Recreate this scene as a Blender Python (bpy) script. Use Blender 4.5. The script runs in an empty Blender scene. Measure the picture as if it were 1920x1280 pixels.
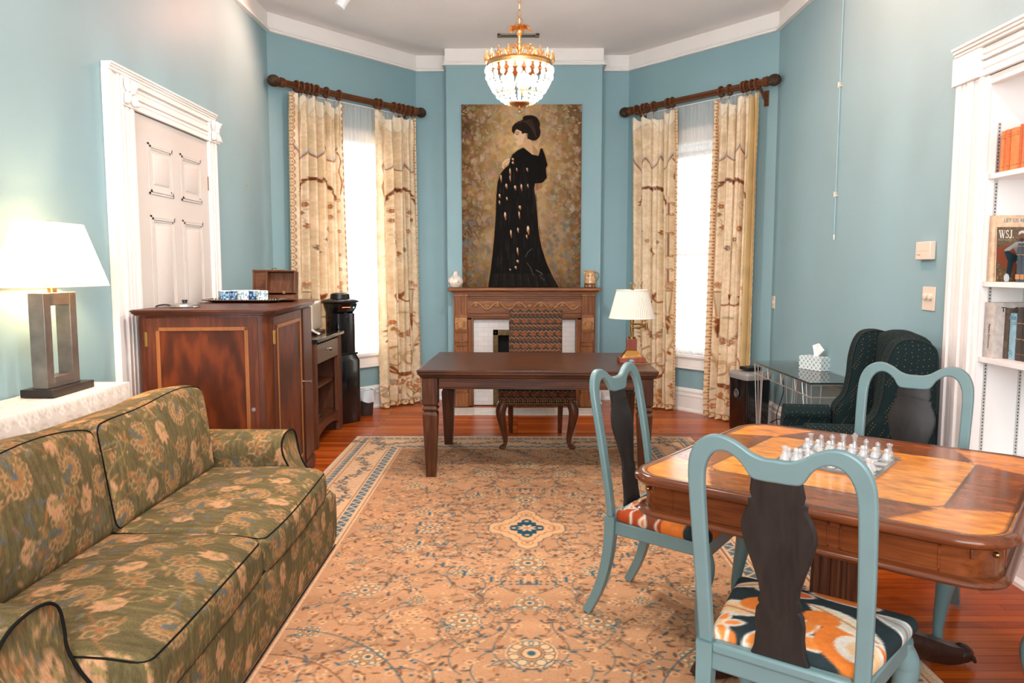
import bpy, bmesh, math, random
import numpy as np
from mathutils import Matrix, Vector
random.seed(7); RNG = np.random.default_rng(7)
SC = bpy.context.scene; COL = SC.collection
pi = math.pi; sin = math.sin; cos = math.cos

# ------------------------------------------------------------------ camera
F = 1430.0; EYE = 1.467
TH = math.atan(135 / F); YAW = math.atan(10 * cos(TH) / F)
cam = bpy.data.cameras.new('camera'); camo = bpy.data.objects.new('camera', cam); COL.objects.link(camo)
cam.sensor_width = 36; cam.lens = 36 * F / 1920; cam.clip_start = .05
camo.location = (0, 0, EYE); camo.rotation_euler = (pi / 2 - TH, 0, YAW)
SC.camera = camo
# ------------------------------------------------------------------ world, view
w = bpy.data.worlds.new('sky'); SC.world = w; w.use_nodes = True
bg = w.node_tree.nodes['Background']; bg.inputs[0].default_value = (.93, .97, 1, 1); bg.inputs[1].default_value = 1.5
SC.view_settings.view_transform = 'Standard'; SC.view_settings.look = 'None'
SC.view_settings.exposure = 0.97; SC.view_settings.gamma = 1; SC.view_settings.use_curve_mapping = False
# ------------------------------------------------------------------ lights
def K(r, g, b): return (r, g, b)
DAY = (.95, .97, 1); WARM = (1, .48, .35)
def area(name, loc, rot, sx, sy, power, col=DAY):
    l = bpy.data.lights.new(name, 'AREA'); l.shape = 'RECTANGLE'; l.size = sx; l.size_y = sy; l.energy = power; l.color = col
    o = bpy.data.objects.new(name, l); o.location = loc; o.rotation_euler = rot; COL.objects.link(o); return o
def spot(name, loc, target, power, ang, col=WARM, blend=.8, r=.04):
    l = bpy.data.lights.new(name, 'SPOT'); l.energy = power; l.spot_size = math.radians(ang); l.spot_blend = blend; l.color = col; l.shadow_soft_size = r
    o = bpy.data.objects.new(name, l); o.location = loc
    d = Vector(target) - Vector(loc); o.rotation_euler = d.to_track_quat('-Z', 'Y').to_euler(); COL.objects.link(o); return o
def point(name, loc, power, col=WARM, r=.05):
    l = bpy.data.lights.new(name, 'POINT'); l.energy = power; l.color = col; l.shadow_soft_size = r
    o = bpy.data.objects.new(name, l); o.location = loc; COL.objects.link(o); return o
# added front fill, set in an unseen opening behind the camera
area('rear_fill', (0.05, -1.42, 2.1), (pi / 2, 0, 0), 3.6, 2.4, 110)
# daylight outside the two slanted windows
for nm, x, y, a, pw in (('left_window_daylight', -1.80, 7.92, math.radians(-129.1), 95), ('right_window_daylight', 1.90, 7.92, math.radians(129.0), 22)): area(nm, (x, y, 1.7), (pi / 2, 0, a), 1.0, 2.1, pw, (.97, .98, 1))
# track heads washing the two long walls
spot('track_light_left', (-1.46, 6.42, 3.56), (-2.25, 6.05, 2.9), 46, 128)
spot('track_light_right', (1.25, 4.7, 3.62), (2.365, 4.9, 2.9), 78, 130)
spot('track_light_near', (-.9, 2.2, 3.62), (-2.27, 2.4, 2.5), 62, 125)
spot('track_light_near_right', (1.2, 2.5, 3.62), (2.365, 2.7, 2.9), 58, 130)
spot('overhead_fill_rug', (-.2, 3.4, 3.62), (-.5, 5.2, 0), 150, 115, (1, .95, .9), .9, .12)  # added overhead fill for the rug and floor, no fixture there
spot('overhead_fill_seats', (-.3, 1.6, 3.62), (.1, 2.6, 0), 12, 120, (1, .95, .9), .9, .12)  # added weak fill above the near seats, not a real track head
point('chandelier_glow', (.012, 4.9, 2.70), 130, (.98, .95, .91), .05)
point('table_lamp_glow', (-2.125, 3.56, 1.50), 15, (1, .60, .31), .05)

# ------------------------------------------------------------------ helpers
def lin(c):
    c = c / 255.; return c / 12.92 if c <= .04045 else ((c + .055) / 1.055) ** 2.4
def rgb(*c):
    if len(c) == 1 and isinstance(c[0], str):
        h = c[0].lstrip('#'); c = [int(h[i:i + 2], 16) for i in (0, 2, 4)]
    return (lin(c[0]), lin(c[1]), lin(c[2]), 1)
MATS = {}
def mat(name, col, rough=.5, metal=0., noise=0., nscale=8., stretch=(1, 1, 1), bump=0., bscale=60., trans=0., coat=0., spec=.5, emit=None, estr=0., col2=None, alpha=1., sheen=0.):
    """principled material whose base colour is varied by a stretched object-space noise"""
    if name in MATS: return MATS[name]
    m = bpy.data.materials.new(name); m.use_nodes = True; MATS[name] = m
    nt = m.node_tree; p = nt.nodes['Principled BSDF']; c = rgb(*col) if not isinstance(col, str) else rgb(col)
    p.inputs['Base Color'].default_value = c
    p.inputs['Roughness'].default_value = rough; p.inputs['Metallic'].default_value = metal
    p.inputs['Transmission Weight'].default_value = trans; p.inputs['Coat Weight'].default_value = coat
    p.inputs['Coat Roughness'].default_value = .08
    p.inputs['Specular IOR Level'].default_value = spec; p.inputs['Alpha'].default_value = alpha
    p.inputs['Sheen Weight'].default_value = sheen
    if emit:
        p.inputs['Emission Color'].default_value = (*emit, 1); p.inputs['Emission Strength'].default_value = estr
    tc = nt.nodes.new('ShaderNodeTexCoord'); mp = nt.nodes.new('ShaderNodeMapping'); mp.inputs['Scale'].default_value = stretch
    nt.links.new(tc.outputs['Object'], mp.inputs[0])
    if noise or col2:
        n = nt.nodes.new('ShaderNodeTexNoise'); n.inputs['Scale'].default_value = nscale; n.inputs['Detail'].default_value = 6
        nt.links.new(mp.outputs[0], n.inputs['Vector'])
        r = nt.nodes.new('ShaderNodeValToRGB'); r.color_ramp.elements[0].position = .3; r.color_ramp.elements[1].position = .72
        d = rgb(*col2) if col2 and not isinstance(col2, str) else (rgb(col2) if col2 else None)
        if d: r.color_ramp.elements[0].color = d; r.color_ramp.elements[1].color = c
        else:
            r.color_ramp.elements[0].color = tuple(x * (1 - noise) for x in c[:3]) + (1,)
            r.color_ramp.elements[1].color = tuple(min(1, x * (1 + noise)) for x in c[:3]) + (1,)
        nt.links.new(n.outputs['Fac'], r.inputs[0]); nt.links.new(r.outputs[0], p.inputs['Base Color'])
    if bump:
        n2 = nt.nodes.new('ShaderNodeTexNoise'); n2.inputs['Scale'].default_value = bscale; n2.inputs['Detail'].default_value = 4
        nt.links.new(mp.outputs[0], n2.inputs['Vector'])
        b = nt.nodes.new('ShaderNodeBump'); b.inputs['Strength'].default_value = bump; b.inputs['Distance'].default_value = .01
        nt.links.new(n2.outputs['Fac'], b.inputs['Height']); nt.links.new(b.outputs[0], p.inputs['Normal'])
    return m
def vmat(name, rough=.8, weave=.15, wscale=400., wstretch=(1, 1, 1), transl=0., coat=0., spec=.3, bump=.0, sheen=0.):
    """material whose base colour is the pattern attribute of the mesh, with a fine woven grain"""
    if name in MATS: return MATS[name]
    m = bpy.data.materials.new(name); m.use_nodes = True; MATS[name] = m
    nt = m.node_tree; p = nt.nodes['Principled BSDF']; out = nt.nodes['Material Output']
    p.inputs['Roughness'].default_value = rough; p.inputs['Coat Weight'].default_value = coat
    p.inputs['Specular IOR Level'].default_value = spec; p.inputs['Sheen Weight'].default_value = sheen
    a = nt.nodes.new('ShaderNodeAttribute'); a.attribute_name = 'pattern'
    tc = nt.nodes.new('ShaderNodeTexCoord'); mp = nt.nodes.new('ShaderNodeMapping'); mp.inputs['Scale'].default_value = wstretch
    nt.links.new(tc.outputs['Object'], mp.inputs[0])
    n = nt.nodes.new('ShaderNodeTexNoise'); n.inputs['Scale'].default_value = wscale; n.inputs['Detail'].default_value = 3
    nt.links.new(mp.outputs[0], n.inputs['Vector'])
    mr = nt.nodes.new('ShaderNodeMapRange'); mr.inputs[1].default_value = .3; mr.inputs[2].default_value = .7; mr.inputs[3].default_value = 1 - weave; mr.inputs[4].default_value = 1 + weave
    nt.links.new(n.outputs['Fac'], mr.inputs[0])
    vm = nt.nodes.new('ShaderNodeVectorMath'); vm.operation = 'SCALE'
    nt.links.new(a.outputs['Color'], vm.inputs[0]); nt.links.new(mr.outputs[0], vm.inputs['Scale'])
    nt.links.new(vm.outputs[0], p.inputs['Base Color'])
    if bump:
        b = nt.nodes.new('ShaderNodeBump'); b.inputs['Strength'].default_value = bump; b.inputs['Distance'].default_value = .004
        nt.links.new(n.outputs['Fac'], b.inputs['Height']); nt.links.new(b.outputs[0], p.inputs['Normal'])
    if transl:
        t = nt.nodes.new('ShaderNodeBsdfTranslucent'); mx = nt.nodes.new('ShaderNodeMixShader'); mx.inputs[0].default_value = transl
        nt.links.new(vm.outputs[0], t.inputs[0]); nt.links.new(p.outputs[0], mx.inputs[1]); nt.links.new(t.outputs[0], mx.inputs[2]); nt.links.new(mx.outputs[0], out.inputs[0])
    return m
def wood(name, c1, c2, axis=0, scale=3., rough=.35, coat=.2, dist=3., c3=None):
    """grain running along one object axis"""
    if name in MATS: return MATS[name]
    m = bpy.data.materials.new(name); m.use_nodes = True; MATS[name] = m
    nt = m.node_tree; p = nt.nodes['Principled BSDF']
    p.inputs['Roughness'].default_value = rough + .06; p.inputs['Coat Weight'].default_value = coat * .15; p.inputs['Coat Roughness'].default_value = .15; p.inputs['Specular IOR Level'].default_value = .3
    tc = nt.nodes.new('ShaderNodeTexCoord'); mp = nt.nodes.new('ShaderNodeMapping')
    s = [14, 14, 14]; s[axis] = 1.1; mp.inputs['Scale'].default_value = s
    nt.links.new(tc.outputs['Object'], mp.inputs[0])
    n = nt.nodes.new('ShaderNodeTexNoise'); n.inputs['Scale'].default_value = scale; n.inputs['Detail'].default_value = 8; n.inputs['Distortion'].default_value = dist * .2
    n.inputs['Roughness'].default_value = .65
    nt.links.new(mp.outputs[0], n.inputs['Vector'])
    r = nt.nodes.new('ShaderNodeValToRGB'); e = r.color_ramp.elements
    e[0].position = .3; e[0].color = rgb(*c1); e[1].position = .7; e[1].color = rgb(*c2)
    if c3: k = e.new(.5); k.color = rgb(*c3)
    nt.links.new(n.outputs['Fac'], r.inputs[0]); nt.links.new(r.outputs[0], p.inputs['Base Color'])
    return m
def glassy(name, col=(1, 1, 1), clear=.85, rough=.03, tl=0.):
    """thin pane: mostly see-through, a little mirror, optional frosting"""
    if name in MATS: return MATS[name]
    m = bpy.data.materials.new(name); m.use_nodes = True; MATS[name] = m; nt = m.node_tree
    for n in list(nt.nodes):
        if n.type == 'BSDF_PRINCIPLED': nt.nodes.remove(n)
    out = nt.nodes['Material Output']
    t = nt.nodes.new('ShaderNodeBsdfTransparent'); t.inputs[0].default_value = (*col, 1)
    g = nt.nodes.new('ShaderNodeBsdfGlossy'); g.inputs['Roughness'].default_value = rough
    lw = nt.nodes.new('ShaderNodeFresnel'); lw.inputs[0].default_value = 1.5
    ad = nt.nodes.new('ShaderNodeMath'); ad.operation = 'ADD'; ad.use_clamp = True; ad.inputs[1].default_value = max(0, .95 - clear)
    nt.links.new(lw.outputs[0], ad.inputs[0])
    mx = nt.nodes.new('ShaderNodeMixShader'); nt.links.new(ad.outputs[0], mx.inputs[0]); nt.links.new(t.outputs[0], mx.inputs[1]); nt.links.new(g.outputs[0], mx.inputs[2])
    last = mx
    if tl:
        d = nt.nodes.new('ShaderNodeBsdfTranslucent'); d.inputs[0].default_value = (.95, .95, .95, 1)
        d2 = nt.nodes.new('ShaderNodeBsdfDiffuse'); d2.inputs[0].default_value = (.95, .95, .95, 1)
        m2 = nt.nodes.new('ShaderNodeMixShader'); m2.inputs[0].default_value = .5; nt.links.new(d.outputs[0], m2.inputs[1]); nt.links.new(d2.outputs[0], m2.inputs[2])
        m3 = nt.nodes.new('ShaderNodeMixShader'); m3.inputs[0].default_value = tl; nt.links.new(mx.outputs[0], m3.inputs[1]); nt.links.new(m2.outputs[0], m3.inputs[2]); last = m3
    nt.links.new(last.outputs[0], out.inputs[0]); return m

class MB:
    """collects shapes, links them as ONE mesh object"""
    def __init__(s, M=None): s.v = []; s.f = []; s.M = M
    def add(s, vs, fs, M=None):
        M = M or s.M; o = len(s.v)
        if M is not None: vs = [tuple(M @ Vector(p)) for p in vs]
        s.v += [tuple(p) for p in vs]; s.f += [tuple(i + o for i in f) for f in fs]; return s
    def box(s, c, d, M=None):
        x, y, z = c; a, b, e = d[0] / 2, d[1] / 2, d[2] / 2
        vs = [(x + i * a, y + j * b, z + k * e) for i in (-1, 1) for j in (-1, 1) for k in (-1, 1)]
        return s.add(vs, [(0, 1, 3, 2), (4, 6, 7, 5), (0, 4, 5, 1), (2, 3, 7, 6), (0, 2, 6, 4), (1, 5, 7, 3)], M)
    def bx(s, lo, hi, M=None):
        return s.box([(a + b) / 2 for a, b in zip(lo, hi)], [b - a for a, b in zip(lo, hi)], M)
    def frustum(s, c, d0, d1, h, M=None):
        x, y, z = c; vs = []
        for k, d in ((0, d0), (h, d1)): vs += [(x + i * d[0] / 2, y + j * d[1] / 2, z + k) for i, j in ((-1, -1), (1, -1), (1, 1), (-1, 1))]
        return s.add(vs, [(3, 2, 1, 0), (4, 5, 6, 7)] + [(i, (i + 1) % 4, 4 + (i + 1) % 4, 4 + i) for i in range(4)], M)
    def prism(s, poly, z0, z1, M=None):
        n = len(poly); vs = [(x, y, z0) for x, y in poly] + [(x, y, z1) for x, y in poly]
        a = sum(poly[i][0] * poly[(i + 1) % n][1] - poly[(i + 1) % n][0] * poly[i][1] for i in range(n))
        fs = [tuple(range(n))[::-1], tuple(range(n, 2 * n))] + [(i, (i + 1) % n, n + (i + 1) % n, n + i) for i in range(n)]
        if a < 0: fs = [f[::-1] for f in fs]
        return s.add(vs, fs, M)
    def loft(s, rings, cap=True, closed=False, M=None):
        n = len(rings[0]); vs = [p for r in rings for p in r]; fs = []
        m = len(rings)
        for k in range(m if closed else m - 1):
            for i in range(n):
                a = k * n + i; b = k * n + (i + 1) % n; c = ((k + 1) % m) * n + (i + 1) % n; d = ((k + 1) % m) * n + i
                fs.append((a, b, c, d))
        if cap and not closed: fs += [tuple(range(n))[::-1], tuple(range((m - 1) * n, m * n))]
        return s.add(vs, fs, M)
    def cyl(s, p0, p1, r0, r1=None, n=16, M=None): return s.tube([p0, p1], [r0, r0 if r1 is None else r1], n, M=M)
    def tube(s, pts, r, n=8, closed=False, M=None, prof=None, up=None):
        """sweep a circle (or closed 2-D profile) along a path with parallel-transport frames"""
        P = [Vector(p) for p in pts]; m = len(P)
        R = r if isinstance(r, (list, tuple)) else [r] * m
        T = []
        for i in range(m):
            a = P[(i - 1) % m] if (closed or i) else P[0]; b = P[(i + 1) % m] if (closed or i < m - 1) else P[-1]
            t = (b - a); T.append(t.normalized() if t.length > 1e-9 else Vector((0, 0, 1)))
        u = Vector(up) if up else (Vector((0, 0, 1)) if abs(T[0].z) < .9 else Vector((1, 0, 0)))
        rings = []; prof = prof or [(cos(2 * pi * k / n), sin(2 * pi * k / n)) for k in range(n)]
        for i in range(m):
            if up: u = Vector(up)
            u = (u - T[i] * u.dot(T[i])); u.normalize(); v = T[i].cross(u)
            rings.append([P[i] + (u * b + v * a) * R[i] for a, b in prof])
        return s.loft(rings, True, closed, M)
    def lathe(s, prof, n=24, c=(0, 0, 0), M=None, arc=None):
        vs = []; fs = []; m = len(prof)
        for r, z in prof: vs += [(c[0] + r * cos(2 * pi * k / n), c[1] + r * sin(2 * pi * k / n), c[2] + z) for k in range(n)]
        for i in range(m - 1):
            for k in range(n): fs.append((i * n + k, i * n + (k + 1) % n, (i + 1) * n + (k + 1) % n, (i + 1) * n + k))
        if prof[0][0] > 1e-5: fs.append(tuple(range(n))[::-1])
        if prof[-1][0] > 1e-5: fs.append(tuple(range((m - 1) * n, m * n)))
        return s.add(vs, fs, M)
    def ball(s, c, r, n=12, M=None):
        rx, ry, rz = r if isinstance(r, (list, tuple)) else (r, r, r); h = max(6, n // 2 + 1)
        prof = [(sin(pi * i / h), -cos(pi * i / h)) for i in range(h + 1)]
        vs = [(c[0] + rx * p * cos(2 * pi * k / n), c[1] + ry * p * sin(2 * pi * k / n), c[2] + rz * q) for p, q in prof for k in range(n)]
        fs = [(i * n + k, i * n + (k + 1) % n, (i + 1) * n + (k + 1) % n, (i + 1) * n + k) for i in range(h) for k in range(n)]
        return s.add(vs, fs, M)
    def sweep(s, prof, path, M=None):
        """moulding: prof = closed list of (inward offset, z); path = plan points, room on the right"""
        P = [Vector((p[0], p[1])) for p in path]; m = len(P); rings = []
        for i in range(m):
            d0 = (P[i] - P[i - 1]).normalized() if i else None; d1 = (P[i + 1] - P[i]).normalized() if i < m - 1 else None
            d0 = d0 or d1; d1 = d1 or d0
            n0 = Vector((d0.y, -d0.x)); n1 = Vector((d1.y, -d1.x)); b = (n0 + n1); b = b / max(.2, b.dot(n0)) if b.length > 1e-6 else n0
            rings.append([(P[i].x + b.x * o, P[i].y + b.y * o, z) for o, z in prof])
        return s.loft(rings, True, False, M)
    def grid(s, fn, nu, nv, M=None):
        vs = [fn(i / nu, j / nv) for j in range(nv + 1) for i in range(nu + 1)]; w_ = nu + 1
        return s.add(vs, [(j * w_ + i, j * w_ + i + 1, (j + 1) * w_ + i + 1, (j + 1) * w_ + i) for j in range(nv) for i in range(nu)], M)
    def rbox(s, c, d, r, cell=.05, puff=(0, 0, 0), M=None, warp=None):
        """dense rounded box; puff swells the two faces of each axis"""
        h = [x / 2 for x in d]; nn = [max(2, int(round(x / cell))) for x in d]; idx = {}; vs = []; fs = []
        def vid(key):
            if key in idx: return idx[key]
            p = [-h[a] + d[a] * key[a] / nn[a] for a in range(3)]
            q = [max(-h[a] + r, min(h[a] - r, p[a])) for a in range(3)]
            e = [p[a] - q[a] for a in range(3)]; L = math.sqrt(sum(x * x for x in e))
            if L > 1e-9:
                k = min(1, r / L) if L > r else 1
                p = [q[a] + e[a] * (r / L if L > r else 1) for a in range(3)]
            o = list(p)
            for a in range(3):
                if puff[a]:
                    b, c_ = [x for x in range(3) if x != a]
                    o[a] += (p[a] / h[a]) * puff[a] * max(0, 1 - (p[b] / h[b]) ** 2) * max(0, 1 - (p[c_] / h[c_]) ** 2)
            if warp: o = warp(*o)
            idx[key] = len(vs); vs.append((o[0] + c[0], o[1] + c[1], o[2] + c[2])); return idx[key]
        for a in range(3):
            b, e = (a + 1) % 3, (a + 2) % 3
            for side in (0, nn[a]):
                for i in range(nn[b]):
                    for j in range(nn[e]):
                        ks = []
                        for di, dj in ((0, 0), (1, 0), (1, 1), (0, 1)):
                            k = [0, 0, 0]; k[a] = side; k[b] = i + di; k[e] = j + dj; ks.append(vid(tuple(k)))
                        fs.append(tuple(ks) if side else tuple(ks[::-1]))
        return s.add(vs, fs, M)
    def build(s, name, m=None, parent=None, smooth=35, bevel=0, seg=2, world=True, subsurf=0):
        me = bpy.data.meshes.new(name); V = np.array(s.v, dtype=np.float64).reshape(-1, 3)
        if parent is not None and world:
            I = np.array(LOCAL[parent.name]); V = V @ I[:3, :3].T + I[:3, 3]
        me.from_pydata(V.tolist(), [], s.f); me.update()
        o = bpy.data.objects.new(name, me); COL.objects.link(o)
        if m: me.materials.append(m)
        if smooth:
            me.polygons.foreach_set('use_smooth', [True] * len(me.polygons)); me.set_sharp_from_angle(angle=math.radians(smooth))
        if parent is not None: o.parent = parent; LOCAL[o.name] = LOCAL[parent.name]
        else: LOCAL[o.name] = Matrix.Identity(4)
        if bevel:
            b = o.modifiers.new('edge', 'BEVEL'); b.width = bevel; b.segments = seg; b.limit_method = 'ANGLE'; b.angle_limit = math.radians(35); b.harden_normals = False
        if subsurf:
            q = o.modifiers.new('smooth', 'SUBSURF'); q.levels = subsurf; q.render_levels = subsurf
        return o
LOCAL = {}     # world -> local matrix of every thing, so parts can be modelled in room coordinates
def tag(o, label=None, cat=None, group=None, kind=None):
    for k, v in (('label', label), ('category', cat), ('group', group), ('kind', kind)):
        if v: o[k] = v
    return o
def thing(name, label, cat, loc=(0, 0, 0), rz=0, group=None):
    o = bpy.data.objects.new(name, None); COL.objects.link(o); o.location = loc; o.rotation_euler = (0, 0, rz); o.empty_display_size = .1
    LOCAL[o.name] = (Matrix.Translation(loc) @ Matrix.Rotation(rz, 4, 'Z')).inverted()
    return tag(o, label, cat, group)
def struct_root(name, loc=(0, 0, 0), rz=0):
    o = thing(name, None, None, loc, rz); o['kind'] = 'structure'; return o
def single(mb, name, m, label, cat, loc=(0, 0, 0), group=None, rz=0, **kw):
    """a thing that is one mesh, modelled in room coordinates, origin at its base"""
    T = Matrix.Translation(loc) @ Matrix.Rotation(rz, 4, 'Z'); I = np.array(T.inverted()); mb.v = (np.array(mb.v) @ I[:3, :3].T + I[:3, 3]).tolist()
    o = mb.build(name, m, None, **kw); o.location = loc; o.rotation_euler = (0, 0, rz); LOCAL[o.name] = T.inverted(); return tag(o, label, cat, group)
def copy_tree(o, parent=None):
    c = o.copy(); COL.objects.link(c)
    if parent is not None: c.parent = parent
    for ch in list(o.children): copy_tree(ch, c)
    return c
def dup(root, loc, rz=0, label=None, group=None):
    c = copy_tree(root); c.location = loc; c.rotation_euler = (0, 0, rz)
    if label: c['label'] = label
    if group: c['group'] = group
    return c
def RZ(a): return Matrix.Rotation(a, 4, 'Z')
def TR(*p): return Matrix.Translation(p)
def FRAME(o, x, y, z): # columns
    return Matrix(((x[0], y[0], z[0], o[0]), (x[1], y[1], z[1], o[1]), (x[2], y[2], z[2], o[2]), (0, 0, 0, 1)))
def paint(o, cols):
    """per-vertex pattern colours (sRGB 0..1 floats, N x 3)"""
    me = o.data; a = me.attributes.new('pattern', 'BYTE_COLOR', 'POINT')
    c = np.ones((len(me.vertices), 4), dtype=np.float32); c[:, :3] = np.clip(cols, 0, 1)
    a.data.foreach_set('color_srgb', c.ravel())
def coords(o):
    v = np.empty(len(o.data.vertices) * 3, dtype=np.float32); o.data.vertices.foreach_get('co', v); v = v.reshape(-1, 3)
    n = np.empty_like(v).ravel(); o.data.vertices.foreach_get('normal', n); return v, n.reshape(-1, 3)
def bez(p0, p1, p2, p3, n=10):
    P = [np.array(p, float) for p in (p0, p1, p2, p3)]
    return [tuple((1 - t) ** 3 * P[0] + 3 * (1 - t) ** 2 * t * P[1] + 3 * (1 - t) * t * t * P[2] + t ** 3 * P[3]) for t in np.linspace(0, 1, n + 1)]
def smooth_path(pts, n=6):
    """Catmull-Rom through the points"""
    P = [np.array(p, float) for p in pts]; out = []
    for i in range(len(P) - 1):
        a = P[max(0, i - 1)]; b = P[i]; c = P[i + 1]; d = P[min(len(P) - 1, i + 2)]
        for t in np.linspace(0, 1, n, endpoint=False):
            out.append(tuple(.5 * (2 * b + (c - a) * t + (2 * a - 5 * b + 4 * c - d) * t * t + (-a + 3 * b - 3 * c + d) * t ** 3)))
    out.append(tuple(P[-1])); return out

class Canvas:
    """a small numpy drawing surface in metres; the drawings become woven / printed / painted patterns"""
    def __init__(s, wm, hm, res, bgc, wrap=False):
        s.w, s.h, s.res, s.wrap = wm, hm, res, wrap; s.W, s.H = int(round(wm * res)), int(round(hm * res))
        s.a = np.empty((s.H, s.W, 3), dtype=np.float32); s.a[:] = np.array(bgc) / 255.
    def _win(s, x0, x1, y0, y1):
        i0 = max(0, int(x0 * s.res) - 1); i1 = min(s.W, int(x1 * s.res) + 2); j0 = max(0, int(y0 * s.res) - 1); j1 = min(s.H, int(y1 * s.res) + 2)
        if i1 <= i0 or j1 <= j0: return None
        X, Y = np.meshgrid((np.arange(i0, i1) + .5) / s.res, (np.arange(j0, j1) + .5) / s.res); return i0, i1, j0, j1, X, Y
    def _put(s, q, al, col):
        i0, i1, j0, j1 = q[:4]; al = al[..., None]; s.a[j0:j1, i0:i1] = s.a[j0:j1, i0:i1] * (1 - al) + al * (np.array(col, dtype=np.float32) / 255.)
    def _offs(s, lo, hi):
        if not s.wrap: return [(0, 0)]
        return [(dx, dy) for dx in (-s.w, 0, s.w) for dy in (-s.h, 0, s.h) if hi[0] + dx > 0 and lo[0] + dx < s.w and hi[1] + dy > 0 and lo[1] + dy < s.h]
    def stroke(s, pts, wd, col, al=1.):
        P = np.array(pts, float); wds = np.broadcast_to(np.array(wd, float), (len(P),)); m = wds.max()
        lo, hi = P.min(0) - m, P.max(0) + m
        for dx, dy in s._offs(lo, hi):
            q = s._win(lo[0] + dx, hi[0] + dx, lo[1] + dy, hi[1] + dy)
            if q is None: continue
            X, Y = q[4], q[5]; best = np.full(X.shape, 9.)
            for k in range(len(P) - 1):
                ax, ay = P[k] + (dx, dy); bx_, by = P[k + 1] + (dx, dy); vx, vy = bx_ - ax, by - ay; L = vx * vx + vy * vy + 1e-12
                t = np.clip(((X - ax) * vx + (Y - ay) * vy) / L, 0, 1)
                best = np.minimum(best, np.hypot(X - ax - t * vx, Y - ay - t * vy) - (wds[k] * (1 - t) + wds[k + 1] * t) / 2)
            s._put(q, np.clip(.5 - best * s.res, 0, 1) * al, col)
    def ell(s, cx, cy, rx, ry, col, rot=0, al=1., ring=0):
        R = max(rx, ry)
        for dx, dy in s._offs((cx - R, cy - R), (cx + R, cy + R)):
            q = s._win(cx + dx - R, cx + dx + R, cy + dy - R, cy + dy + R)
            if q is None: continue
            X, Y = q[4] - cx - dx, q[5] - cy - dy; c_, s_ = cos(rot), sin(rot); u = (X * c_ + Y * s_) / rx; v = (-X * s_ + Y * c_) / ry
            d = (np.hypot(u, v) - 1) * min(rx, ry); a_ = np.clip(.5 - d * s.res, 0, 1)
            if ring: a_ = a_ * np.clip(.5 + (d + ring) * s.res, 0, 1)
            s._put(q, a_ * al, col)
    def poly(s, pts, col, al=1.):
        P = np.array(pts, float); lo, hi = P.min(0), P.max(0)
        for dx, dy in s._offs(lo, hi):
            q = s._win(lo[0] + dx, hi[0] + dx, lo[1] + dy, hi[1] + dy)
            if q is None: continue
            acc = 0
            for ox, oy in ((-.25, -.25), (.25, -.25), (-.25, .25), (.25, .25)):
                X, Y = q[4] - dx + ox / s.res, q[5] - dy + oy / s.res; ins = np.zeros(X.shape, bool)
                for k in range(len(P)):
                    x1, y1 = P[k]; x2, y2 = P[(k + 1) % len(P)]
                    if y1 == y2: continue
                    ins ^= ((y1 > Y) != (y2 > Y)) & (X < (x2 - x1) * (Y - y1) / (y2 - y1) + x1)
                acc = acc + ins
            s._put(q, acc / 4. * al, col)
    def leaf(s, x, y, L, wd, ang, col, line=None, lw=.003):
        n = 8; a = [(L * t, wd / 2 * sin(pi * t) ** .8) for t in np.linspace(0, 1, n)]; pts = a + [(p, -q) for p, q in a[::-1][1:-1]]
        c_, s_ = cos(ang), sin(ang); W_ = [(x + p * c_ - q * s_, y + p * s_ + q * c_) for p, q in pts]
        if col is not None: s.poly(W_, col)
        if line is not None: s.stroke(W_ + [W_[0]], lw, line)
    def flower(s, x, y, r, n, col, centre, line=None, rot=0, wd=None, lw=.003):
        for k in range(n):
            a = rot + 2 * pi * k / n; s.leaf(x + .15 * r * cos(a), y + .15 * r * sin(a), r * .85, wd or r * 1.5 / n * 2, a, col, line, lw)
        s.ell(x, y, r * .26, r * .26, centre)
    def spiral(s, x, y, r, turns, a0, wd, col, sgn=1):
        n = int(16 * turns) + 4; s.stroke([(x + r * (1 - .85 * t) * cos(a0 + sgn * 2 * pi * turns * t), y + r * (1 - .85 * t) * sin(a0 + sgn * 2 * pi * turns * t)) for t in np.linspace(0, 1, n)], np.linspace(wd, wd * .6, n), col)
    def noise(s, amp, cells, seed=0, tint=(1, 1, 1)):
        r = np.random.default_rng(seed); cx, cy = cells; g = r.random((cy + 1, cx + 1)); g[-1] = g[0]; g[:, -1] = g[:, 0]
        u = np.linspace(0, cx, s.W, endpoint=False); v = np.linspace(0, cy, s.H, endpoint=False); iu, iv = u.astype(int), v.astype(int); fu, fv = u - iu, v - iv
        fu = fu * fu * (3 - 2 * fu); fv = (fv * fv * (3 - 2 * fv))[:, None]
        z = (g[iv][:, iu] * (1 - fu) + g[iv][:, iu + 1] * fu) * (1 - fv) + (g[iv + 1][:, iu] * (1 - fu) + g[iv + 1][:, iu + 1] * fu) * fv
        s.a *= (1 + amp * (z[..., None] - .5) * 2 * np.array(tint)); return z
    def sample(s, x, y):
        fx = np.asarray(x) * s.res - .5; fy = np.asarray(y) * s.res - .5; ix = np.floor(fx).astype(int); iy = np.floor(fy).astype(int); ax = (fx - ix)[:, None]; ay = (fy - iy)[:, None]
        def g(i, j):
            if s.wrap: return s.a[j % s.H, i % s.W]
            return s.a[np.clip(j, 0, s.H - 1), np.clip(i, 0, s.W - 1)]
        return (g(ix, iy) * (1 - ax) + g(ix + 1, iy) * ax) * (1 - ay) + (g(ix, iy + 1) * (1 - ax) + g(ix + 1, iy + 1) * ax) * ay

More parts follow.
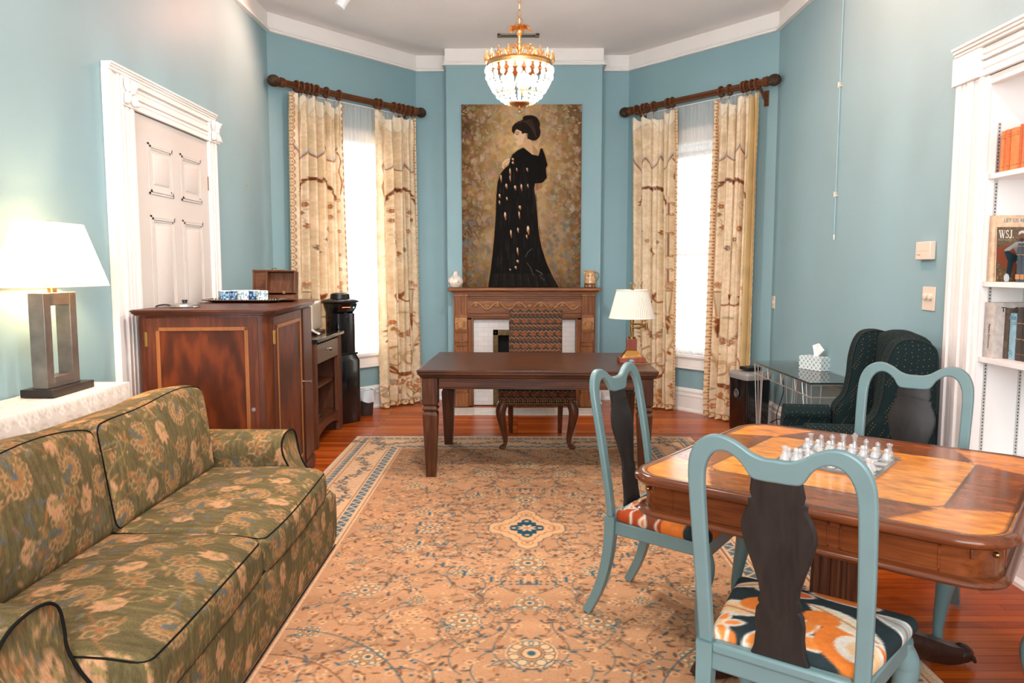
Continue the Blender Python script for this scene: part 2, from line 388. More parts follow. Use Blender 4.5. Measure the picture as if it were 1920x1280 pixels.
def text_mb(txt, size, M, depth=.0006, sx=1., shear=0, bold=0):
    """lettering as a thin solid mesh; M places it (x right, y up, z out of the surface)"""
    cu = bpy.data.curves.new('lettering', 'FONT'); cu.body = txt; cu.size = size; cu.extrude = depth; cu.shear = shear; cu.offset = bold; cu.resolution_u = 3
    o = bpy.data.objects.new('lettering', cu); COL.objects.link(o)
    dg = bpy.context.evaluated_depsgraph_get(); me = bpy.data.meshes.new_from_object(o.evaluated_get(dg))
    mb = MB(); mb.add([(v.co.x * sx, v.co.y, v.co.z) for v in me.vertices], [tuple(p.vertices) for p in me.polygons], M)
    bpy.data.objects.remove(o); bpy.data.curves.remove(cu); bpy.data.meshes.remove(me); return mb
# pixel of the photograph -> point of the room, used to read off sizes and places
_Fw = Vector((-sin(YAW) * cos(TH), cos(YAW) * cos(TH), -sin(TH))); _R = Vector((cos(YAW), sin(YAW), 0)); _U = _R.cross(_Fw)
def _ray(x, y): return _Fw + _R * ((x - 960) / F) + _U * ((640 - y) / F)
_E = Vector((0, 0, EYE))
def onZ(x, y, z): d = _ray(x, y); return _E + d * ((z - EYE) / d.z)
def onY(x, y, Y): d = _ray(x, y); return _E + d * (Y / d.y)
def onX(x, y, X): d = _ray(x, y); return _E + d * (X / d.x)
ORD = ['first', 'second', 'third', 'fourth', 'fifth', 'sixth', 'seventh', 'eighth', 'ninth', 'tenth', 'eleventh', 'twelfth']
# ================================================================== the room
CH = 3.78; XL = -2.27; XR = 2.365; YB = 8.54; YC = 8.28; YR = -1.5
CL = (-2.27, 7.11); L2 = (-1.11, 8.54); C0 = (-.755, YC); C1 = (.896, YC); R2 = (1.215, 8.54); CR = (2.365, 7.12)
WALL = mat('blue_wall_paint', (136, 170, 177), rough=.55, noise=.02, nscale=3, bump=.04, bscale=220)
WHITE = mat('white_trim_paint', (240, 236, 231), rough=.35, noise=.015, nscale=5)
DOORW = mat('cream_door_paint', (206, 198, 190), rough=.45, noise=.015, nscale=4)
CEIL = mat('ceiling_paint', (240, 236, 234), rough=.8, noise=.02, nscale=2)
SHELFW = mat('shelf_paint', (238, 236, 233), rough=.4, noise=.01, nscale=4)
BRASS = mat('aged_brass', (150, 112, 62), rough=.35, metal=1, noise=.15, nscale=20)
STEEL = mat('brushed_steel', (190, 188, 184), rough=.3, metal=1, noise=.05, nscale=30)
BLACK = mat('black_plastic', (18, 18, 19), rough=.35, noise=.1, nscale=10)

def floor_mat():
    m = bpy.data.materials.new('strip_floor'); m.use_nodes = True; nt = m.node_tree; p = nt.nodes['Principled BSDF']
    tc = nt.nodes.new('ShaderNodeTexCoord'); b = nt.nodes.new('ShaderNodeTexBrick')
    b.inputs['Scale'].default_value = 1; b.inputs['Brick Width'].default_value = 1.3; b.inputs['Row Height'].default_value = .056
    b.inputs['Mortar Size'].default_value = .0012; b.inputs['Mortar Smooth'].default_value = .3; b.offset = .37; b.offset_frequency = 3
    b.inputs['Color1'].default_value = (0, 0, 0, 1); b.inputs['Color2'].default_value = (1, 1, 1, 1); b.inputs['Mortar'].default_value = (.2, .2, .2, 1)
    nt.links.new(tc.outputs['Object'], b.inputs['Vector'])
    mp = nt.nodes.new('ShaderNodeMapping'); mp.inputs['Scale'].default_value = (1.5, 28, 1); nt.links.new(tc.outputs['Object'], mp.inputs[0])
    n = nt.nodes.new('ShaderNodeTexNoise'); n.inputs['Scale'].default_value = 2.5; n.inputs['Detail'].default_value = 7; nt.links.new(mp.outputs[0], n.inputs['Vector'])
    mx = nt.nodes.new('ShaderNodeMix'); mx.data_type = 'FLOAT'; mx.inputs[0].default_value = .5
    nt.links.new(b.outputs['Color'], mx.inputs[2]); nt.links.new(n.outputs['Fac'], mx.inputs[3])
    r = nt.nodes.new('ShaderNodeValToRGB'); e = r.color_ramp.elements
    e[0].position = .1; e[0].color = rgb(122, 50, 15); e[1].position = .9; e[1].color = rgb(204, 102, 34); k = e.new(.5); k.color = rgb(168, 74, 20)
    nt.links.new(mx.outputs[0], r.inputs[0])
    m2 = nt.nodes.new('ShaderNodeMix'); m2.data_type = 'RGBA'; m2.inputs[7].default_value = rgb(60, 26, 12)
    nt.links.new(b.outputs['Fac'], m2.inputs[0]); nt.links.new(r.outputs[0], m2.inputs[6]); nt.links.new(m2.outputs[2], p.inputs['Base Color'])
    p.inputs['Roughness'].default_value = .27; p.inputs['Specular IOR Level'].default_value = .2; p.inputs['Coat Weight'].default_value = .0; p.inputs['Coat Roughness'].default_value = .1
    return m
st = lambda o: tag(o, kind='structure')
st(MB().bx((-3, YR - .2, -.12), (3.2, 9.2, 0)).build('floor', floor_mat()))
st(MB().bx((-3, YR - .2, CH), (3.2, 9.2, CH + .1)).build('ceiling', CEIL))

def seg_frame(p, q):
    d = (Vector(q) - Vector(p)); a = math.atan2(d.y, d.x); return TR(p[0], p[1], 0) @ RZ(a), d.length, a
def wall(name, p, q, holes=(), t=.12, m=None):
    """wall from p to q, room on the right, solid on the left; holes = (s0, s1, z0, z1)"""
    M, L, a = seg_frame(p, q); mb = MB(M); s = 0
    for s0, s1, z0, z1 in holes:
        if s0 > s: mb.bx((s, 0, 0), (s0, t, CH))
        if z0 > 0: mb.bx((s0, 0, 0), (s1, t, z0))
        if z1 < CH: mb.bx((s0, 0, z1), (s1, t, CH))
        s = s1
    mb.bx((s, 0, 0), (L, t, CH)); return st(mb.build(name, m or WALL))
NY0, NY1, NZ = 1.9, 3.93, 2.43                 # book niche in the right wall
WN = (.40, 1.42, .60, 2.72)                    # window opening in each slanted wall
wall('wall_left', (XL, YR), CL)
wall('wall_left_slanted', CL, L2, [WN])
wall('wall_back_left', L2, (C0[0], 8.54))
st(MB().bx((C0[0], YC, 0), (C1[0], YC + .4, CH)).build('wall_chimney_breast', WALL))
wall('wall_back_right', (C1[0], 8.54), R2)
wall('wall_right_slanted', R2, CR, [WN])
wall('wall_right', CR, (XR, YR), [(CR[1] - NY1 - .031, CR[1] - NY0 + .031, 0, NZ + .031)])
wall('wall_rear', (XR, YR), (XL, YR), [(.5, XR - XL - .5, .9, 3.3)])  # opening added for the rear fill light
# book niche: back, two sides, top
nb = MB(); nb.bx((XR + .30, NY0 - .03, 0), (XR + .33, NY1 + .03, NZ + .03)); nb.bx((XR + .001, NY1, 0), (XR + .30, NY1 + .03, NZ + .03)); nb.bx((XR + .001, NY0 - .03, 0), (XR + .30, NY0, NZ + .03)); nb.bx((XR + .001, NY0, NZ), (XR + .30, NY1, NZ + .03))
st(nb.build('wall_niche', SHELFW))

# cornice: white frieze board with a picture-rail moulding below it
path = [(XL, YR), CL, L2, (C0[0], 8.54), C0, C1, (C1[0], 8.54), R2, CR, (XR, YR)]
prof = [(-.001, 3.78), (.012, 3.779), (.012, 3.655), (.022, 3.652), (.03, 3.645), (.03, 3.636), (.02, 3.632), (.02, 3.626), (.04, 3.618), (.04, 3.606), (-.001, 3.606)]
st(MB().sweep(prof, path).build('trim_1', WHITE, smooth=20))
base = [(-.001, 0), (.03, 0), (.03, .018), (.022, .03), (.018, .035), (.018, .155), (.026, .16), (.026, .172), (.016, .178), (.016, .198), (.024, .204), (.024, .216), (.012, .226), (.006, .243), (-.001, .243)]
st(MB().sweep(base, [(XL, 5.90), CL, L2, (C0[0], 8.54), C0, (C0[0] + .03, YC)]).build('baseboard_left', WHITE, smooth=20))
st(MB().sweep(base, [(C1[0] - .03, YC), C1, (C1[0], 8.54), R2, CR, (XR, 4.26)]).build('baseboard_right', WHITE, smooth=20))
st(MB().sweep(base, [(XL, YR), (XL, 4.24)]).build('baseboard_left', WHITE, smooth=20))
# plinth under the bookcase
st(MB().sweep([(-.001, 0), (.045, 0), (.045, .02), (.03, .04), (.03, .15), (.042, .16), (.042, .18), (.02, .2), (.012, .23), (-.001, .235)], [(XR, NY1 + .04), (XR, NY0 - .3)]).build('trim_2', WHITE, smooth=20))

# ------------------------------------------------------------------ windows
SHEER = None
def window(n, p, q):
    M, L, a = seg_frame(p, q); s0, s1, z0, z1 = WN
    r = struct_root('window_%d' % n, (p[0], p[1], 0), a)
    f = MB(M)                                                          # casing round the opening
    for u0, u1, v0, v1 in ((s0 - .16, s0 + .005, z0, z1 + .16), (s1 - .005, s1 + .16, z0, z1 + .16), (s0 - .16, s1 + .16, z1 - .005, z1 + .16)):
        f.bx((u0, -.022, v0), (u1, .0, v1)); f.bx((u0 + .02, -.032, v0), (u1 - .02, -.022, v1 - .02))
    f.build('window_frame', WHITE, r, bevel=.004)
    s = MB(M); s.bx((s0 - .2, -.06, z0 - .035), (s1 + .2, .03, z0)); s.bx((s0 - .16, -.03, z0 - .13), (s1 + .16, -.0005, z0 - .035)); s.bx((s0 - .17, -.04, z0 - .155), (s1 + .17, -.0005, z0 - .13)); s.bx((s0 - .16, -.045, z0 - .05), (s1 + .16, -.0005, z0 - .035))
    s.build('window_sill', WHITE, r, bevel=.005)
    g = MB(M); zm = (z0 + z1) / 2
    for v0, v1, y in ((z0, zm + .025, .05), (zm - .025, z1, .075)):
        for u0, u1, w0, w1 in ((s0, s0 + .05, v0, v1), (s1 - .05, s1, v0, v1), (s0, s1, v0, v0 + .06), (s0, s1, v1 - .05, v1)): g.bx((u0, y, w0), (u1, y + .03, w1))
    g.build('sash', WHITE, r, bevel=.003)
    pn = MB(M); pn.bx((s0 + .05, .062, z0 + .06), (s1 - .05, .066, zm - .02)); pn.bx((s0 + .05, .088, zm), (s1 - .05, .092, z1 - .05)); pn.build('pane', glassy('window_glass', clear=.95), r)
    return M, r
WM1, W1 = window(1, CL, L2); WM2, W2 = window(2, R2, CR)

# ------------------------------------------------------------------ panelled door on the left wall
DY0, DY1, DZ = 4.567, 5.64, 2.395
d = struct_root('door_1', (XL, DY0, 0)); DM = FRAME((XL, DY0, 0), (0, 1, 0), (0, 0, 1), (1, 0, 0))   # local: x along wall, y up, z into the room
W_ = DY1 - DY0
lf = MB(DM); lf.bx((.003, .01, .0005), (W_ - .003, DZ - .004, .012))
def panels(mb, x0, x1, y0, y1, zt):
    # ogee frame, then raised field: a sunken panel bordered by mouldings with a beveled middle
    for k, (g, h) in enumerate(((0, .006), (.014, .010), (.026, .004))):
        h = zt + h
        mb.bx((x0 + g, y0 + g, zt), (x1 - g, y0 + g + .012, h)); mb.bx((x0 + g, y1 - g - .012, zt), (x1 - g, y1 - g, h)); mb.bx((x0 + g, y0 + g, zt), (x0 + g + .012, y1 - g, h)); mb.bx((x1 - g - .012, y0 + g, zt), (x1 - g, y1 - g, h))
    i = .06; c = ((x0 + x1) / 2, (y0 + y1) / 2, zt)
    mb.frustum(c, (x1 - x0 - 2 * i, y1 - y0 - 2 * i), (x1 - x0 - 2 * i - .03, y1 - y0 - 2 * i - .03), .009)
lf.build('door_leaf', DOORW, d)
pm = MB(DM); xs = ((.16, .49), (.61, .94))
for x0, x1 in xs:
    panels(pm, x0, x1, 1.93, 2.24, .012); panels(pm, x0, x1, 1.02, 1.80, .012); panels(pm, x0, x1, .22, .86, .012)
pm.build('door_panels', DOORW, d)
h = MB(DM)
for zc in (2.09, .35):
    h.bx((W_ - .01, zc - .05, .012), (W_ + .03, zc + .05, .016)); h.cyl((W_ + .012, zc - .055, .02), (W_ + .012, zc + .055, .02), .008, n=10); h.ball((W_ + .012, zc + .062, .02), .009, 8); h.ball((W_ + .012, zc - .062, .02), .009, 8)
h.build('hinge', BRASS, d)
cs = MB(DM)                                                            # fluted casing with corner blocks and a crowned head
def fluted(mb, x0, x1, y0, y1):
    w = x1 - x0
    for u0, u1, t in ((0, 1, .018), (-.01, .10, .036), (.14, .24, .028), (.28, .42, .034), (.46, .60, .026), (.64, .76, .036), (.82, .94, .028)): mb.bx((x0 + u0 * w, y0, 0), (x0 + u1 * w, y1, t))
fluted(cs, -.16, 0, 0, DZ); fluted(cs, W_, W_ + .16, 0, DZ)
cs.bx((-.165, DZ, 0), (.0, DZ + .165, .042)); cs.bx((W_, DZ, 0), (W_ + .17, DZ + .165, .042))
for v0, v1, t in ((0, .165, .018), (.0, .03, .036), (.04, .055, .026), (.065, .10, .034), (.11, .125, .026), (.135, .165, .04)): cs.bx((0, DZ + v0, 0), (W_, DZ + v1, t))
for v0, v1, t in ((.165, .18, .046), (.18, .192, .054), (.192, .205, .062)): cs.bx((-.31, DZ + v0, 0), (W_ + .10, DZ + v1, t))
cs.bx((-.31, 0, 0), (-.165, DZ + .165, .02)); cs.bx((-.313, 0, 0), (-.27, DZ + .165, .04)); cs.bx((-.25, 0, 0), (-.235, DZ + .165, .03)); cs.bx((-.2, 0, 0), (-.175, DZ + .165, .034))
cs.build('door_frame', WHITE, d, bevel=.0025)
for x in (-.082, W_ + .085):
    ro = MB(DM @ TR(x, DZ + .083, .042))
    for k in range(4):
        A = RZ(pi / 4 + k * pi / 2)
        ro.grid(lambda u, v, A=A: tuple(A @ Vector((.012 + .085 * u, (v - .5) * .075 * sin(pi * min(1, u * .95 + .05)) ** .7, .004 + .026 * sin(pi * v) * (.5 + u * .5)))), 8, 6)
    ro.ball((0, 0, .018), .016, 10); ro.build('rosette', WHITE, d)

# ------------------------------------------------------------------ bookcase casing, shelves and standards
b = struct_root('trim_3', (XR, NY1, 0)); BM = FRAME((XR, NY1, 0), (0, -1, 0), (0, 0, 1), (-1, 0, 0))    # local: x towards the camera, y up, z into the room
cs = MB(BM); BW = NY1 - NY0
cs.bx((-.24, 0, 0), (.0, NZ, .02)); 
for u0, u1, t in ((-.24, -.205, .04), (-.195, -.165, .03), (-.15, -.105, .036), (-.09, -.06, .028), (-.045, -.015, .036), (-.015, .012, .022)): cs.bx((u0, 0, 0), (u1, NZ, t))
for u0, u1, t in ((BW, BW + .24, .03),): cs.bx((u0, 0, 0), (u1, NZ, t))
cs.bx((-.265, NZ, 0), (-.03, NZ + .145, .05))
for v0, v1, t in ((0, .145, .02), (0, .03, .036), (.04, .075, .03), (.08, .1, .042), (.11, .14, .034)): cs.bx((-.03, NZ + v0, 0), (BW + .25, NZ + v1, t))
for v0, v1, t in ((.145, .16, .055), (.16, .175, .066), (.175, .19, .076)): cs.bx((-.24, NZ + v0, 0), (BW + .26, NZ + v1, t))
cs.bx((0, NZ - .045, -.02), (BW, NZ, .012))
cs.build('shelf_frame', WHITE, b, bevel=.003)
SHZ = (1.945, 1.405, 1.02, .5)
for z in SHZ:
    MB().bx((XR + .012, NY0 + .002, z - .026), (XR + .298, NY1 - .002, z)).build('shelf', SHELFW, b, bevel=.002)
STD = mat('slotted_steel', (205, 206, 204), rough=.4, metal=.6)
SLOT = mat('slot_shadow_gap', (66, 72, 76), rough=.8)
for x in (.045, .225):
    segs = [(z0, z1) for z0, z1 in ((.25, .473), (.502, .993), (1.022, 1.378), (1.407, 1.918), (1.947, 2.2))]
    o = MB(); k = MB()
    for z0, z1 in segs:
        o.bx((XR + x, NY1 - .004, z0), (XR + x + .018, NY1 - .0005, z1))
        zz = z0 + .012
        while zz < z1 - .01: k.bx((XR + x + .006, NY1 - .0048, zz), (XR + x + .012, NY1 - .003, zz + .009)); zz += .0175
    so = o.build('shelf_standard', STD, b); k.build('slot', SLOT, so, smooth=0)

# ------------------------------------------------------------------ hearth
def tile_mat(name, c1, c2, grout, bw, bh, mortar=.002, rough=.2, rot=None):
    m = bpy.data.materials.new(name); m.use_nodes = True; nt = m.node_tree; p = nt.nodes['Principled BSDF']
    tc = nt.nodes.new('ShaderNodeTexCoord'); mp = nt.nodes.new('ShaderNodeMapping'); nt.links.new(tc.outputs['Object'], mp.inputs[0])
    if rot: mp.inputs['Rotation'].default_value = rot
    b_ = nt.nodes.new('ShaderNodeTexBrick'); b_.inputs['Scale'].default_value = 1; b_.inputs['Brick Width'].default_value = bw; b_.inputs['Row Height'].default_value = bh; b_.inputs['Mortar Size'].default_value = mortar
    b_.inputs['Color1'].default_value = rgb(*c1); b_.inputs['Color2'].default_value = rgb(*c2); b_.inputs['Mortar'].default_value = rgb(*grout)
    nt.links.new(mp.outputs[0], b_.inputs['Vector']); nt.links.new(b_.outputs['Color'], p.inputs['Base Color']); p.inputs['Roughness'].default_value = rough; return m
HT = tile_mat('hearth_tile', (226, 218, 208), (216, 207, 197), (180, 170, 160), .15, .075)
st(MB().bx((-.70, 7.60, 0.0), (.86, 7.99, .008)).build('trim_4', HT, bevel=.002))
# ================================================================== curtains, poles, sheers, blind
def drape_canvas(seed, border=(True, True), lining=None):
    W_, H_ = .72, 3.06; c = Canvas(W_, H_, 230, (222, 197, 161)); br = (138, 74, 34); dk = (96, 52, 30); gr = (168, 152, 128); gold = (206, 162, 104); pale = (236, 220, 192)
    z1 = c.noise(.07, (9, 34), seed, (.8, 1, 1.5)); c.noise(.05, (40, 160), seed + 1, (1, 1, 1.3))
    y = lambda z: 3.06 - z                      # z is the height above the floor
    # faint ground foliage
    r = np.random.default_rng(seed)
    for k in range(150):
        c.leaf(r.random() * W_, r.random() * H_, .05 + .04 * r.random(), .014, r.random() * 6.3, None, (208, 176, 132), .0025)
    hx_ = np.linspace(0, 1, c.W)[None, :]; hy_ = np.linspace(0, H_, c.H)[:, None]; fold = hy_ < .05 + .13 * np.abs(((hx_ * 5 + .3 * seed) % 1) * 2 - 1)
    c.a[fold] = c.a[fold] * .25 + .75 * np.array((238, 226, 204)) / 255.; c.a[np.abs(hy_ - (.05 + .13 * np.abs(((hx_ * 5 + .3 * seed) % 1) * 2 - 1))) < .004] *= .78
    # swagged valance line with a silvery band
    for x0, x1 in ((.03, .22), (.22, .44), (.44, .62)):
        P = [(x0 + (x1 - x0) * t, y(2.62 - .14 * sin(pi * t))) for t in np.linspace(0, 1, 14)]
        c.stroke([(a, b - .014) for a, b in P], .022, (196, 188, 176)); c.stroke(P, .009, br)
    c.stroke(smooth_path([(.62, y(2.58)), (.655, y(2.5)), (.63, y(2.4)), (.66, y(2.3)), (.64, y(2.18))], 6), .010, br)
    # leafy garland
    for sg, x0 in ((-1, .33), (1, .33)):
        P = smooth_path([(x0, y(2.30)), (x0 + sg * .08, y(2.32)), (x0 + sg * .16, y(2.27)), (x0 + sg * .22, y(2.16))], 6)
        for i, (a, b) in enumerate(P): c.leaf(a, b, .05, .02, (pi * .75 if sg < 0 else pi * .25) - .25 * sg * (i % 3 - 1) + .5, dk if i % 2 else br)
        c.spiral(x0 + sg * .17, y(2.06), .05, 1.6, pi * .5, .008, gr, sg)
        c.flower(x0 + sg * .17, y(2.06), .026, 6, br, (220, 150, 70))
    for k, (a, z) in enumerate(((.14, 1.98), (.18, 1.86), (.24, 1.76), (.30, 1.66), (.5, 1.96), (.46, 1.84), (.42, 1.74), (.36, 1.62))):
        c.flower(a, y(z), .03 if k % 2 else .024, 6, br if k % 3 else dk, (226, 160, 84)); c.leaf(a, y(z) + .03, .06, .02, 1.2 + k, None, gr, .004); c.leaf(a, y(z) + .02, .05, .018, 2.2 + k, None, gr, .004)
    # torch column
    xx = .60
    for z, hh in ((2.12, .1), (1.82, .22), (1.45, .18)):
        c.stroke([(xx, y(z)), (xx, y(z - hh))], .014, dk)
        for sg in (-1, 1): c.spiral(xx + sg * .022, y(z), .02, 1, pi / 2 + sg * pi / 2, .008, br, sg); c.spiral(xx + sg * .022, y(z - hh), .016, 1, pi / 2 + sg * pi / 2, .007, br, -sg)
    c.stroke([(xx, y(2.2)), (xx, y(1.0))], .005, br)
    for xx in (.60, .16):
        for k in range(7): c.flower(xx + .022 * cos(k * .9) * (1 + k % 2), y(1.30) - .02 * sin(k * 1.7), .022, 5, (186, 104, 52) if k % 2 else gr, (214, 170, 110))
        c.stroke([(xx - .035, y(1.24)), (xx + .035, y(1.24))], .01, br)
        c.poly([(xx - .026, y(1.23)), (xx + .026, y(1.23)), (xx + .008, y(1.0)), (xx - .008, y(1.0))], (206, 186, 150)); c.stroke([(xx - .026, y(1.23)), (xx - .008, y(1.0))], .005, br); c.stroke([(xx + .026, y(1.23)), (xx + .008, y(1.0))], .005, br)
        for sg in (-1, 1): c.spiral(xx + sg * .03, y(.98), .028, .8, pi / 2, .009, br, sg)
        c.leaf(xx, y(.98), .16, .035, pi / 2, br); c.stroke([(xx, y(.98)), (xx, y(.8))], .008, dk)
    # acanthus crest, wreath
    for sg in (-1, 1):
        c.stroke(smooth_path([(.36, y(1.2)), (.36 + sg * .03, y(1.13)), (.36 + sg * .10, y(1.12)), (.36 + sg * .13, y(1.18)), (.36 + sg * .11, y(1.2))], 6), .014, br)
        c.leaf(.36, y(1.14), .1, .03, -pi / 2 + sg * .5, br); c.leaf(.36, y(1.0), .09, .025, pi / 2 - sg * 1.5, (176, 150, 112))
    for k in range(26):
        a = pi * (.0 + k / 25.); X_ = .36 + .15 * cos(a); Y_ = y(.92) + .17 * sin(a)
        c.leaf(X_, Y_, .055, .022, a + (.9 if k % 2 else 2.3), gr if k % 3 else (150, 112, 72)); 
        if k % 4 == 1: c.flower(X_, Y_, .026, 6, (168, 84, 38), (222, 160, 90))
    # great C scrolls at the foot
    for sg, x0 in ((-1, .27), (1, .47)):
        c.spiral(x0, y(.52), .12, 1.5, -pi / 2, .020, (190, 152, 104), sg); c.spiral(x0, y(.52), .128, 1.1, -pi / 2, .007, br, sg)
        P = smooth_path([(x0 + sg * .11, y(.95)), (x0 + sg * .17, y(.8)), (x0 + sg * .13, y(.62)), (x0 + sg * .06, y(.38)), (.36, y(.34))], 7); c.stroke(P, .016, (196, 160, 112)); c.stroke(P[18:], .018, br)
        for k in range(7): c.leaf(*P[4 + 2 * k], .05, .02, (0.2 if sg > 0 else 2.9) + .2 * k, br if k % 2 else gr)
        c.ell(P[0][0], P[0][1], .018, .018, br)
    c.stroke(smooth_path([(.2, y(.42)), (.28, y(.33)), (.36, y(.32)), (.44, y(.33)), (.52, y(.42))], 6), .024, br)
    for k in range(40):
        a = r.random() * W_; z = .10 + .22 * r.random(); q = r.random()
        if q < .5: c.leaf(a, y(z), .07, .03, r.random() * 6.3, gr if q < .25 else (186, 122, 70))
        elif q < .75: c.flower(a, y(z), .035, 6, (172, 104, 58), (226, 178, 112))
        else: c.stroke([(a, y(z)), (a + .05, y(z) + .05 * (q - .8) * 9), (a + .09, y(z) + .02)], .007, br)
    # scalloped hem and edges
    for e, on in ((0, border[0]), (1, border[1])):
        if on:
            for k in range(int(H_ / .062) + 1):
                Y_ = k * .062; X_ = .012 if e == 0 else W_ - .012
                c.ell(X_, Y_, .034, .033, (222, 194, 154)); c.ell(X_, Y_, .040, .035, br, ring=.006); c.ell(X_ + (.016 if e == 0 else -.016), Y_, .007, .009, br)
    for k in range(12): c.ell(k * .066, H_ - .022, .034, .034, (224, 196, 150)); c.ell(k * .066, H_ - .022, .038, .036, br, ring=.009); c.ell(k * .066, H_ - .03, .008, .008, br)
    if lining:
        a, b = lining; q0, q1 = int(a * c.W), int(b * c.W); c.a[:, q0:q1] = np.array((196, 168, 118)) / 255. * (1 + .12 * (z1[:, q0:q1, None] - .5))
    return c
FAB = vmat('embroidered_silk', rough=.42, weave=.05, wscale=160, wstretch=(1, 1, .15), transl=.07, spec=.4)
def drape(M, s0, s1, b0, b1, rings, zt, seed, label, border=(True, True), lining=None, nf=5, base=0.012, scallop=(True, True), flip=False, yo=-.142):
    """gathered panel: s0..s1 at the top, b0..b1 at the hem; hangs in swags from its rings"""
    nu, nv = 132, 430; mb = MB(M); rr = sorted((x - s0) / (s1 - s0) for x in rings)
    ph = seed * 1.3
    def fn(u, v):
        a = v ** 1.3; e0 = s0 + (b0 - s0) * a; e1 = s1 + (b1 - s1) * a; z = zt + (base - zt) * v
        z = zt - (zt - base) * v
        # swagged top edge between the rings
        dip = 0
        for i in range(len(rr) - 1):
            if rr[i] <= u <= rr[i + 1]: t = (u - rr[i]) / max(1e-6, rr[i + 1] - rr[i]); dip = min(.075, .5 * (rr[i + 1] - rr[i]) * (s1 - s0)) * sin(pi * t)
        z -= dip * max(0, 1 - v * 9) ** 1.2
        g = sin(2 * pi * nf * u + ph + .5 * sin(3 * v + seed)) + .45 * sin(2 * pi * (nf * 2 + 1) * u + 2 * ph + .8 * v)
        am = .027 + .016 * min(1, v * 5) - .006 * v
        y = yo + am * g * (.6 + .4 * sin(pi * u)) - .012 * max(0, 1 - v * 14) * abs(sin(2 * pi * nf * 1.5 * u + ph))
        if v < .12: y -= .02 * sin(pi * v / .12) * max(0, sin(2 * pi * (len(rr) - 1) * u))   # folded-over heading
        if v > .93: y += -.02 * ((v - .93) / .07) * sin(9 * u + seed) ; z += .0
        x = e0 + (e1 - e0) * u + .012 * sin(2 * pi * nf * u * 1.0 + ph + pi / 2)
        if v > .985: z = base + (zt - base) * (1 - v) + .008 * (1 + sin(2 * pi * 11 * u)) * .5
        sc = .006 * abs(sin(v * 3.05 / .062 * pi))
        if scallop[0] and u < .02: x -= sc
        if scallop[1] and u > .98: x += sc
        return (x, min(y, -.07), z)
    mb.grid(fn, nu, nv)
    c = drape_canvas(seed, border, lining)
    loc = M @ Vector(((b0 + b1) / 2, -.13, 0))
    o = single(mb, 'curtain', FAB, label, 'curtain', tuple(loc), 'embroidered silk curtain panels', smooth=60, rz=math.atan2(M[1][0], M[0][0]))
    U = np.tile(np.linspace(0, 1, nu + 1), nv + 1); V = np.repeat(np.linspace(0, 1, nv + 1), nu + 1)
    if flip: U = 1 - U
    paint(o, c.sample(U * c.w, V * c.h)); return o
ringsL = ((.211, .269, .328, .375, .435, .545, .695), (1.165, 1.215, 1.40, 1.474, 1.526, 1.60, 1.66))
ringsR = ((.235, .327, .371, .472, .655, .717), (1.303, 1.398, 1.545, 1.58, 1.641, 1.69))
drape(WM1, .13, .735, .09, .79, ringsL[0], 3.075, 1, 'gold embroidered curtain at left window, panel nearest the wooden cabinet', (True, True), None, 6)
drape(WM1, 1.14, 1.70, 1.17, 1.775, ringsL[1], 3.075, 2, 'gold embroidered curtain at left window, panel nearest the fireplace', (True, False), None, 4, flip=True)
drape(WM2, .21, .81, .27, .84, ringsR[0], 3.065, 3, 'cream embroidered curtain at right window, panel behind the pleated desk lamp', (False, True), (0, .001), 4)
drape(WM2, 1.255, 1.735, 1.20, 1.72, ringsR[1], 3.065, 4, 'cream embroidered curtain at right window, panel behind the paper shredder', (True, False), (.80, 1.), 5)

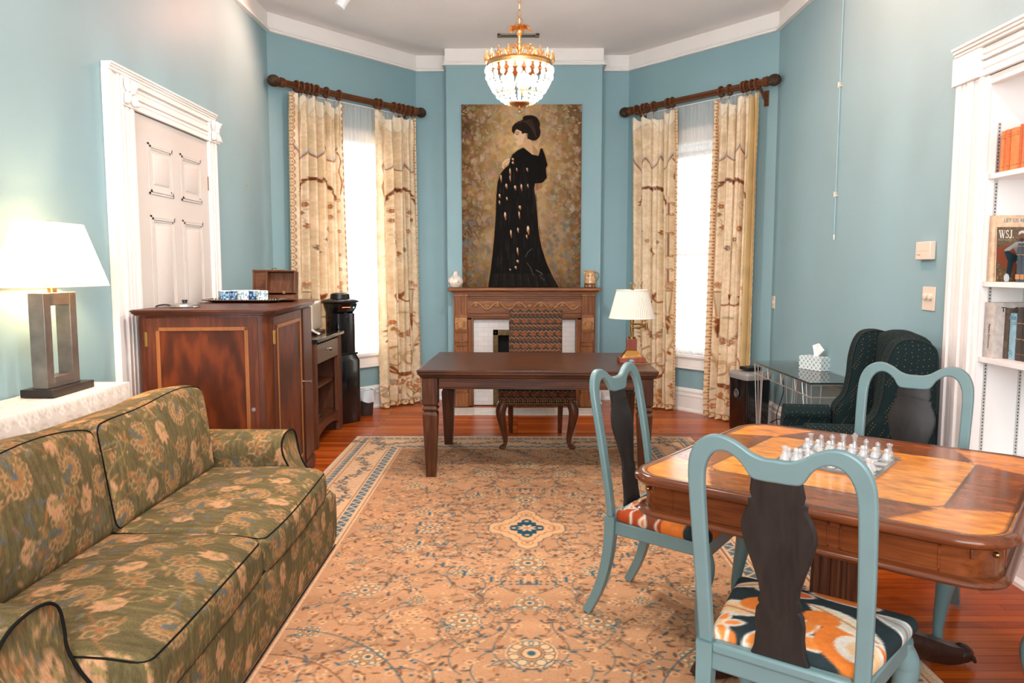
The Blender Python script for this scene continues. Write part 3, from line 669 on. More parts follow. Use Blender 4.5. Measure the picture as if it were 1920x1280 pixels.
ROD = wood('pole_wood', (72, 38, 20), (122, 72, 40), 0, 3, rough=.35, coat=.3)
FIN = mat('finial_bronze', (64, 44, 26), rough=.5, metal=.3, noise=.6, nscale=60, bump=.5, bscale=90)
def pole(M, s0, s1, n, label, rings, rl):
    c = M @ Vector(((s0 + s1) / 2, -.13, 3.15)); a = math.atan2(M[1][0], M[0][0])
    t = thing('curtain_rod', label, 'curtain rod', tuple(c), a)
    prof = [((1 if k % 2 else .86) * cos(2 * pi * k / 40), (1 if k % 2 else .86) * sin(2 * pi * k / 40)) for k in range(40)]
    MB(M).tube([(s0 + .06, -.13, 3.15), (s1 - .06, -.13, 3.15)], .030, prof=prof).build('pole', ROD, t, smooth=15)
    for e, sg in ((s0, -1), (s1, 1)):
        A = M @ TR(e - sg * .06, -.13, 3.15) @ Matrix.Rotation(sg * pi / 2, 4, 'Y')
        k = MB(A @ Matrix.Scale(1.25, 4)); k.lathe([(0, -.02), (.03, -.02), (.034, -.012), (.034, -.004), (.026, 0), (.034, .004), (.036, .012), (.028, .018), (.014, .024), (.014, .03)], 24); k.build('collar', ROD, t)
        f = MB(A @ Matrix.Scale(1.3, 4)); ringsn = []
        for i in range(13):
            zz = i / 12; rr = .038 * math.sqrt(max(0, 1 - (zz * 1.75 - .75) ** 2 / 1.02)) if zz > .02 else .016
            ringsn.append([((rr * (1 + .10 * ((k + i) % 2))) * cos(2 * pi * k / 20), (rr * (1 + .10 * ((k + i) % 2))) * sin(2 * pi * k / 20), .028 + .085 * zz) for k in range(20)])
        f.loft(ringsn); f.ball((0, 0, .115), .006, 8); f.build('finial', FIN, t, smooth=0)
        bx = e - sg * (.13 if (n == 2 and sg > 0) else .25 if (n == 1 and sg < 0) else .17); bk = MB(M); bk.tube([(bx, -.005, 3.02), (bx, -.04, 3.04), (bx, -.09, 3.09), (bx, -.13, 3.118)], [.012, .014, .014, .014], 8); bk.bx((bx - .022, -.010, 2.96), (bx + .022, -.0005, 3.10)); bk.tube([(bx, -.16, 3.135), (bx, -.145, 3.122), (bx, -.13, 3.118), (bx, -.11, 3.123), (bx, -.1, 3.135)], .010, 8); bk.build('bracket', ROD, t)
    proto = None
    for side, rs in enumerate(rings):
        for i, x in enumerate(rs):
            P = tuple(M @ Vector((x, -.13, 3.1455))); lab = rl[side]; gp = lab[1]
            if proto is None:
                proto = thing('curtain_ring', lab[0], 'curtain ring', P, a, gp)
                rg = MB(M); rg.tube([(x, -.13 + .045 * cos(2 * pi * k / 20), 3.1455 + .045 * sin(2 * pi * k / 20)) for k in range(20)], .0105, 8, closed=True); rg.build('ring', ROD, proto)
                hk = MB(M); hk.tube([(x, -.13 + .006 * cos(2 * pi * k / 10), 3.083 + .006 * sin(2 * pi * k / 10)) for k in range(10)], .0016, 5, closed=True); hk.tube([(x, -.13, 3.088), (x, -.13, 3.06)], .0014, 5); hk.build('hook', BRASS, proto)
            else: dup(proto, P, a + .05 * ((i * 7) % 3 - 1), lab[0], gp)
pole(WM1, .0, 1.765, 1, 'fluted dark wooden curtain pole over the left window', ringsL,
     (('dark wooden curtain ring on the left pole, over the panel by the cabinet', 'curtain rings, left pole, panel by the cabinet'), ('dark wooden curtain ring on the left pole, over the panel by the fireplace', 'curtain rings, left pole, panel by the fireplace')))
pole(WM2, .09, 1.845, 2, 'fluted dark wooden curtain pole over the right window', ringsR,
     (('dark wooden curtain ring on the right pole, over the panel by the fireplace', 'curtain rings, right pole, panel by the fireplace'), ('dark wooden curtain ring on the right pole, over the panel by the corner', 'curtain rings, right pole, panel by the corner')))

def sheer_mat():
    m = bpy.data.materials.new('sheer_voile'); m.use_nodes = True; nt = m.node_tree; nt.nodes.remove(nt.nodes['Principled BSDF']); out = nt.nodes['Material Output']
    t = nt.nodes.new('ShaderNodeBsdfTransparent'); d = nt.nodes.new('ShaderNodeBsdfDiffuse'); l = nt.nodes.new('ShaderNodeBsdfTranslucent')
    for x in (d, l): x.inputs[0].default_value = rgb(244, 244, 242)
    a = nt.nodes.new('ShaderNodeMixShader'); a.inputs[0].default_value = .5; b_ = nt.nodes.new('ShaderNodeMixShader')
    tc = nt.nodes.new('ShaderNodeTexCoord'); mp = nt.nodes.new('ShaderNodeMapping'); mp.inputs['Scale'].default_value = (60, 60, .6); n = nt.nodes.new('ShaderNodeTexNoise'); n.inputs['Scale'].default_value = 1.2
    nt.links.new(tc.outputs['Object'], mp.inputs[0]); nt.links.new(mp.outputs[0], n.inputs['Vector'])
    mr = nt.nodes.new('ShaderNodeMapRange'); mr.inputs[3].default_value = .5; mr.inputs[4].default_value = .85; nt.links.new(n.outputs['Fac'], mr.inputs[0])
    nt.links.new(mr.outputs[0], b_.inputs[0])
    nt.links.new(d.outputs[0], a.inputs[1]); nt.links.new(l.outputs[0], a.inputs[2]); nt.links.new(t.outputs[0], b_.inputs[1]); nt.links.new(a.outputs[0], b_.inputs[2]); nt.links.new(b_.outputs[0], out.inputs[0]); return m
SHEER = sheer_mat()
for M, lab in ((WM1, 'white sheer curtain at left window between the gold panels'), (WM2, 'white sheer curtain at right window between the cream panels')):
    r = random.Random(len(lab)); off = [r.random() * 6 for _ in range(4)]
    def fn(u, v):
        s = .30 + 1.22 * u; z = 3.10 - 2.5 * v
        return (s, -.052 + .008 * sin(2 * pi * 26 * u + off[0] + .6 * v) + .004 * sin(2 * pi * 41 * u + off[1]), z + .01 * sin(20 * u + off[2]) * (1 if v > .98 else 0))
    mb = MB(M); mb.grid(fn, 240, 30)
    single(mb, 'sheer_curtain', SHEER, lab, 'sheer curtain', tuple(M @ Vector((.91, -.085, .6))), smooth=80, rz=math.atan2(M[1][0], M[0][0]))
    rod = MB(M); rod.cyl((.22, -.052, 3.108), (1.6, -.052, 3.108), .006, n=8)
    for x in (.22, 1.6): rod.cyl((x, -.052, 3.108), (x, -.001, 3.108), .006, n=8)
    single(rod, 'sheer_rod', WHITE, 'thin white rod carrying the sheer at the %s window' % ('left' if M is WM1 else 'right'), 'curtain rod', tuple(M @ Vector((.91, -.085, 3.10))), rz=math.atan2(M[1][0], M[0][0]))
# venetian blind in the right window
t = thing('window_blind', 'white slatted blind behind the sheer at right window', 'blind', tuple(WM2 @ Vector((.91, .02, .62))), math.atan2(WM2[1][0], WM2[0][0]))
BL = mat('blind_slat', (236, 236, 234), rough=.4, noise=.01)
MB(WM2).bx((.41, .0, 2.60), (1.41, .045, 2.655)).build('headrail', BL, t, bevel=.003)
MB(WM2).bx((.41, .008, .625), (1.41, .036, .645)).build('bottom_rail', BL, t, bevel=.003)
sl = None
for i in range(45):
    z = .67 + i * .0432
    if sl is None:
        A = WM2 @ TR(.91, .024, z) @ Matrix.Rotation(.5, 4, 'X'); m_ = MB(A); m_.box((0, 0, 0), (.99, .046, .0022)); sl = m_.build('slat', BL, t); z0 = z
    else:
        c = sl.copy(); COL.objects.link(c); c.parent = t; c.location = (0, 0, z - z0)
for x in (.56, 1.26): MB(WM2).cyl((x, .0, .64), (x, .0, 2.6), .0012, n=5).build('ladder_cord', BL, t)
# ================================================================== fireplace
OAK = lambda ax: wood('oak_grain_%d' % ax, (104, 58, 28), (164, 104, 58), ax, 2.6, rough=.38, coat=.25, c3=(134, 80, 42))
WORN = wood('worn_oak', (150, 98, 58), (196, 146, 100), 2, 3, rough=.35)
cx = .076; Y0 = 8.05; YS = YC - .0005
fp = thing('fireplace_mantel', 'carved oak fireplace mantel with white tile surround below the large painting', 'fireplace', (cx, 8.16, 0))
m = MB(); m.bx((cx - .80, 7.94, 1.245), (cx + .80, YS, 1.275)); m.bx((cx - .775, 7.965, 1.232), (cx + .775, YS, 1.246)); m.bx((cx - .75, 7.99, 1.212), (cx + .75, YS, 1.233))
m.build('mantel_shelf', OAK(0), fp, bevel=.006)
m = MB(); m.bx((cx - .735, 8.06, .955), (cx + .735, YS, 1.213))
for z0, z1, y in ((1.19, 1.212, 8.02), (1.165, 1.178, 8.035), (1.145, 1.158, 8.045), (1.01, 1.026, 8.03), (.97, .99, 8.04), (.955, .97, 8.05)): m.bx((cx - .59, y, z0), (cx + .59, 8.07, z1))
m.build('frieze', OAK(0), fp, bevel=.003)
m = MB()                                                    # carved running vine
zc = 1.085
P = [(cx - .57 + 1.14 * t, 8.056, zc + .034 * sin(2 * pi * 5 * t)) for t in np.linspace(0, 1, 90)]
m.tube([(x, 8.050, z) for x, y, z in P], .0105, 8)
for k in range(10):
    x = cx - .57 + 1.14 * (k + .5) / 10; sg = 1 if k % 2 else -1
    for a in (-1.0, -.5, 0, .5, 1.0):
        dx, dz = sin(a), -cos(a) * sg * -1
        e = (x + .036 * dx, 8.047, zc - sg * .012 + .032 * dz * 1.0)
        m.tube([(x, 8.058, zc - sg * .012), ((x + e[0]) / 2, 8.038, (zc - sg * .012 + e[2]) / 2), e], [.004, .011, .003], 6)
    m.ball((x, 8.045, zc - sg * .014), .012, 8)
m.build('carved_vine', WORN, fp)
for sg in (-1, 1):
    X = lambda a: cx + sg * a
    def bb(mb, a0, a1, y, z0, z1): mb.bx((min(X(a0), X(a1)), y, z0), (max(X(a0), X(a1)), YS, z1))
    p = MB(); bb(p, .60, .735, 8.045, .0085, 1.213); bb(p, .735, .752, 8.08, .0085, 1.213)
    bb(p, .605, .73, 8.02, .985, 1.2); bb(p, .59, .745, 8.005, 1.185, 1.213)
    for a in (.618, .637, .697, .716): bb(p, a - .006, a + .006, 8.008, 1.0, 1.18)
    for k in range(10): p.ball((X(.667), 8.018, 1.01 + k * .018), .009, 8)
    bb(p, .60, .735, 8.005, .965, .99); bb(p, .61, .725, 8.03, .66, .70); bb(p, .60, .735, 8.02, .70, .715)
    bb(p, .593, .742, 8.02, .0085, .16); bb(p, .60, .735, 8.03, .16, .185)
    p.build('pilaster', OAK(2), fp, bevel=.003)
    c = MB()                                                # shell corbel under the fluted block
    prof = [(8.05, .80), (8.035, .80), (7.992, .84), (7.985, .90), (7.985, .965), (8.05, .965)]
    c.loft([[(X(a), y, z) for y, z in prof] for a in (.607, .728)])
    for k in range(7):
        a = -1.15 + 2.3 * k / 6; c.tube([(X(.667), 7.983, .945), (X(.667) + .03 * sin(a), 7.966, .945 - .05 * cos(a)), (X(.667) + .054 * sin(a), 7.975, .945 - .09 * cos(a))], [.004, .009, .012], 6)
    c.build('shell_corbel', WORN, fp)
    b = MB(); bb(b, .545, .60, 8.09, .0085, .965); bb(b, .545, .565, 8.07, .0085, .955); b.build('inner_stile', OAK(2), fp, bevel=.003)
b = MB(); b.bx((cx - .60, 8.09, .935), (cx + .60, YS, .966)); b.build('inner_rail', OAK(0), fp, bevel=.003)
WT = tile_mat('white_brick_tile', (232, 228, 224), (224, 219, 214), (204, 198, 193), .11, .05, .0016, rot=(pi / 2, 0, 0))
s = MB(); s.bx((cx - .545, 8.15, .0085), (cx - .33, YS, .935)); s.bx((cx + .33, 8.15, .0085), (cx + .545, YS, .935)); s.bx((cx - .33, 8.15, .82), (cx + .33, YS, .935)); s.build('tile_surround', WT, fp)
DBR = mat('dark_brass', (98, 78, 48), rough=.4, metal=.8, noise=.3, nscale=30)
f = MB(); f.bx((cx - .335, 8.13, .0085), (cx - .28, 8.16, .825)); f.bx((cx + .28, 8.13, .0085), (cx + .335, 8.16, .825)); f.bx((cx - .335, 8.13, .765), (cx + .335, 8.16, .825)); 
for x in (cx - .308, cx + .308): f.ball((x, 8.128, .795), .012, 8)
f.build('firebox_frame', DBR, fp, bevel=.003)
FBOX = mat('firebox_black', (16, 15, 15), rough=.9, noise=.3, nscale=20)
k = MB(); k.bx((cx - .33, 8.268, .0085), (cx + .33, YS, .82)); k.build('firebox', FBOX, fp)  # plain black panel closing the firebox opening

# ------------------------------------------------------------------ painting
PW, PH = 1.27, 1.922; PX = .0435; pt = thing('painting', 'large unframed painting of a woman in a long black shawl standing on the mantel', 'painting', (PX, 8.245, 1.2755))
c = Canvas(PW, PH, 300, (158, 126, 84)); q = lambda x, y: ((x - 152) / 599., (y - 55) / 599.)
yy, xx = np.mgrid[0:c.H, 0:c.W]; xx = xx / c.res; yy = yy / c.res
r = np.random.default_rng(5)
c.noise(.16, (5, 8), 3); c.noise(.12, (22, 34), 4, (1, 1, .9))
edge = np.clip(np.maximum(abs(xx - .66) / .62, (yy - .45) / 1.6), 0, 1) ** 2.6
c.a = c.a * (1 - .52 * edge[..., None] * np.array((.85, 1, 1.15)))
glow = np.exp(-(((xx - .62) / .42) ** 2 + ((yy - .55) / .55) ** 2)); c.a += glow[..., None] * np.array((.10, .09, .07))
PALS = [(186, 158, 116), (176, 154, 132), (196, 178, 150), (140, 106, 62), (164, 120, 74), (134, 118, 104), (120, 94, 56), (170, 130, 92)]
def blob(x, y, R, an, col, al):
    pts = [(x + R * (.35 + .75 * r.random()) * cos(an + t), y + R * (.35 + .75 * r.random()) * (1.15 * sin(an + t))) for t in np.linspace(0, 2 * pi, 9, endpoint=False)]; c.poly(pts, col, al)
for i in range(2600):
    x, y = r.random() * PW, r.random() * PH; R = .012 + .026 * r.random(); loc = c.a[min(c.H - 1, int(y * 300)), min(c.W - 1, int(x * 300))] * 255
    k = r.random(); tgt = np.array(PALS[r.integers(8)]) if k < .75 else np.array((176, 166, 160)); fade = 1 - .5 * max(0, y / PH - .4)
    blob(x, y, R, r.random() * 6.3, tuple(np.clip(loc * .62 + tgt * fade * .38 + (r.random(3) - .5) * 16, 0, 255)), .75)
for i in range(420):
    x, y = r.random() * PW, r.random() * PH; c.leaf(x, y, .02 + .04 * r.random(), .007, r.random() * 6.3, tuple(np.clip(np.array((196, 176, 150)) * (1 - .4 * y / PH), 0, 255)))
for i in range(60):
    x = r.random() * .3 + (.92 if r.random() < .6 else 0); y = 1.2 + .6 * r.random(); blob(x, y, .03, r.random() * 6, (96, 98, 98), .6)
# a soft light edge round the figure
gown = [(462, 392), (475, 365), (510, 338), (545, 322), (600, 366), (640, 374), (652, 330), (664, 326), (682, 372), (698, 432), (688, 452), (694, 512), (668, 540), (650, 545), (618, 546), (613, 590), (626, 650), (636, 760), (642, 850), (662, 950), (694, 1050), (735, 1140), (775, 1207), (318, 1207), (334, 1100), (346, 1000), (358, 880), (367, 760), (372, 620), (380, 540), (396, 490), (422, 456), (452, 430)]
c.poly([q(x + (10 if x > 550 else -12), y) for x, y in gown], (150, 112, 66), .5)
skin = (214, 180, 142); skd = (166, 124, 90)
c.poly([q(*p) for p in ((405, 445), (412, 415), (430, 396), (455, 388), (464, 404), (446, 428), (420, 456))], skin); c.stroke([q(410, 440), q(440, 410), q(460, 400)], .006, skd); c.stroke([q(420, 448), q(452, 420)], .005, skd)
c.poly([q(*p) for p in ((616, 543), (667, 536), (666, 572), (640, 588), (622, 594))], (150, 108, 80))
c.poly([q(*p) for p in ((548, 285), (548, 310), (560, 330), (606, 372), (640, 374), (644, 338), (622, 312), (598, 290), (585, 262))], (196, 158, 120))
c.poly([q(*p) for p in ((600, 300), (640, 345), (640, 374), (612, 372), (604, 340))], (150, 112, 80), .6)
c.poly([q(*p) for p in ((488, 222), (484, 246), (482, 258), (490, 264), (492, 272), (497, 280), (498, 292), (506, 304), (526, 306), (548, 296), (566, 272), (572, 240), (560, 215), (510, 205))], skin)
c.poly([q(*p) for p in ((538, 300), (566, 272), (574, 240), (556, 250), (544, 280))], skd, .5)
c.stroke([q(491, 232), q(503, 226), q(516, 230)], .006, (70, 46, 32)); c.stroke([q(498, 239), q(512, 240)], .007, (50, 40, 40)); c.stroke([q(492, 272), q(506, 274)], .006, (170, 84, 60)); c.stroke([q(486, 258), q(494, 262)], .004, skd)
hair = (34, 25, 20)
c.poly([q(*p) for p in ((470, 218), (472, 196), (486, 176), (516, 158), (540, 150), (600, 160), (616, 230), (600, 275), (570, 268), (572, 240), (556, 232), (536, 238), (532, 222), (516, 214), (500, 208), (488, 228), (484, 240))], hair)
c.ell(*q(590, 182), .098, .10, hair); c.ell(*q(608, 228), .075, .085, hair); c.ell(*q(575, 142), .06, .033, hair); c.ell(*q(622, 250), .03, .05, hair, .4)
for i in range(14): c.stroke(smooth_path([q(500 + 6 * i, 175 - 2 * i), q(540 + 5 * i, 160), q(590 + 3 * i, 190 + 6 * i)], 4), .003, (70, 50, 38))
c.ell(*q(565, 243), .010, .016, skd, .3)
c.poly([q(*p) for p in gown], (17, 14, 12))
for i in range(130):
    x = 380 + 300 * r.random(); y = 420 + 760 * r.random(); wv = 1 + (y - 500) / 900 * .3; X_ = 510 + (x - 520) * wv * .8; v = 24 + 26 * r.random()
    c.stroke([q(X_, y), q(X_ + (X_ - 510) * .06, y + 40 + 60 * r.random())], .004, (v + 6, v, v - 4))
for x, y, a_, b_ in ((477, 394, 1, 1), (477, 416, 1, 1), (460, 470, .6, 3), (460, 512, .5, 2.4), (502, 458, .5, 1.5), (568, 458, .7, 1.6), (402, 510, .6, 3), (436, 560, .9, 2), (492, 570, 1, 1.8), (532, 566, .8, 2.6), (573, 560, .5, 1.6), (393, 622, .8, 1.6), (439, 640, .6, 1.4), (392, 664, .6, 1.6), (522, 695, 1.1, 1.6), (518, 740, .6, 3), (428, 745, .9, 3), (575, 835, 1.1, 3.4), (510, 838, .7, 2), (465, 858, .7, 3), (566, 880, .6, 1.6), (508, 970, .6, 3), (508, 1038, 1.0, 1.2), (496, 1078, .9, 1.2), (460, 1092, .6, .8)):
    c.ell(*q(x, y), .012 * a_, .010 * b_, (206, 168, 130)); c.ell(*q(x + 3, y + 6 * b_), .008 * a_, .008 * b_, (150, 92, 56)); c.ell(*q(x - 2, y - 3 * b_), .006 * a_, .005 * b_, (232, 208, 182))
c.stroke(smooth_path([q(560, 1010), q(575, 980), q(600, 960)], 5), .006, (90, 90, 86)); c.stroke(smooth_path([q(625, 1095), q(668, 1120), q(650, 1132), q(680, 1160)], 5), .006, (112, 116, 112)); c.stroke(smooth_path([q(566, 1050), q(590, 1080), q(610, 1130)], 5), .006, (80, 82, 78))
for i in range(40): c.stroke([q(325 + 440 * i / 40, 1200), q(345 + 380 * i / 40, 1120)], .008, (22 + (i % 5) * 6, 20 + (i % 5) * 5, 17 + (i % 5) * 4))
nu, nv = 300, 455; m = MB(); m.grid(lambda u, v: (PX - PW / 2 + PW * u, 8.236, 1.276 + PH * (1 - v)), nu, nv); cv = m.build('canvas', vmat('oil_paint', rough=.75, weave=.08, wscale=120, spec=.1, bump=.0), pt, smooth=0)
paint(cv, c.sample(np.tile(np.linspace(0, PW, nu + 1), nv + 1), np.repeat(np.linspace(0, PH, nv + 1), nu + 1)))
e = MB(); x0, x1, z0, z1 = PX - PW / 2, PX + PW / 2, 1.2757, 1.276 + PH
e.bx((x0, 8.2362, z0), (x0 + .03, 8.2795, z1)); e.bx((x1 - .03, 8.2362, z0), (x1, 8.2795, z1)); e.bx((x0, 8.2362, z0), (x1, 8.2795, z0 + .03)); e.bx((x0, 8.2362, z1 - .03), (x1, 8.2795, z1)); e.build('stretcher_edge', mat('canvas_edge', (104, 78, 48), rough=.8, noise=.3, nscale=14), pt)

# ------------------------------------------------------------------ vase and jug on the mantel
p0 = onY(854.5, 536, 8.1); vx = p0.x
v = thing('vase', 'small round cream vase with floral sprigs at left end of mantel', 'vase', (vx, 8.1, 1.2752))
c = Canvas(.5, .2, 500, (228, 218, 206), True)
for k in range(16): x, y = r.random() * .5, .05 + .1 * r.random(); c.flower(x, y, .010, 5, (196, 140, 110), (206, 170, 110)); c.leaf(x, y, .02, .007, r.random() * 6, (176, 156, 120))
prof = [(.02, 0), (.045, .003), (.062, .02), (.078, .048), (.08, .07), (.07, .098), (.046, .122), (.028, .134), (.023, .15), (.025, .166), (.03, .172), (.024, .172), (.02, .16)]
m = MB(); sp = smooth_path([(a, b, 0) for a, b in prof], 3); m.lathe([(a, b) for a, b, _ in sp], 48, (vx, 8.1, 1.2755)); o = m.build('vase_body', vmat('glazed_ceramic', rough=.2, weave=.03, wscale=30, coat=.5, spec=.5), v, smooth=50)
V, _ = coords(o); paint(o, c.sample((np.arctan2(V[:, 1], V[:, 0]) + pi) / (2 * pi) * .5, V[:, 2]))
p0 = onY(1106, 538, 8.1); jx = p0.x
v = thing('jug', 'brown transfer-printed jug at right end of the mantel', 'jug', (jx, 8.1, 1.2752))
c = Canvas(.36, .2, 500, (206, 160, 104), True)
for k in range(20): x, y = r.random() * .36, .05 + .11 * r.random(); c.leaf(x, y, .03, .012, r.random() * 6, (126, 78, 44) if k % 2 else (178, 120, 70)); c.ell(x, y, .006, .008, (232, 216, 190))
c.a[:int(.046 * 500)] = np.array((122, 78, 46)) / 255.; c.a[int(.17 * 500):] = np.array((188, 140, 88)) / 255.
m = MB(); m.lathe([p_[:2] for p_ in smooth_path([(a, b, 0) for a, b in ((.03, 0), (.056, .002), (.06, .012), (.058, .03), (.06, .05), (.056, .1), (.05, .14), (.052, .165), (.055, .178), (.051, .178), (.047, .165))], 5)], 48, (jx, 8.1, 1.2755))
m.tube([(jx - .045, 8.1, 1.275 + .15), (jx - .065, 8.1, 1.275 + .168), (jx - .072, 8.1, 1.275 + .181)], [.014, .012, .005], 10)
o = m.build('jug_body', MATS['glazed_ceramic'], v, smooth=50); V, _ = coords(o); paint(o, c.sample((np.arctan2(V[:, 1], V[:, 0]) + pi) / (2 * pi) * .36, V[:, 2]))
m = MB(); m.tube(smooth_path([(jx + .046, 8.1, 1.43), (jx + .075, 8.1, 1.437), (jx + .092, 8.1, 1.41), (jx + .086, 8.1, 1.37), (jx + .055, 8.1, 1.335)], 5), .0065, 8); m.build('jug_handle', mat('jug_glaze', (150, 118, 76), rough=.25, coat=.4, noise=.2), v)

# ================================================================== desk
DW = lambda ax: wood('walnut_%d' % ax, (46, 24, 12), (98, 55, 30), ax, 2.4, rough=.26, coat=.35, c3=(70, 37, 20))
DC = (.155, 5.775); DR = -.034; ZD = .775
dk = thing('desk', 'large dark walnut writing desk with tapered legs in the room centre', 'desk', (*DC, 0), DR); DMX = TR(*DC, 0) @ RZ(DR); hx, hy = .832, .585
m = MB(DMX); m.bx((-hx, -hy, ZD - .018), (hx, hy, ZD)); m.build('desktop', DW(0), dk, bevel=.004)
m = MB(DMX); pr = [(hx - .004, ZD - .0185), (hx - .004, ZD - .03), (hx - .016, ZD - .042), (hx - .022, ZD - .055), (hx - .034, ZD - .06)]
for (a, za), (b, zb) in zip(pr, pr[1:]): 
    da, db = hx - a, hx - b
    m.frustum((0, 0, zb), (2 * (hx - db), 2 * (hy - db)), (2 * (hx - da), 2 * (hy - da)), za - zb)
m.build('edge_moulding', DW(0), dk)
m = MB(DMX); a, b = hx - .05, hy - .05
for y in (-b, b): m.bx((-a + .1, y - .012, ZD - .135), (a - .1, y + .012, ZD - .06)); m.bx((-a + .1, y - .018, ZD - .125), (a - .1, y + .018, ZD - .118)); m.bx((-a + .1, y - .018, ZD - .135), (a - .1, y + .018, ZD - .13))
for x in (-a, a): m.bx((x - .012, -b + .1, ZD - .135), (x + .012, b - .1, ZD - .06))
m.build('apron', DW(0), dk, bevel=.002)
for sx in (-1, 1):
    for sy in (-1, 1):
        m = MB(DMX); X, Y = sx * (a - .035), sy * (b - .035); w1 = .108
        m.box((X, Y, (ZD - .06 + .53) / 2), (w1, w1, ZD - .06 - .53)); m.frustum((X, Y, .52), (.09, .09), (w1, w1), .010); m.frustum((X, Y, .495), (w1 + .004, w1 + .004), (.082, .082), .025)
        m.frustum((X, Y, .478), (.086, .086), (w1 + .004, w1 + .004), .017); m.frustum((X, Y, .455), (.105, .105), (.086, .086), .023); m.frustum((X, Y, .008), (.066, .066), (.104, .104), .448)
        m.build('leg', DW(2), dk, bevel=.003)
# ------------------------------------------------------------------ desk lamp with pleated shade
lp = onZ(1187, 681, ZD); lx, ly = lp.x, lp.y + .09
t = thing('desk_lamp', 'swing-arm desk lamp with pleated cream shade on the walnut desk', 'lamp', (lx, ly, ZD + .0005), DR); T = TR(lx, ly, ZD) @ RZ(DR)
MAH = wood('mahogany_block', (92, 34, 16), (138, 60, 28), 2, 3, rough=.25, coat=.4)
LB = mat('polished_brass', (206, 158, 92), rough=.22, metal=1, noise=.05)
m = MB(T); m.bx((-.097, -.097, .0005), (.097, .097, .04)); m.build('lamp_base', MAH, t, bevel=.004)
m = MB(T); m.frustum((0, 0, .04), (.165, .165), (.15, .15), .006); m.frustum((0, 0, .046), (.145, .145), (.075, .075), .045); m.build('base_plinth', LB, t, bevel=.002)
m = MB(T); m.bx((-.037, -.037, .091), (.037, .037, .175)); m.build('column', MAH, t, bevel=.003)
m = MB(T); m.cyl((0, 0, .175), (0, 0, .19), .03); 
for x in (-.012, .012): m.cyl((x, 0, .19), (x, 0, .235), .007)
m.cyl((0, 0, .235), (0, 0, .27), .016); m.cyl((0, 0, .27), (0, 0, .345), .009); m.cyl((0, 0, .3), (0, 0, .34), .02, .014); m.lathe([(.006, .345), (.006, .535), (.014, .54), (.014, .546)], 12); m.build('stem', BRASS, t)
m = MB(T); m.tube([(0, -.0, .285), (.05, -.02, .287), (.105, -.02, .278)], .007, 8); m.tube([(.105, -.02, .278), (.05, -.035, .262), (.0, -.02, .258)], .007, 8); m.cyl((.105, -.02, .245), (.105, -.02, .295), .010); m.build('swing_arm', BRASS, t)
m = MB(T); n = 120; rings = []
for z, rr in ((.328, .168), (.334, .168), (.535, .116), (.541, .116)): rings.append([(rr * (1 + (.012 if k % 2 else -.012)) * cos(2 * pi * k / n), rr * (1 + (.012 if k % 2 else -.012)) * sin(2 * pi * k / n), z) for k in range(n)])
m.loft(rings, cap=False)
SHD = mat('pleated_shade', (236, 226, 212), rough=.8, noise=.02); 
nt = SHD.node_tree; tr_ = nt.nodes.new('ShaderNodeBsdfTranslucent'); tr_.inputs[0].default_value = rgb(240, 226, 205); mx = nt.nodes.new('ShaderNodeMixShader'); mx.inputs[0].default_value = .35
nt.links.new(nt.nodes['Principled BSDF'].outputs[0], mx.inputs[1]); nt.links.new(tr_.outputs[0], mx.inputs[2]); nt.links.new(mx.outputs[0], nt.nodes['Material Output'].inputs[0])
m.build('lamp_shade', SHD, t, smooth=0)
m = MB(T)
for z, rr in ((.331, .169), (.538, .117)): m.tube([(rr * cos(2 * pi * k / 48), rr * sin(2 * pi * k / 48), z) for k in range(48)], .0035, 6, closed=True)
for k in range(3): a_ = 2 * pi * k / 3; m.cyl((0, 0, .54), (.115 * cos(a_), .115 * sin(a_), .538), .002, n=6)
m.build('shade_trim', mat('shade_tape', (226, 214, 196), rough=.8), t)
m = MB(T); m.cyl((0, 0, .546), (0, 0, .556), .007, n=10); m.tube([(.019 * cos(a_), 0, .577 + .019 * sin(a_)) for a_ in np.linspace(pi / 2 + .45, pi / 2 + 2 * pi - .45, 22)], [.0018 + .0028 * sin(pi * i / 21) for i in range(22)], 8); m.build('finial', BRASS, t)
m = MB(T @ TR(-.01, -.0972, .021) @ Matrix.Rotation(pi / 2, 4, 'X')); m.prism([(.018 * cos(2 * pi * k / 20), .010 * sin(2 * pi * k / 20)) for k in range(20)], 0, .0008); m.build('sticker', mat('blue_sticker', (98, 150, 176), rough=.4), t)
CORD = mat('tan_cord', (150, 104, 66), rough=.6)
m = MB(T); W0 = [(.02, -.096, .008), (-.0, -.125, .004), (.05, -.15, .0035), (.12, -.12, .0035), (.20, -.06, .0035)]
m.tube(smooth_path(W0, 6), .0028, 6)
R_ = lambda x, y, z: tuple((DMX @ Vector((x, y, z))))
m2 = MB(); X, Y = .66, .50
m2.tube(smooth_path([(X, Y + .06, .60), (X + .004, Y + .06, .45), (X - .006, Y + .06, .34), (X + .002, Y + .06, .27)], 5), .0035, 6, M=DMX)
m2.tube([(X + .026 * cos(a_), Y + .06, .265 + .06 * sin(a_)) for a_ in np.linspace(0, 2 * pi, 24)], .0035, 6, closed=True, M=DMX)
m2.tube(smooth_path([(X - .01, Y + .06, .24), (X + .012, Y + .06, .19), (X - .012, Y + .06, .14), (X + .008, Y + .06, .10), (X - .01, Y + .06, .06), (X + .02, Y + .07, .02), (X + .09, Y + .12, .0145)], 5), .005, 6, M=DMX)
m.v += m2.v[:0]; o = len(m.v); m.f += [tuple(i + o for i in f_) for f_ in m2.f]; m.v += m2.v
m.build('cord', CORD, t)

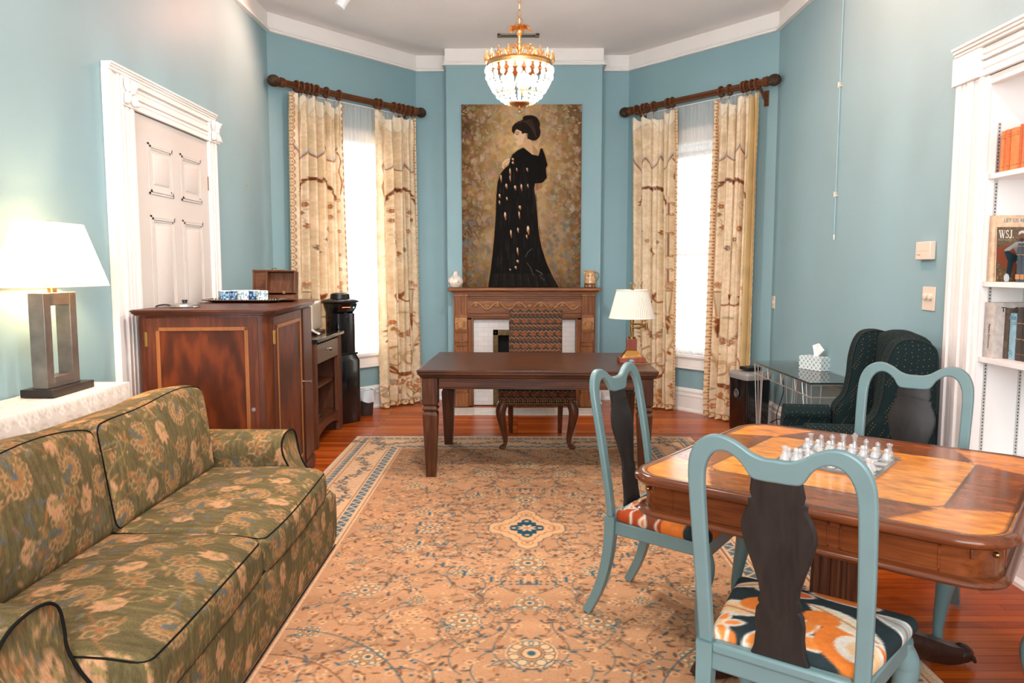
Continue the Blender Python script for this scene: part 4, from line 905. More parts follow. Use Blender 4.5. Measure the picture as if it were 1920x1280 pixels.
# ================================================================== flame-stitch desk chair
def flame_canvas():
    c = Canvas(.076, .11, 1000, (150, 110, 78), True); y, x = np.mgrid[0:c.H, 0:c.W]; x = x / c.W; y = y / c.H
    tri = lambda t: abs((t % 1) * 2 - 1)
    ph = (y * 2 + .26 * tri(x * 2) + .10 * tri(x * 4 + .25)) % 1
    cols = np.array([(24, 30, 32), (40, 52, 54), (92, 70, 52), (138, 104, 74), (98, 52, 32), (118, 66, 42), (72, 42, 30), (30, 38, 40), (112, 88, 66), (66, 48, 36)]) / 255.
    c.a[:] = cols[(ph * 10).astype(int) % 10]
    hx_ = np.abs(((x * 1) % 1) - .5) * .076; hy_ = (np.abs(((y) % 1) - .3)) * .11
    heart = (np.hypot(np.abs(hx_) - .010, hy_ - 0) < .014) ; c.a[heart] = np.array((122, 68, 42)) / 255.
    return c
FC = flame_canvas(); FLM = vmat('flame_stitch', rough=.9, weave=.18, wscale=260, spec=.15)
def flame(o, ax=(0, 2)):
    V, N = coords(o); v2 = V.copy(); h = np.abs(N); u = np.where(h[:, 0] > .7, V[:, 1], V[:, 0]); w_ = np.where(h[:, 2] > .7, V[:, 1], V[:, 2]); paint(o, FC.sample(u + 5, 5 - w_))
ch = thing('desk_chair', 'high-backed desk chair in flame-stitch fabric behind the walnut desk', 'chair', (.163, 6.45, 0)); X = .163
WLN = wood('chair_walnut', (64, 32, 18), (112, 62, 36), 2, 3, rough=.3, coat=.35)
m = MB(); m.rbox((X, 6.79, .80), (.475, .09, .64), .03, .0075, (0, .012, .012)); o = m.build('backrest', FLM, ch, smooth=60); flame(o)
m = MB(); m.rbox((X, 6.43, .435), (.62, .64, .15), .04, .0085, (.0, .0, .015), warp=lambda x, y, z: (x * (1.03 - .13 * (y + .32) / .64), y, z)); o = m.build('seat', FLM, ch, smooth=60); flame(o)
m = MB()
for k in range(34):
    u = -1 + 2 * k / 33
    for z in (.385, .405): m.ball((X + u * .298, 6.108, z), .006, 6)
m.build('nailheads', BRASS, ch)
for sx in (-1, 1):
    m = MB(); P = [(X + sx * .268, 6.155, .40), (X + sx * .288, 6.140, .36), (X + sx * .297, 6.13, .30), (X + sx * .282, 6.14, .2), (X + sx * .262, 6.15, .10), (X + sx * .262, 6.145, .045), (X + sx * .283, 6.125, .028), (X + sx * .285, 6.122, .014)]
    sp = smooth_path(P, 5); rr = np.interp(np.linspace(0, 1, len(sp)), [0, .15, .3, .5, .7, .82, .92, 1], [.045, .044, .040, .027, .017, .017, .030, .026]); m.tube(sp, list(rr), 12); m.ball((X + sx * .292, 6.122, .275), (.016, .016, .03), 8); m.build('leg', WLN, ch)
    m = MB(); m.tube([(X + sx * .225, 6.72, .40), (X + sx * .222, 6.74, .2), (X + sx * .22, 6.78, .001)], [.026, .023, .019], 4); m.build('leg', WLN, ch, smooth=0)
    m = MB(); m.tube([(X + sx * .20, 6.745, .37), (X + sx * .2, 6.785, .5)], [.024, .024], 4); m.build('back_post', WLN, ch, smooth=0)
# ================================================================== ceiling: chandelier, vent, track head
GOLD = mat('gilt_metal', (226, 172, 110), rough=.3, metal=1, noise=.1, nscale=40)
cx, cy = .012, 4.9; ch = thing('chandelier', 'gilt basket chandelier with crystal beads hanging from the ceiling', 'chandelier', (cx, cy, 2.46))
zr = 2.735
m = MB()
z = 3.76; k = 0
while z > 3.02:
    A = TR(cx, cy, z) @ RZ(k * pi / 2); m.tube([(.011 * cos(a), 0, -.026 + .026 * sin(a)) for a in np.linspace(0, 2 * pi, 14, endpoint=False)], .0026, 6, closed=True, M=A); z -= .043; k += 1
m.lathe([(0, 3.74), (.05, 3.745), (.055, 3.775), (0, 3.7795)], 20, (cx, cy, 0)); m.build('chain', GOLD, ch)
m = MB(); m.tube([(cx + .018 * cos(a), cy, 3.0 + .018 * sin(a)) for a in np.linspace(0, 2 * pi, 16, endpoint=False)], .003, 6, closed=True)
m.lathe([(.006, 2.985), (.012, 2.97), (.02, 2.96), (.026, 2.93), (.014, 2.915), (.010, 2.90), (.016, 2.88), (.018, 2.86), (.010, 2.84), (.012, 2.82), (.012, 2.70)], 16, (cx, cy, 0))
for k in range(6):
    A = TR(cx, cy, 2.945) @ RZ(k * pi / 3 + .3); m.grid(lambda u, v, A=A: tuple(A @ Vector((.012 + .068 * u, (v - .5) * .05 * sin(pi * min(1, .12 + u * .86)), .008 + .02 * sin(pi * u) - .004 * abs(v - .5) * 4))), 8, 6)
m.build('canopy', GOLD, ch, smooth=60)
m = MB()
for k in range(5):
    a = 2 * pi * k / 5 + .5; m.tube(smooth_path([(cx + .008 * cos(a), cy + .008 * sin(a), 2.835), (cx + .06 * cos(a), cy + .06 * sin(a), 2.845), (cx + .12 * cos(a), cy + .12 * sin(a), 2.82), (cx + .15 * cos(a), cy + .15 * sin(a), 2.77), (cx + .195 * cos(a), cy + .195 * sin(a), zr)], 5), .005, 6)
m.build('arms', GOLD, ch)
m = MB(); m.lathe([(.196, zr - .018), (.204, zr - .016), (.205, zr + .004), (.212, zr + .012), (.208, zr + .018), (.198, zr + .014), (.196, zr - .018)], 64, (cx, cy, 0)); crown = m.build('crown_band', GOLD, ch)
sp = None
for k in range(20):
    a = 2 * pi * k / 20
    if sp is None:
        A = TR(cx, cy, zr) @ TR(.208, 0, .012); m = MB(A)
        for dy, hh, ww in ((0, .06, .014), (-.018, .036, .010), (.018, .036, .010)):
            m.tube([(0, dy * .6, 0), (.006, dy, hh * .5), (.004 + abs(dy) * .3, dy * 1.35, hh)], [ww * .4, ww * .62, .002], 6)
        m.ball((.006, 0, .018), .009, 8); m.ball((.006, 0, .056), .006, 8)
        sp = m.build('crown_leaf', GOLD, ch)
    else:
        c = sp.copy(); COL.objects.link(c); c.parent = ch; c.rotation_euler = (0, 0, a)
CRY = glassy('cut_crystal', (1, .985, .96), clear=.86, rough=.06, tl=.045)
stn = None
def rad(zz): t = (zr - zz) / .235; return .203 * (1 - max(0, t) ** 3.1 * .62)
for k in range(24):
    if stn is None:
        m = MB(TR(cx, cy, 0))
        for zz, rr in ((zr - .036, .0205), (zr - .076, .0185)): m.ball((rad(zz) + .004, 0, zz), (rr * .55, rr, rr), 8)
        z0, z1 = zr - .095, zr - .175; n = 6
        m.loft([[(rad(z) + w * .6 * cos(2 * pi * i / n), w * sin(2 * pi * i / n), z) for i in range(n)] for z, w in ((z0, .004), (z0 - .012, .0135), (z1 + .012, .0125), (z1, .004))])
        for zz, rr in ((zr - .189, .0125), (zr - .208, .010), (zr - .224, .009)): m.ball((rad(zz), 0, zz), (rr * .7, rr, rr), 8)
        stn = m.build('crystal_strand', CRY, ch, smooth=20)
    else:
        c = stn.copy(); COL.objects.link(c); c.parent = ch; c.rotation_euler = (0, 0, 2 * pi * k / 24)
m = MB()
for zz in (zr - .056, zr - .182, zr - .234): m.tube([(cx + rad(zz) * cos(a), cy + rad(zz) * sin(a), zz) for a in np.linspace(0, 2 * pi, 48, endpoint=False)], .0018, 5, closed=True)
m.build('hoop', GOLD, ch)
m = MB(); m.lathe([(.002, zr - .275), (.012, zr - .268), (.008, zr - .258), (.03, zr - .252), (.062, zr - .238), (.066, zr - .230), (.03, zr - .236)], 28, (cx, cy, 0)); m.build('bottom_bowl', GOLD, ch)
m = MB(); m.ball((cx, cy, zr - .283), .012, 10); m.build('bottom_drop', CRY, ch)
BULB = mat('lit_bulb', (255, 240, 220), rough=.4, emit=(1, .78, .52), estr=45)
for k in range(5):
    a = 2 * pi * k / 5; m = MB(); m.lathe([(.002, .075), (.012, .06), (.018, .04), (.014, .015), (.010, 0), (0, 0)][::-1], 14, (cx + .085 * cos(a), cy + .085 * sin(a), zr - .13)); m.build('bulb', BULB, ch)
m = MB()
for k in range(5):
    a = 2 * pi * k / 5; m.tube(smooth_path([(cx, cy, 2.70), (cx + .05 * cos(a), cy + .05 * sin(a), 2.585), (cx + .085 * cos(a), cy + .085 * sin(a), zr - .165), (cx + .085 * cos(a), cy + .085 * sin(a), zr - .13)], 4), .005, 6)
m.build('candle_arms', GOLD, ch)

v = thing('ceiling_vent', 'narrow grey slotted air vent in the ceiling behind the chandelier', 'vent', (.008, 7.815, CH - .012))
VM = mat('vent_metal', (150, 140, 122), rough=.5, metal=.3)
m = MB(); m.bx((-.2, 7.76, CH - .012), (.216, 7.785, CH - .0005)); m.bx((-.2, 7.845, CH - .012), (.216, 7.87, CH - .0005)); m.bx((-.2, 7.76, CH - .012), (-.165, 7.87, CH - .0005)); m.bx((.181, 7.76, CH - .012), (.216, 7.87, CH - .0005)); m.build('vent_frame', VM, v, bevel=.002)
m = MB(); m.bx((-.17, 7.78, CH - .004), (.19, 7.85, CH - .0006)); m.build('duct', mat('duct_dark', (30, 30, 30), rough=.9), v)
m = MB()
for k in range(22): m.box((-.155 + k * .0158, 7.815, CH - .010), (.005, .062, .008))
m.build('louvres', VM, v)

TRK = mat('track_white', (236, 238, 240), rough=.35)
th = thing('track_light', 'white cylindrical track spotlight on the ceiling at the top edge', 'spotlight', (-1.39, 6.45, CH - .0005))
m = MB(); m.bx((-1.51, 6.435, CH - .03), (-1.27, 6.465, CH - .0005)); m.build('track', TRK, th, bevel=.004)
m = MB(); m.cyl((-1.393, 6.45, CH - .03), (-1.393, 6.45, CH - .09), .012); m.build('swivel', TRK, th)
D = Vector((-.5, -.15, -.85)).normalized(); H0 = Vector((-1.393, 6.45, CH - .085)); m = MB()
pts = [tuple(H0 - D * .05), tuple(H0 - D * .045), tuple(H0 + D * .12)]; m.tube(pts, [.03, .045, .045], 24); m.build('lamp_head', TRK, th)

# ================================================================== sofa
def sofa_canvas():
    c = Canvas(.66, .66, 300, (98, 85, 54), True); r = np.random.default_rng(11)
    c.noise(.12, (60, 6), 1); c.noise(.10, (90, 20), 2)
    pe, bl, ru, sa = (180, 134, 96), (88, 94, 100), (150, 98, 58), (142, 118, 74)
    for k in range(16):                                        # curling stems
        x, y = r.random(2) * .66; a = r.random() * 6.3; P = [(x, y)]
        for i in range(7): a += (r.random() - .5) * 1.1; P.append((P[-1][0] + .035 * cos(a), P[-1][1] + .035 * sin(a)))
        c.stroke(smooth_path(P, 3), .005, (ru, sa, bl)[k % 3])
    for k in range(70): x, y = r.random(2) * .66; c.leaf(x, y, .03 + .03 * r.random(), .011, r.random() * 6.3, (ru, bl, sa, pe)[k % 4] if k % 3 else None, (bl, sa, ru)[k % 3], .003)
    def fan(x, y, R, a0):                                      # scalloped blossom
        c.ell(x, y, R, R * .8, (104, 88, 52), a0)
        for j in range(13):
            a = a0 - 2.4 + 4.8 * j / 12; px, py = x + R * .85 * cos(a), y + R * .78 * sin(a); c.ell(px, py, R * .26, R * .22, (112, 92, 56), a); c.ell(px, py, R * .27, R * .23, pe, a, ring=.004); c.stroke([(x + R * .3 * cos(a), y + R * .3 * sin(a)), (x + R * .68 * cos(a), y + R * .62 * sin(a))], .004, pe)
        for j in range(7): a = a0 - 1.5 + 3 * j / 6; c.leaf(x + R * .1 * cos(a), y + R * .1 * sin(a), R * .5, R * .2, a, ru, sa, .003)
        c.ell(x, y, R * .2, R * .16, bl); c.leaf(x - R * .2 * cos(a0), y - R * .2 * sin(a0), R * .9, R * .35, a0 + pi, (96, 92, 74), bl, .003)
    for x, y, R, a in ((.12, .14, .062, .6), (.46, .10, .055, 2.2), (.30, .36, .066, 1.3), (.58, .40, .058, -.6), (.10, .50, .058, 2.9), (.44, .58, .062, .2)): fan(x, y, R, a)
    def spray(x, y, a, n):                                     # row of plump leaves
        for j in range(n):
            X, Y = x + .026 * j * cos(a), y + .026 * j * sin(a)
            c.leaf(X, Y, .06 - .004 * j, .024, a + .7, pe); c.leaf(X, Y, .06 - .004 * j, .024, a - .7, sa if j % 2 else pe)
        c.leaf(X, Y, .06, .022, a, pe)
    for x, y, a in ((.27, .10, 1.4), (.55, .25, 2.0), (.17, .33, 2.6), (.40, .46, .9), (.60, .57, -1.0), (.24, .58, .3)): spray(x, y, a, 3)
    for x, y in ((.04, .30), (.40, .25), (.20, .22), (.52, .50), (.33, .62), (.60, .02), (.03, .62), (.38, .02)):
        rr = .042 + .012 * r.random(); a = r.random() * 6
        for j in range(6): c.leaf(x, y, rr, rr * .62, a + j * pi / 3, (108, 94, 60) if j % 2 else (120, 92, 58), (pe, bl)[int(x * 100) % 2], .0042)
        c.ell(x, y, rr * .25, rr * .25, ru)
    for k in range(40): x, y = r.random(2) * .66; c.ell(x, y, .007, .004, pe, r.random() * 3)
    return c
SCV = sofa_canvas(); SFM = vmat('tapestry_fabric', rough=.92, weave=.22, wscale=190, wstretch=(1, 1, .22), spec=.15, bump=.25)
PIPE = mat('dark_piping', (24, 23, 20), rough=.95, spec=.1)
def tapestry(o, du=0, dv=0, s=1.):
    V, N = coords(o); h = np.abs(N); a = np.argmax(h, 1); u = np.where(a == 1, V[:, 0], V[:, 1]); w_ = np.where(a == 2, V[:, 0], V[:, 2]); paint(o, SCV.sample((u * s + du + 6), (6 - w_ * s + dv)))
sf = thing('sofa', 'olive green floral tapestry two-seat sofa with rolled arms along the left wall', 'sofa', (-1.46, 2.86, 0))
CE = .0075
def outline(pts, step):
    P = [np.array(p) for p in smooth_path(pts + [pts[0]], 5)]; d = [0]
    for a, b in zip(P, P[1:]): d.append(d[-1] + np.linalg.norm(b - a))
    n = int(d[-1] / step); t = np.linspace(0, d[-1], n, endpoint=False); P = np.array(P); return [(np.interp(x, d, P[:, 0]), np.interp(x, d, P[:, 1])) for x in t]
def extr(ol, x0, x1, fn, step, bulge=.012, ends=(True, True)):
    """extrude an outline; ends closed by shrinking rings so that the pattern carries over them"""
    cx_, cy_ = np.mean([p[0] for p in ol]), np.mean([p[1] for p in ol]); n = max(2, int(abs(x1 - x0) / step)); rg = []; sg = 1 if x1 > x0 else -1
    sh = np.linspace(.0, 1, 16)
    if ends[0]: rg += [[fn(x0 - sg * bulge * (1 - s ** 3), cx_ + (p - cx_) * max(s, .01), cy_ + (q - cy_) * max(s, .01)) for p, q in ol] for s in sh[:-1]]
    rg += [[fn(x, p, q) for p, q in ol] for x in np.linspace(x0, x1, n + 1)]
    if ends[1]: rg += [[fn(x1 + sg * bulge * (1 - s ** 3), cx_ + (p - cx_) * max(s, .01), cy_ + (q - cy_) * max(s, .01)) for p, q in ol] for s in sh[::-1][1:]]
    m = MB(); m.loft(rg); return m
AO = [(3.80, .03), (3.80, .3), (3.80, .47), (3.785, .53), (3.79, .585), (3.83, .62), (3.90, .632), (3.98, .622), (4.035, .585), (4.045, .535), (4.03, .49), (4.015, .45), (4.01, .3), (4.01, .03)]
AO2 = [(1.895 - (y - 3.80), z) for y, z in AO]
def swp(x, p, q): return (x + .22 * max(0, min(1, (x + 1.75) / .55)) * max(0, min(1, (.60 - q) / .34)) ** 2.2, p, q)
for ol_, nm in ((AO, 1), (AO2, -1)):
    ol = outline(ol_, CE); m = extr(ol, -1.88, -1.20, swp, CE); o = m.build('arm', SFM, sf, smooth=60); tapestry(o, .2 * nm, .1)
    m = MB(); P = [(-1.176, p, q) for p, q in outline(ol_, .02) if q > .2]; ks = sorted(range(len(P)), key=lambda i: 0)
    m.tube([swp(-1.193, p, q) for p, q in smooth_path([p_ for p_ in ol_ if p_[1] > .25], 6)], .0045, 6); m.build('arm_piping', PIPE, o)
BO = [(-1.915, .03), (-1.915, .5), (-1.915, .76), (-1.905, .81), (-1.88, .835), (-1.83, .835), (-1.785, .81), (-1.76, .76), (-1.74, .55), (-1.72, .3), (-1.72, .03)]
m = extr(outline(BO, CE), 1.70, 3.99, lambda y, p, q: (p, y, q), CE, bulge=.03); o = m.build('sofa_back', SFM, sf, smooth=60); tapestry(o, .33, .2)
m = MB(); m.rbox((-1.367, 2.84, .16), (.806, 2.20, .30), .03, .009); o = m.build('base', SFM, sf, smooth=60); tapestry(o, .05, .31)
m = MB(); m.tube([(-.964, 1.76, .016), (-.964, 3.92, .016)], .003, 6); m.tube([(-.985, 1.76, .305), (-.977, 2.8, .305), (-.985, 3.92, .305)], .004, 6); m.build('base_piping', PIPE, o)
def loop(x0, x1, y0, y1, r, fn):
    P = []
    for cx_, cy_, a0 in ((x1 - r, y1 - r, 0), (x0 + r, y1 - r, pi / 2), (x0 + r, y0 + r, pi), (x1 - r, y0 + r, 3 * pi / 2)):
        P += [(cx_ + r * cos(a0 + t), cy_ + r * sin(a0 + t)) for t in np.linspace(0, pi / 2, 5)]
    Q = []
    for a, b in zip(P, P[1:] + P[:1]):
        n = max(1, int(math.hypot(b[0] - a[0], b[1] - a[1]) / .06)); Q += [(a[0] + (b[0] - a[0]) * i / n, a[1] + (b[1] - a[1]) * i / n) for i in range(n)]
    return [fn(*p) for p in Q]
for i, (y0, y1) in enumerate(((2.825, 3.795), (1.90, 2.82))):
    yc, L = (y0 + y1) / 2, y1 - y0; hx_, hy_ = .31, L / 2
    def wp(x, y, z, i=i): 
        b = .012 * sin(5 * y + i) * (x + .3); fr = .02 * max(0, 1 - (y / hy_) ** 2) * (1 if x > .2 else 0)
        return (x + fr * (x - .2) * 8, y, z + b - (.025 * max(0, (x - .12) / .2) ** 2))
    m = MB(); m.rbox((-1.275, yc, .39), (.62, L, .165), .045, CE, (0, 0, .028), warp=wp); o = m.build('seat_cushion', SFM, sf, smooth=70); tapestry(o, .13 + .4 * i, .5 * i)
    m = MB()
    for zz, k in ((.457, 1), (.323, -1)):
        def fnp(x, y, zz=zz):
            X, Y, Z = wp(x, y, zz - .39); return (X - 1.275, Y + yc, Z + .39)
        m.tube(loop(-.299, .299, -hy_ + .011, hy_ - .011, .04, fnp), .0034, 6, closed=True)
    m.build('cushion_piping', PIPE, o)
    A = TR(-1.615, yc, .445) @ Matrix.Rotation(-.17, 4, 'Y')
    def wb(x, y, z, i=i): return (x + .02 * sin(4 * y + 2 * i) * (z + .1), y + .012 * sin(6 * z), z - .022 * max(0, 1 - abs(y) / (hy_)) * 0 - .03 * (abs(y) / hy_) ** 6 * (z > .1) + .012 * sin(7 * y + i) * (z > .15))
    m = MB(A); m.rbox((0, 0, .225), (.20, L, .45), .045, CE, (.045, 0, .008), warp=wb); o = m.build('back_cushion', SFM, sf, smooth=70); tapestry(o, .51 + .3 * i, .2 + .27 * i)
    m = MB(A)
    for xx in (.084, -.084):
        def fnq(z, y, xx=xx):
            X, Y, Z = wb(xx * 1.04 + math.copysign(.0085, xx) * max(0, 1 - (y / hy_) ** 2) * max(0, 1 - ((z - .225) / .225) ** 2) * 6 * .12 * (1 if .03 < z < .42 else 1), y, z - .225); return (X, Y, Z + .225 + (.003 if z > .4 else 0))
        m.tube(loop(.013, .437, -hy_ + .013, hy_ - .013, .035, fnq), .0034, 6, closed=True)
    m.build('cushion_piping', PIPE, o)

# ================================================================== console table, cloth, big table lamp
ct = thing('console_table', 'narrow table under a white brocade cloth behind the sofa', 'table', (-2.105, 2.66, 0)); DKW = wood('plain_dark_wood', (58, 34, 20), (92, 58, 36), 1, 3)
MB().bx((-2.24, 1.53, .868), (-1.985, 3.79, .893)).build('tabletop', DKW, ct)
for x in (-2.215, -2.01):
    for y in (1.56, 3.75): MB().box((x, y, .434), (.04, .04, .866)).build('leg', DKW, ct)
cc = Canvas(.44, .44, 300, (220, 210, 198), True); r = np.random.default_rng(3)
for k in range(5):
    for j in range(5):
        x, y = k * .088 + .04 * (j % 2), j * .088; cc.spiral(x, y, .034, 1.4, j, .008, (196, 186, 174), 1 if k % 2 else -1); cc.leaf(x, y, .06, .024, j + k, (234, 227, 218), (202, 192, 180), .003); cc.flower(x + .04, y + .03, .022, 6, (238, 231, 222), (206, 196, 184))
x0, x1, y0, y1, zt, zb = -2.252, -1.967, 1.50, 3.82, .8985, .36
def cl(u, v):
    """v: 0 centre of top .. 1 hem; u round the table"""
    per = [(x1, y0), (x1, y1), (x0, y1), (x0, y0)]; L = [y1 - y0, x1 - x0, y1 - y0, x1 - x0]; t = u * sum(L); k = 0
    while k < 3 and t > L[k]: t -= L[k]; k += 1
    a, b = per[k], per[(k + 1) % 4]; f = t / L[k]; px, py = a[0] + (b[0] - a[0]) * f, a[1] + (b[1] - a[1]) * f
    if v <= .3: s = v / .3; cxx, cyy = (x0 + x1) / 2, max(y0 + .14, min(y1 - .14, py)); return (cxx + (px - cxx) * s, cyy + (py - cyy) * s, zt + .0015 * sin(9 * py))
    s = (v - .3) / .7; nrm = [(1, 0), (0, 1), (-1, 0), (0, -1)][k]; w_ = (.006 + .014 * s * (1 + sin(2 * pi * t / .24 + k))) * min(1, f * 8, (1 - f) * 8) if k != 2 else .004
    return (px + nrm[0] * w_, py + nrm[1] * w_, zt - .006 * min(1, s * 20) - (zt - zb) * s)
m = MB(); m.grid(cl, 620, 70); o = single(m, 'tablecloth', vmat('brocade_cloth', rough=.75, weave=.05, wscale=250, spec=.3), 'white brocade tablecloth draped over the narrow table behind the sofa', 'tablecloth', (-2.105, 2.66, zb), smooth=50)
V, N = coords(o); a = np.argmax(np.abs(N), 1); paint(o, cc.sample(np.where(a == 1, V[:, 0], V[:, 1]) + 4.4, np.where(a == 2, V[:, 0], -V[:, 2]) + 4.4))

t = thing('table_lamp', 'bronze open-frame table lamp with lit white shade on the white cloth', 'lamp', (-2.125, 3.485, .9008)); LX, LY = -2.125, 3.485
BZ = mat('weathered_bronze', (128, 118, 108), rough=.36, metal=.6, noise=.25, nscale=14)
MB().bx((LX - .074, LY - .165, .901), (LX + .074, LY + .165, .936)).build('lamp_base', mat('dark_bronze', (48, 42, 38), rough=.35, metal=.5, noise=.2), t, bevel=.003)
m = MB(); y0_, y1_ = LY - .135, LY + .115
m.bx((LX - .035, y0_, .9365), (LX + .035, y0_ + .052, 1.362)); m.bx((LX - .035, y1_ - .052, .9365), (LX + .035, y1_, 1.362)); m.bx((LX - .035, y0_ + .052, .9365), (LX + .035, y1_ - .052, .985)); m.bx((LX - .035, y0_ + .052, 1.305), (LX + .035, y1_ - .052, 1.362)); m.build('frame', BZ, t, bevel=.002)
m = MB(); m.cyl((LX, LY - .01, 1.362), (LX, LY - .01, 1.40), .02); m.cyl((LX, LY - .01, 1.40), (LX, LY - .01, 1.44), .016); m.cyl((LX + .03, LY - .01, 1.42), (LX + .03, LY - .01, 1.66), .002, n=6); m.build('socket', LB, t)
LSH = mat('lit_shade', (250, 244, 236), rough=.9, noise=.01); nt = LSH.node_tree; tr_ = nt.nodes.new('ShaderNodeBsdfTranslucent'); tr_.inputs[0].default_value = rgb(252, 244, 232); mx = nt.nodes.new('ShaderNodeMixShader'); mx.inputs[0].default_value = .62
nt.links.new(nt.nodes['Principled BSDF'].outputs[0], mx.inputs[1]); nt.links.new(tr_.outputs[0], mx.inputs[2]); nt.links.new(mx.outputs[0], nt.nodes['Material Output'].inputs[0])
m = MB(); hb, ht = (.122, .262), (.062, .165); zb_, zt_ = 1.388, 1.678
def ring(hh, z, off=0): return [(LX + sx * (hh[0] - off), LY + sy * (hh[1] - off), z) for sx, sy in ((1, -1), (1, 1), (-1, 1), (-1, -1))]
m.loft([ring(hb, zb_), ring(ht, zt_), ring(ht, zt_, .003), ring(hb, zb_, .003)], closed=True); m.build('lamp_shade', LSH, t, smooth=0)
m = MB(); m.lathe([(.02, 1.672), (.018, 1.684), (0, 1.688)], 12, (LX, LY - .01, 0)); m.bx((LX - .06, LY - .013, 1.668), (LX + .06, LY - .007, 1.672)); m.build('finial', LB, t)
m = MB(); m.ball((LX, LY - .01, 1.50), (.03, .03, .04), 12); m.build('bulb', mat('warm_bulb', (255, 244, 230), rough=.4, emit=(1, .80, .55), estr=25), t)
# ================================================================== mahogany cabinet by the door
def flame_wood():
    m = bpy.data.materials.new('flame_mahogany'); m.use_nodes = True; nt = m.node_tree; p = nt.nodes['Principled BSDF']; p.inputs['Roughness'].default_value = .42; p.inputs['Coat Weight'].default_value = .0; p.inputs['Specular IOR Level'].default_value = .2; p.inputs['Coat Roughness'].default_value = .12
    tc = nt.nodes.new('ShaderNodeTexCoord'); mp = nt.nodes.new('ShaderNodeMapping'); mp.inputs['Scale'].default_value = (3.2, 3.2, 1.0); nt.links.new(tc.outputs['Object'], mp.inputs[0])
    wv = nt.nodes.new('ShaderNodeTexWave'); wv.wave_type = 'RINGS'; wv.rings_direction = 'Y'; wv.inputs['Scale'].default_value = 1.1; wv.inputs['Distortion'].default_value = 9; wv.inputs['Detail'].default_value = 5; wv.inputs['Detail Scale'].default_value = 1.6
    nt.links.new(mp.outputs[0], wv.inputs['Vector'])
    n = nt.nodes.new('ShaderNodeTexNoise'); n.inputs['Scale'].default_value = 3.6; n.inputs['Detail'].default_value = 8; n.inputs['Distortion'].default_value = 1.2; nt.links.new(mp.outputs[0], n.inputs['Vector'])
    mx = nt.nodes.new('ShaderNodeMix'); mx.data_type = 'FLOAT'; mx.inputs[0].default_value = .62; nt.links.new(wv.outputs['Fac'], mx.inputs[2]); nt.links.new(n.outputs['Fac'], mx.inputs[3])
    r = nt.nodes.new('ShaderNodeValToRGB'); e = r.color_ramp.elements; e[0].position = .22; e[0].color = rgb(58, 25, 11); e[1].position = .80; e[1].color = rgb(108, 50, 20); k = e.new(.5); k.color = rgb(80, 35, 14)
    nt.links.new(mx.outputs[0], r.inputs[0]); nt.links.new(r.outputs[0], p.inputs['Base Color']); return m
FW = flame_wood(); MG = lambda ax: wood('mahogany_%d' % ax, (68, 29, 12), (112, 54, 24), ax, 2.2, rough=.34, coat=.05, c3=(80, 37, 16))
STR = wood('satinwood_inlay', (128, 76, 38), (152, 94, 50), 2, 3)
FL, FR, BR, BL = (-2.185, 4.27), (-1.405, 4.35), (-1.52, 5.68), (-2.20, 5.70); ZC = 1.238
cb = thing('cabinet', 'tall flame-mahogany cabinet with banded doors holding the cup tray', 'cabinet', (-1.82, 5.0, 0))
def inset(P, d):
    n = len(P); out = []
    for i in range(n):
        a, b, c = Vector(P[i - 1]), Vector(P[i]), Vector(P[(i + 1) % n]); d0 = (b - a).normalized(); d1 = (c - b).normalized(); n0 = Vector((-d0.y, d0.x)); n1 = Vector((-d1.y, d1.x)); q = n0 + n1; out.append(tuple(b + q * d / q.dot(n0)))
    return out
def canted(P, c):
    out = []; n = len(P)
    for i in range(n):
        a, b, d = Vector(P[i - 1]), Vector(P[i]), Vector(P[(i + 1) % n])
        for t in (.0, .5, 1.0):
            p0 = b + (a - b).normalized() * c; p1 = b + (d - b).normalized() * c; q = p0.lerp(p1, t) + (b - (p0 + p1) / 2) * (.25 if t == .5 else 0); out.append(tuple(q))
    return out
FP = [FL, FR, BR, BL]; m = MB()
m.prism(canted(inset(FP, .018), .05), .09, ZC - .032); m.build('body', MG(2), cb)
m = MB(); m.prism(canted(inset(FP, .004), .06), .001, .085); m.prism(canted(inset(FP, .010), .055), .085, .10); m.build('plinth', MG(0), cb)
m = MB(); m.prism(canted(inset(FP, -.004), .06), ZC - .032, ZC - .022); m.prism(canted(inset(FP, -.014), .065), ZC - .022, ZC - .012); m.prism(canted(inset(FP, -.020), .066), ZC - .012, ZC - .004); m.prism(canted(inset(FP, -.014), .066), ZC - .004, ZC); m.build('cabinet_top', MG(0), cb, bevel=.002)
def face(p, q): 
    d = (Vector(q) - Vector(p)).normalized(); n = Vector((d.y, -d.x)); o = Vector(p) - n * .018; return FRAME((o.x, o.y, 0), (d.x, d.y, 0), (0, 0, 1), (n.x, n.y, 0)), (Vector(q) - Vector(p)).length
